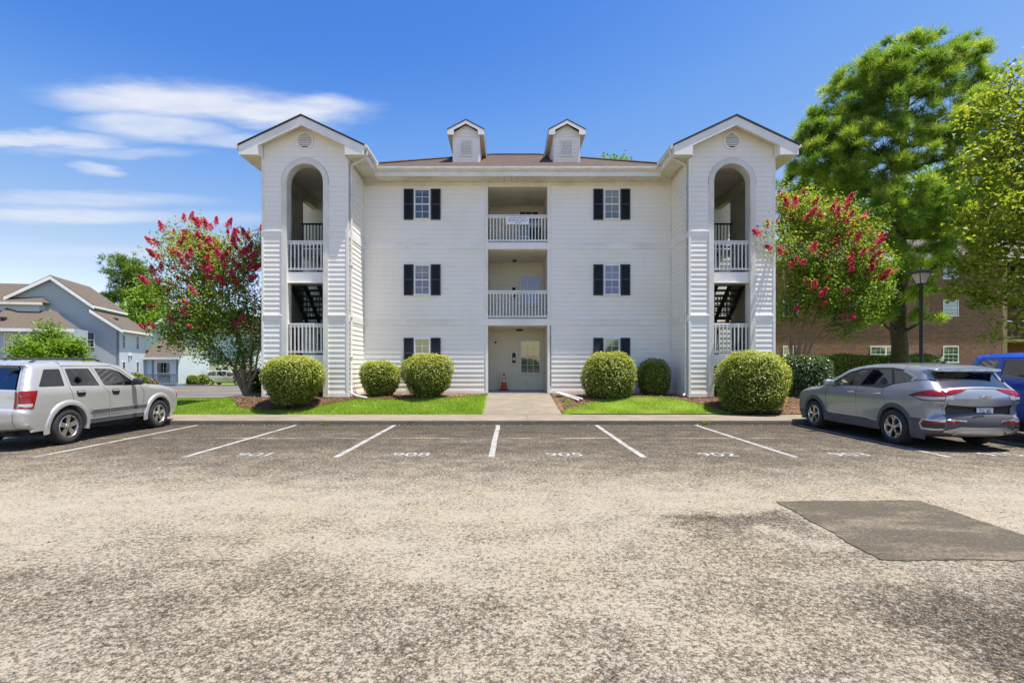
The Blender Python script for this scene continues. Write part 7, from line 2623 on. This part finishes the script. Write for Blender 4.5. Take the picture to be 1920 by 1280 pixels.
# grey-blue house with the big gable; local u runs left to right along the gable wall, right corner at u=0
rotA = math.atan2(.307, 1)
OA = at(222, 700, 50.0)
zA = -.45
hA = House('gabled_house', 'blue grey sided house with tall gable left of the flowering tree', (OA.x, 50.0, zA), rotA)
g = lambda z: z - zA
outline = [(-8.4, 0), (0, 0), (0, g(5.3)), (-2.2, g(6.95)), (-2.2, g(7.45)), (-5.3, g(9.85)), (-8.4, g(8.05))]
hA.part('wall_core', 'blue_siding', lambda mb: mb.poly(outline, [], 'y', .02, 7.0))
def gab(mb):
    lap_poly(mb, [(-8.4, 0), (0, 0), (0, g(5.3)), (-8.4, g(5.3))], (0, 0.02, 0), (1, 0, 0), (0, -1, 0), .2)
    lap_poly(mb, [(-8.4, g(5.3)), (0, g(5.3)), (-2.2, g(6.95)), (-2.2, g(7.45)), (-5.3, g(9.85)), (-8.4, g(8.05))], (0, .02, 0), (1, 0, 0), (0, -1, 0), .2)
o = hA.part('gable_siding', 'blue_siding', gab)
o['kind'] = 'stuff'
o = hA.part('side_siding', 'pale_siding', lambda mb: lap_poly(mb, [(0.02, 0), (7, 0), (7, g(5.3)), (.02, g(5.3))], (0.0, 0, 0), (0, 1, 0), (1, 0, 0), .2))
o['kind'] = 'stuff'
hA.part('corner_board', 'deck_blue', lambda mb: mb.box(-.14, .03, -.04, .14, 0, g(5.25)))
def roofA(mb):
    slope(mb, (-5.3, -.4, g(10.05)), (-1.85, -.4, g(7.35)), (-1.85, 7.4, g(7.35)), (-5.3, 7.4, g(10.05)))
    slope(mb, (-5.3, -.4, g(10.05)), (-8.8, -.4, g(7.95)), (-8.8, 7.4, g(7.95)), (-5.3, 7.4, g(10.05)))
hA.part('roof', 'roof_tan', roofA)
hA.part('lower_roof', 'roof_tan', lambda mb: slope(mb, (-2.22, -.4, g(7.05)), (.5, -.4, g(5.1)), (.5, 7.4, g(5.1)), (-2.22, 7.4, g(7.05))))
def rakes(mb):
    for a, b in (((-5.3, 9.98), (-1.85, 7.28)), ((-5.3, 9.98), (-8.8, 7.88)), ((-2.22, 6.98), (.5, 5.03))):
        n = .34
        mb.add([(a[0], -.43, g(a[1])), (b[0], -.43, g(b[1])), (b[0], -.43, g(b[1]) - n), (a[0], -.43, g(a[1]) - n), (a[0], -.37, g(a[1])), (b[0], -.37, g(b[1])), (b[0], -.37, g(b[1]) - n), (a[0], -.37, g(a[1]) - n)], [(0, 1, 2, 3), (2, 3, 7, 6), (4, 5, 6, 7), (0, 3, 7, 4), (1, 2, 6, 5)])
    mb.box(.44, .52, -.4, 7.4, g(4.85), g(5.06))
    mb.box(-1.89, -1.81, -.4, 7.4, g(7.1), g(7.3))
hA.part('rake_board', 'trim', rakes)
hA.part('clerestory', 'pale_siding', lambda mb: mb.box(-2.22, -2.18, 0, 7, g(6.9), g(7.45)))
hA.part('roof_vent', 'dark_drip', lambda mb: mb.box(-1.2, -.9, 2.0, 2.5, g(6.15), g(6.35)))
hA.part('roof_vent', 'dark_drip', lambda mb: mb.box(-3.2, -2.9, 5.6, 6.0, g(8.0), g(8.2)))
hA.win(-2.45, g(3.3), g(4.75), .98, .0, back='curtain', cols=3, rows=2)
for v in (1.1, 4.6):
    for z0, z1 in ((3.25, 4.65), (.55, 1.95)):
        hA.win(.022, g(z0), g(z1), .72, v, side=R(90), back='dark_room')
hA.part('house_number', 'sign_white', lambda mb: mb.box(.03, .06, 2.2, 3.2, g(2.55), g(2.85)))
hA.part('house_number_bracket', 'dark_drip', lambda mb: mb.box(.03, .05, 2.35, 2.45, g(1.9), g(2.55)).box(.03, .05, 2.95, 3.05, g(2.1), g(2.55)))
# lower cross roof on its left, joining the next house
hA.part('side_wing_roof', 'roof_tan', lambda mb: (slope(mb, (-8.6, -.3, g(6.9)), (-8.6, -3.6, g(5.0)), (-4.6, -3.6, g(4.6)), (-4.9, -.3, g(5.7)))))
hA.part('outside_stair', 'deck_blue', lambda mb: (mb.add([(-4.2, -1.2, g(2.6)), (-1.2, -1.2, g(.4)), (-1.2, -1.2, g(.1)), (-4.2, -1.2, g(2.2)), (-4.2, -1.1, g(2.6)), (-1.2, -1.1, g(.4)), (-1.2, -1.1, g(.1)), (-4.2, -1.1, g(2.2))], [(0, 1, 2, 3), (4, 5, 6, 7), (0, 1, 5, 4), (2, 3, 7, 6)]), mb.tube([(-4.2, -1.15, g(3.5)), (-1.2, -1.15, g(1.3))], .05, 6), [mb.box(-4.2 + k * .3 - .03, -4.2 + k * .3 + .03, -1.18, -1.12, g(2.5 - k * .22), g(3.5 - k * .22)) for k in range(11)]))

# neighbour at the far left edge
OB = at(0, 700, 44.0)
hB = House('neighbour_house', 'pale blue house with two tan roofs at the left edge', (OB.x - 1.9, 44.0, zA - .35), rotA * .6)
hB.part('wall_core', 'blue_siding', lambda mb: mb.box(-9, 6.6, .02, 3.2, 0, g(5.2)))
o = hB.part('front_siding', 'blue_siding', lambda mb: lap_poly(mb, [(-9, 0), (6.6, 0), (6.6, g(5.2)), (-9, g(5.2))], (0, .02, 0), (1, 0, 0), (0, -1, 0), .2))
o['kind'] = 'stuff'
hB.part('lower_roof', 'roof_tan', lambda mb: slope(mb, (-9.5, -.5, g(5.15)), (7.6, -.5, g(5.15)), (3.9, 3.4, g(7.0)), (-9.5, 3.4, g(7.2))))
hB.part('upper_wall', 'pale_siding', lambda mb: mb.box(-9, 2.6, 3.2, 8, g(5.3), g(7.9)))
hB.part('upper_roof', 'roof_tan', lambda mb: (slope(mb, (-9.5, 2.8, g(7.75)), (3.1, 2.8, g(7.75)), (1.0, 6.4, g(9.9)), (-9.5, 6.4, g(9.9))), slope(mb, (3.1, 2.8, g(7.75)), (3.1, 9.5, g(7.75)), (1.0, 6.6, g(9.9)), (1.0, 6.4, g(9.9)))))
hB.part('fascia', 'trim', lambda mb: mb.box(-9.5, 7.6, -.56, -.50, g(4.85), g(5.13)).box(-9.5, 3.1, 2.72, 2.78, g(7.5), g(7.73)))
hB.part('porch_beam', 'trim', lambda mb: mb.box(-9, 4.4, -1.2, -.9, g(2.3), g(2.6)))
hB.part('porch_recess', 'tan_wood', lambda mb: mb.box(-9, 2.5, -.2, -.01, 0, g(2.3)))
hB.part('roof_vent', 'dark_drip', lambda mb: mb.box(.9, 1.3, .9, 1.3, g(6.0), g(6.2)))
hB.win(2.3, g(3.2), g(4.75), .66, 0, back='dark_room')
hB.win(4.9, g(3.2), g(4.75), .66, 0, back='dark_room')
hB.win(-.4, g(3.2), g(4.75), .66, 0, back='dark_room')

# one storey wing with a deck, right of the gabled house
OC = at(272, 712, 56.5)
zC = -.65
gc = lambda z: z - zC
hC = House('porch_cottage', 'low pale wing with tan roof and sliding door beside a railed deck', (OC.x, 56.5, zC), 0)
hC.part('wall', 'pale_siding', lambda mb: mb.box(0, 3.6, 0.02, 6, 0, gc(2.6)))
o = hC.part('front_siding', 'pale_siding', lambda mb: lap_poly(mb, [(0, 0), (3.6, 0), (3.6, gc(2.6)), (0, gc(2.6))], (0, .02, 0), (1, 0, 0), (0, -1, 0), .2))
o['kind'] = 'stuff'
for ua in (.75, 3.45):
    hC.part('corner_board', 'deck_blue', lambda mb: mb.box(ua, ua + .2, -.03, .02, 0, gc(2.6)))
hC.part('roof', 'roof_tan', lambda mb: slope(mb, (-.4, -.5, gc(2.45)), (4.1, -.5, gc(2.45)), (2.2, 4, gc(4.4)), (-.4, 4, gc(5.2))))
hC.part('fascia', 'trim', lambda mb: mb.box(-.4, 4.1, -.55, -.5, gc(2.2), gc(2.45)))
hC.part('roof_vent', 'dark_drip', lambda mb: mb.box(.7, 1.05, 1.0, 1.3, gc(3.55), gc(3.75)))
hC.win(2.05, gc(-.5), gc(1.9), 1.5, 0, back='dark_room', cols=2, rows=1, name='sliding_door')
dk = thing('deck', 'grey railed wooden deck in front of the low wing', 'deck', (OC.x + 2.9, 54.6, zC))
MB().box(-2.6, 2.4, -.9, 1.8, 0, .25).build('deck_floor', M['deck_blue'], dk, world=False)
MB().box(-2.6, 2.4, -.92, -.84, 1.2, 1.3).box(-2.6, 2.4, -.92, -.84, .35, .43).build('top_rail', M['deck_blue'], dk, world=False)
bm = MB().box(-.03, .03, -.90, -.86, .26, 1.2).mesh('baluster')
bm.materials.append(M['deck_blue'])
for i in range(30):
    o = bpy.data.objects.new('baluster', bm)
    COL.objects.link(o)
    o.parent = dk
    o.location = (-2.55 + i * .17, 0, 0)

# the white block with stairs behind the flowering tree
OD = at(270, 700, 72.0)
zD = -.9
gd = lambda z: z - zD
hD = House('white_house', 'pale two storey house with gable and outside stair behind the flowering tree', (OD.x, 72.0, zD), 0)
hD.part('wall_core', 'pale_siding', lambda mb: mb.box(0, 15.5, .02, 9, 0, gd(6.2)))
o = hD.part('front_siding', 'pale_siding', lambda mb: lap_poly(mb, [(0, 0), (8.4, 0), (8.4, gd(6.2)), (4.1, gd(8.7)), (0, gd(6.2))], (0, .02, 0), (1, 0, 0), (0, -1, 0), .22))
o['kind'] = 'stuff'
hD.part('gable_core', 'pale_siding', lambda mb: mb.prism([(0, gd(6.2)), (8.4, gd(6.2)), (4.2, gd(8.8))], 'y', .02, 9))
hD.part('roof', 'roof_tan', lambda mb: (slope(mb, (4.2, -.5, gd(9.1)), (-.6, -.5, gd(6.1)), (-.6, 9.5, gd(6.1)), (4.2, 9.5, gd(9.1))), slope(mb, (4.2, -.5, gd(9.1)), (9.0, -.5, gd(6.1)), (9.0, 9.5, gd(6.1)), (4.2, 9.5, gd(9.1))), slope(mb, (8.4, -.5, gd(6.1)), (16.5, -.5, gd(6.1)), (16.5, 5, gd(8.6)), (8.4, 5, gd(8.6)))))
hD.part('rake_board', 'trim', lambda mb: [mb.add([(4.2, -.54, gd(8.95)), (x_, -.54, gd(5.95)), (x_, -.54, gd(5.55)), (4.2, -.54, gd(8.5))], [(0, 1, 2, 3)]) for x_ in (-.6, 9.0)])
hD.part('balcony_front', 'recess_siding', lambda mb: mb.box(5.2, 9.6, -1.6, -1.4, gd(1.9), gd(4.0)))
hD.part('balcony_post', 'trim', lambda mb: mb.box(5.0, 5.3, -1.65, -1.35, 0, gd(6.0)))
hD.part('balcony_post', 'trim', lambda mb: mb.box(9.5, 9.8, -1.65, -1.35, 0, gd(6.0)))
hD.part('ground_wall', 'recess_siding', lambda mb: mb.box(5.3, 15.4, -.12, -.02, 0, gd(1.9)))
hD.part('blue_panel', 'deck_blue', lambda mb: mb.box(9.9, 11.9, -1.5, -1.3, gd(1.6), gd(2.6)))
for u in (6.7, 8.6, 10.6, 11.6):
    hD.win(u, gd(-.3), gd(1.2), .9, -.14, back='dark_room')
hD.win(2.0, gd(3.3), gd(4.8), 1.0, 0, back='dark_room')
hD.part('outside_stair', 'trim', lambda mb: (mb.add([(1.5, -1.5, gd(2.6)), (5.0, -1.5, gd(-.4)), (5.0, -1.5, gd(-.8)), (1.5, -1.5, gd(2.2))], [(0, 1, 2, 3)]), mb.tube([(1.5, -1.5, gd(3.5)), (5.0, -1.5, gd(.5))], .05, 6)))

# low shrubs along the far kerb
GS = 'low shrubs along the houses'
for (lb, px, D, w, y0, y1, mt) in (('yellow green shrub at the gabled house corner', 252, 47, 26, 698, 722, 'hedge_leaf'), ('small yellow green shrub right of another at the house corner', 270, 46, 16, 706, 722, 'hedge_leaf'), ('reddish brown shrub left of the deck', 286, 47, 17, 710, 722, 'straw'),
                                   ('yellow green shrub right of the deck', 361, 56, 20, 703, 718, 'hedge_leaf'), ('low bright shrub between the deck and the minivan', 380, 58, 22, 702, 715, 'hedge_leaf')):
    bush(lb, px, D, w, y0, y1, M[mt], PR_ROUND, 1600, seed=int(px), cat='shrub', name='shrub', leaf=(.16, .11), amp=.08)
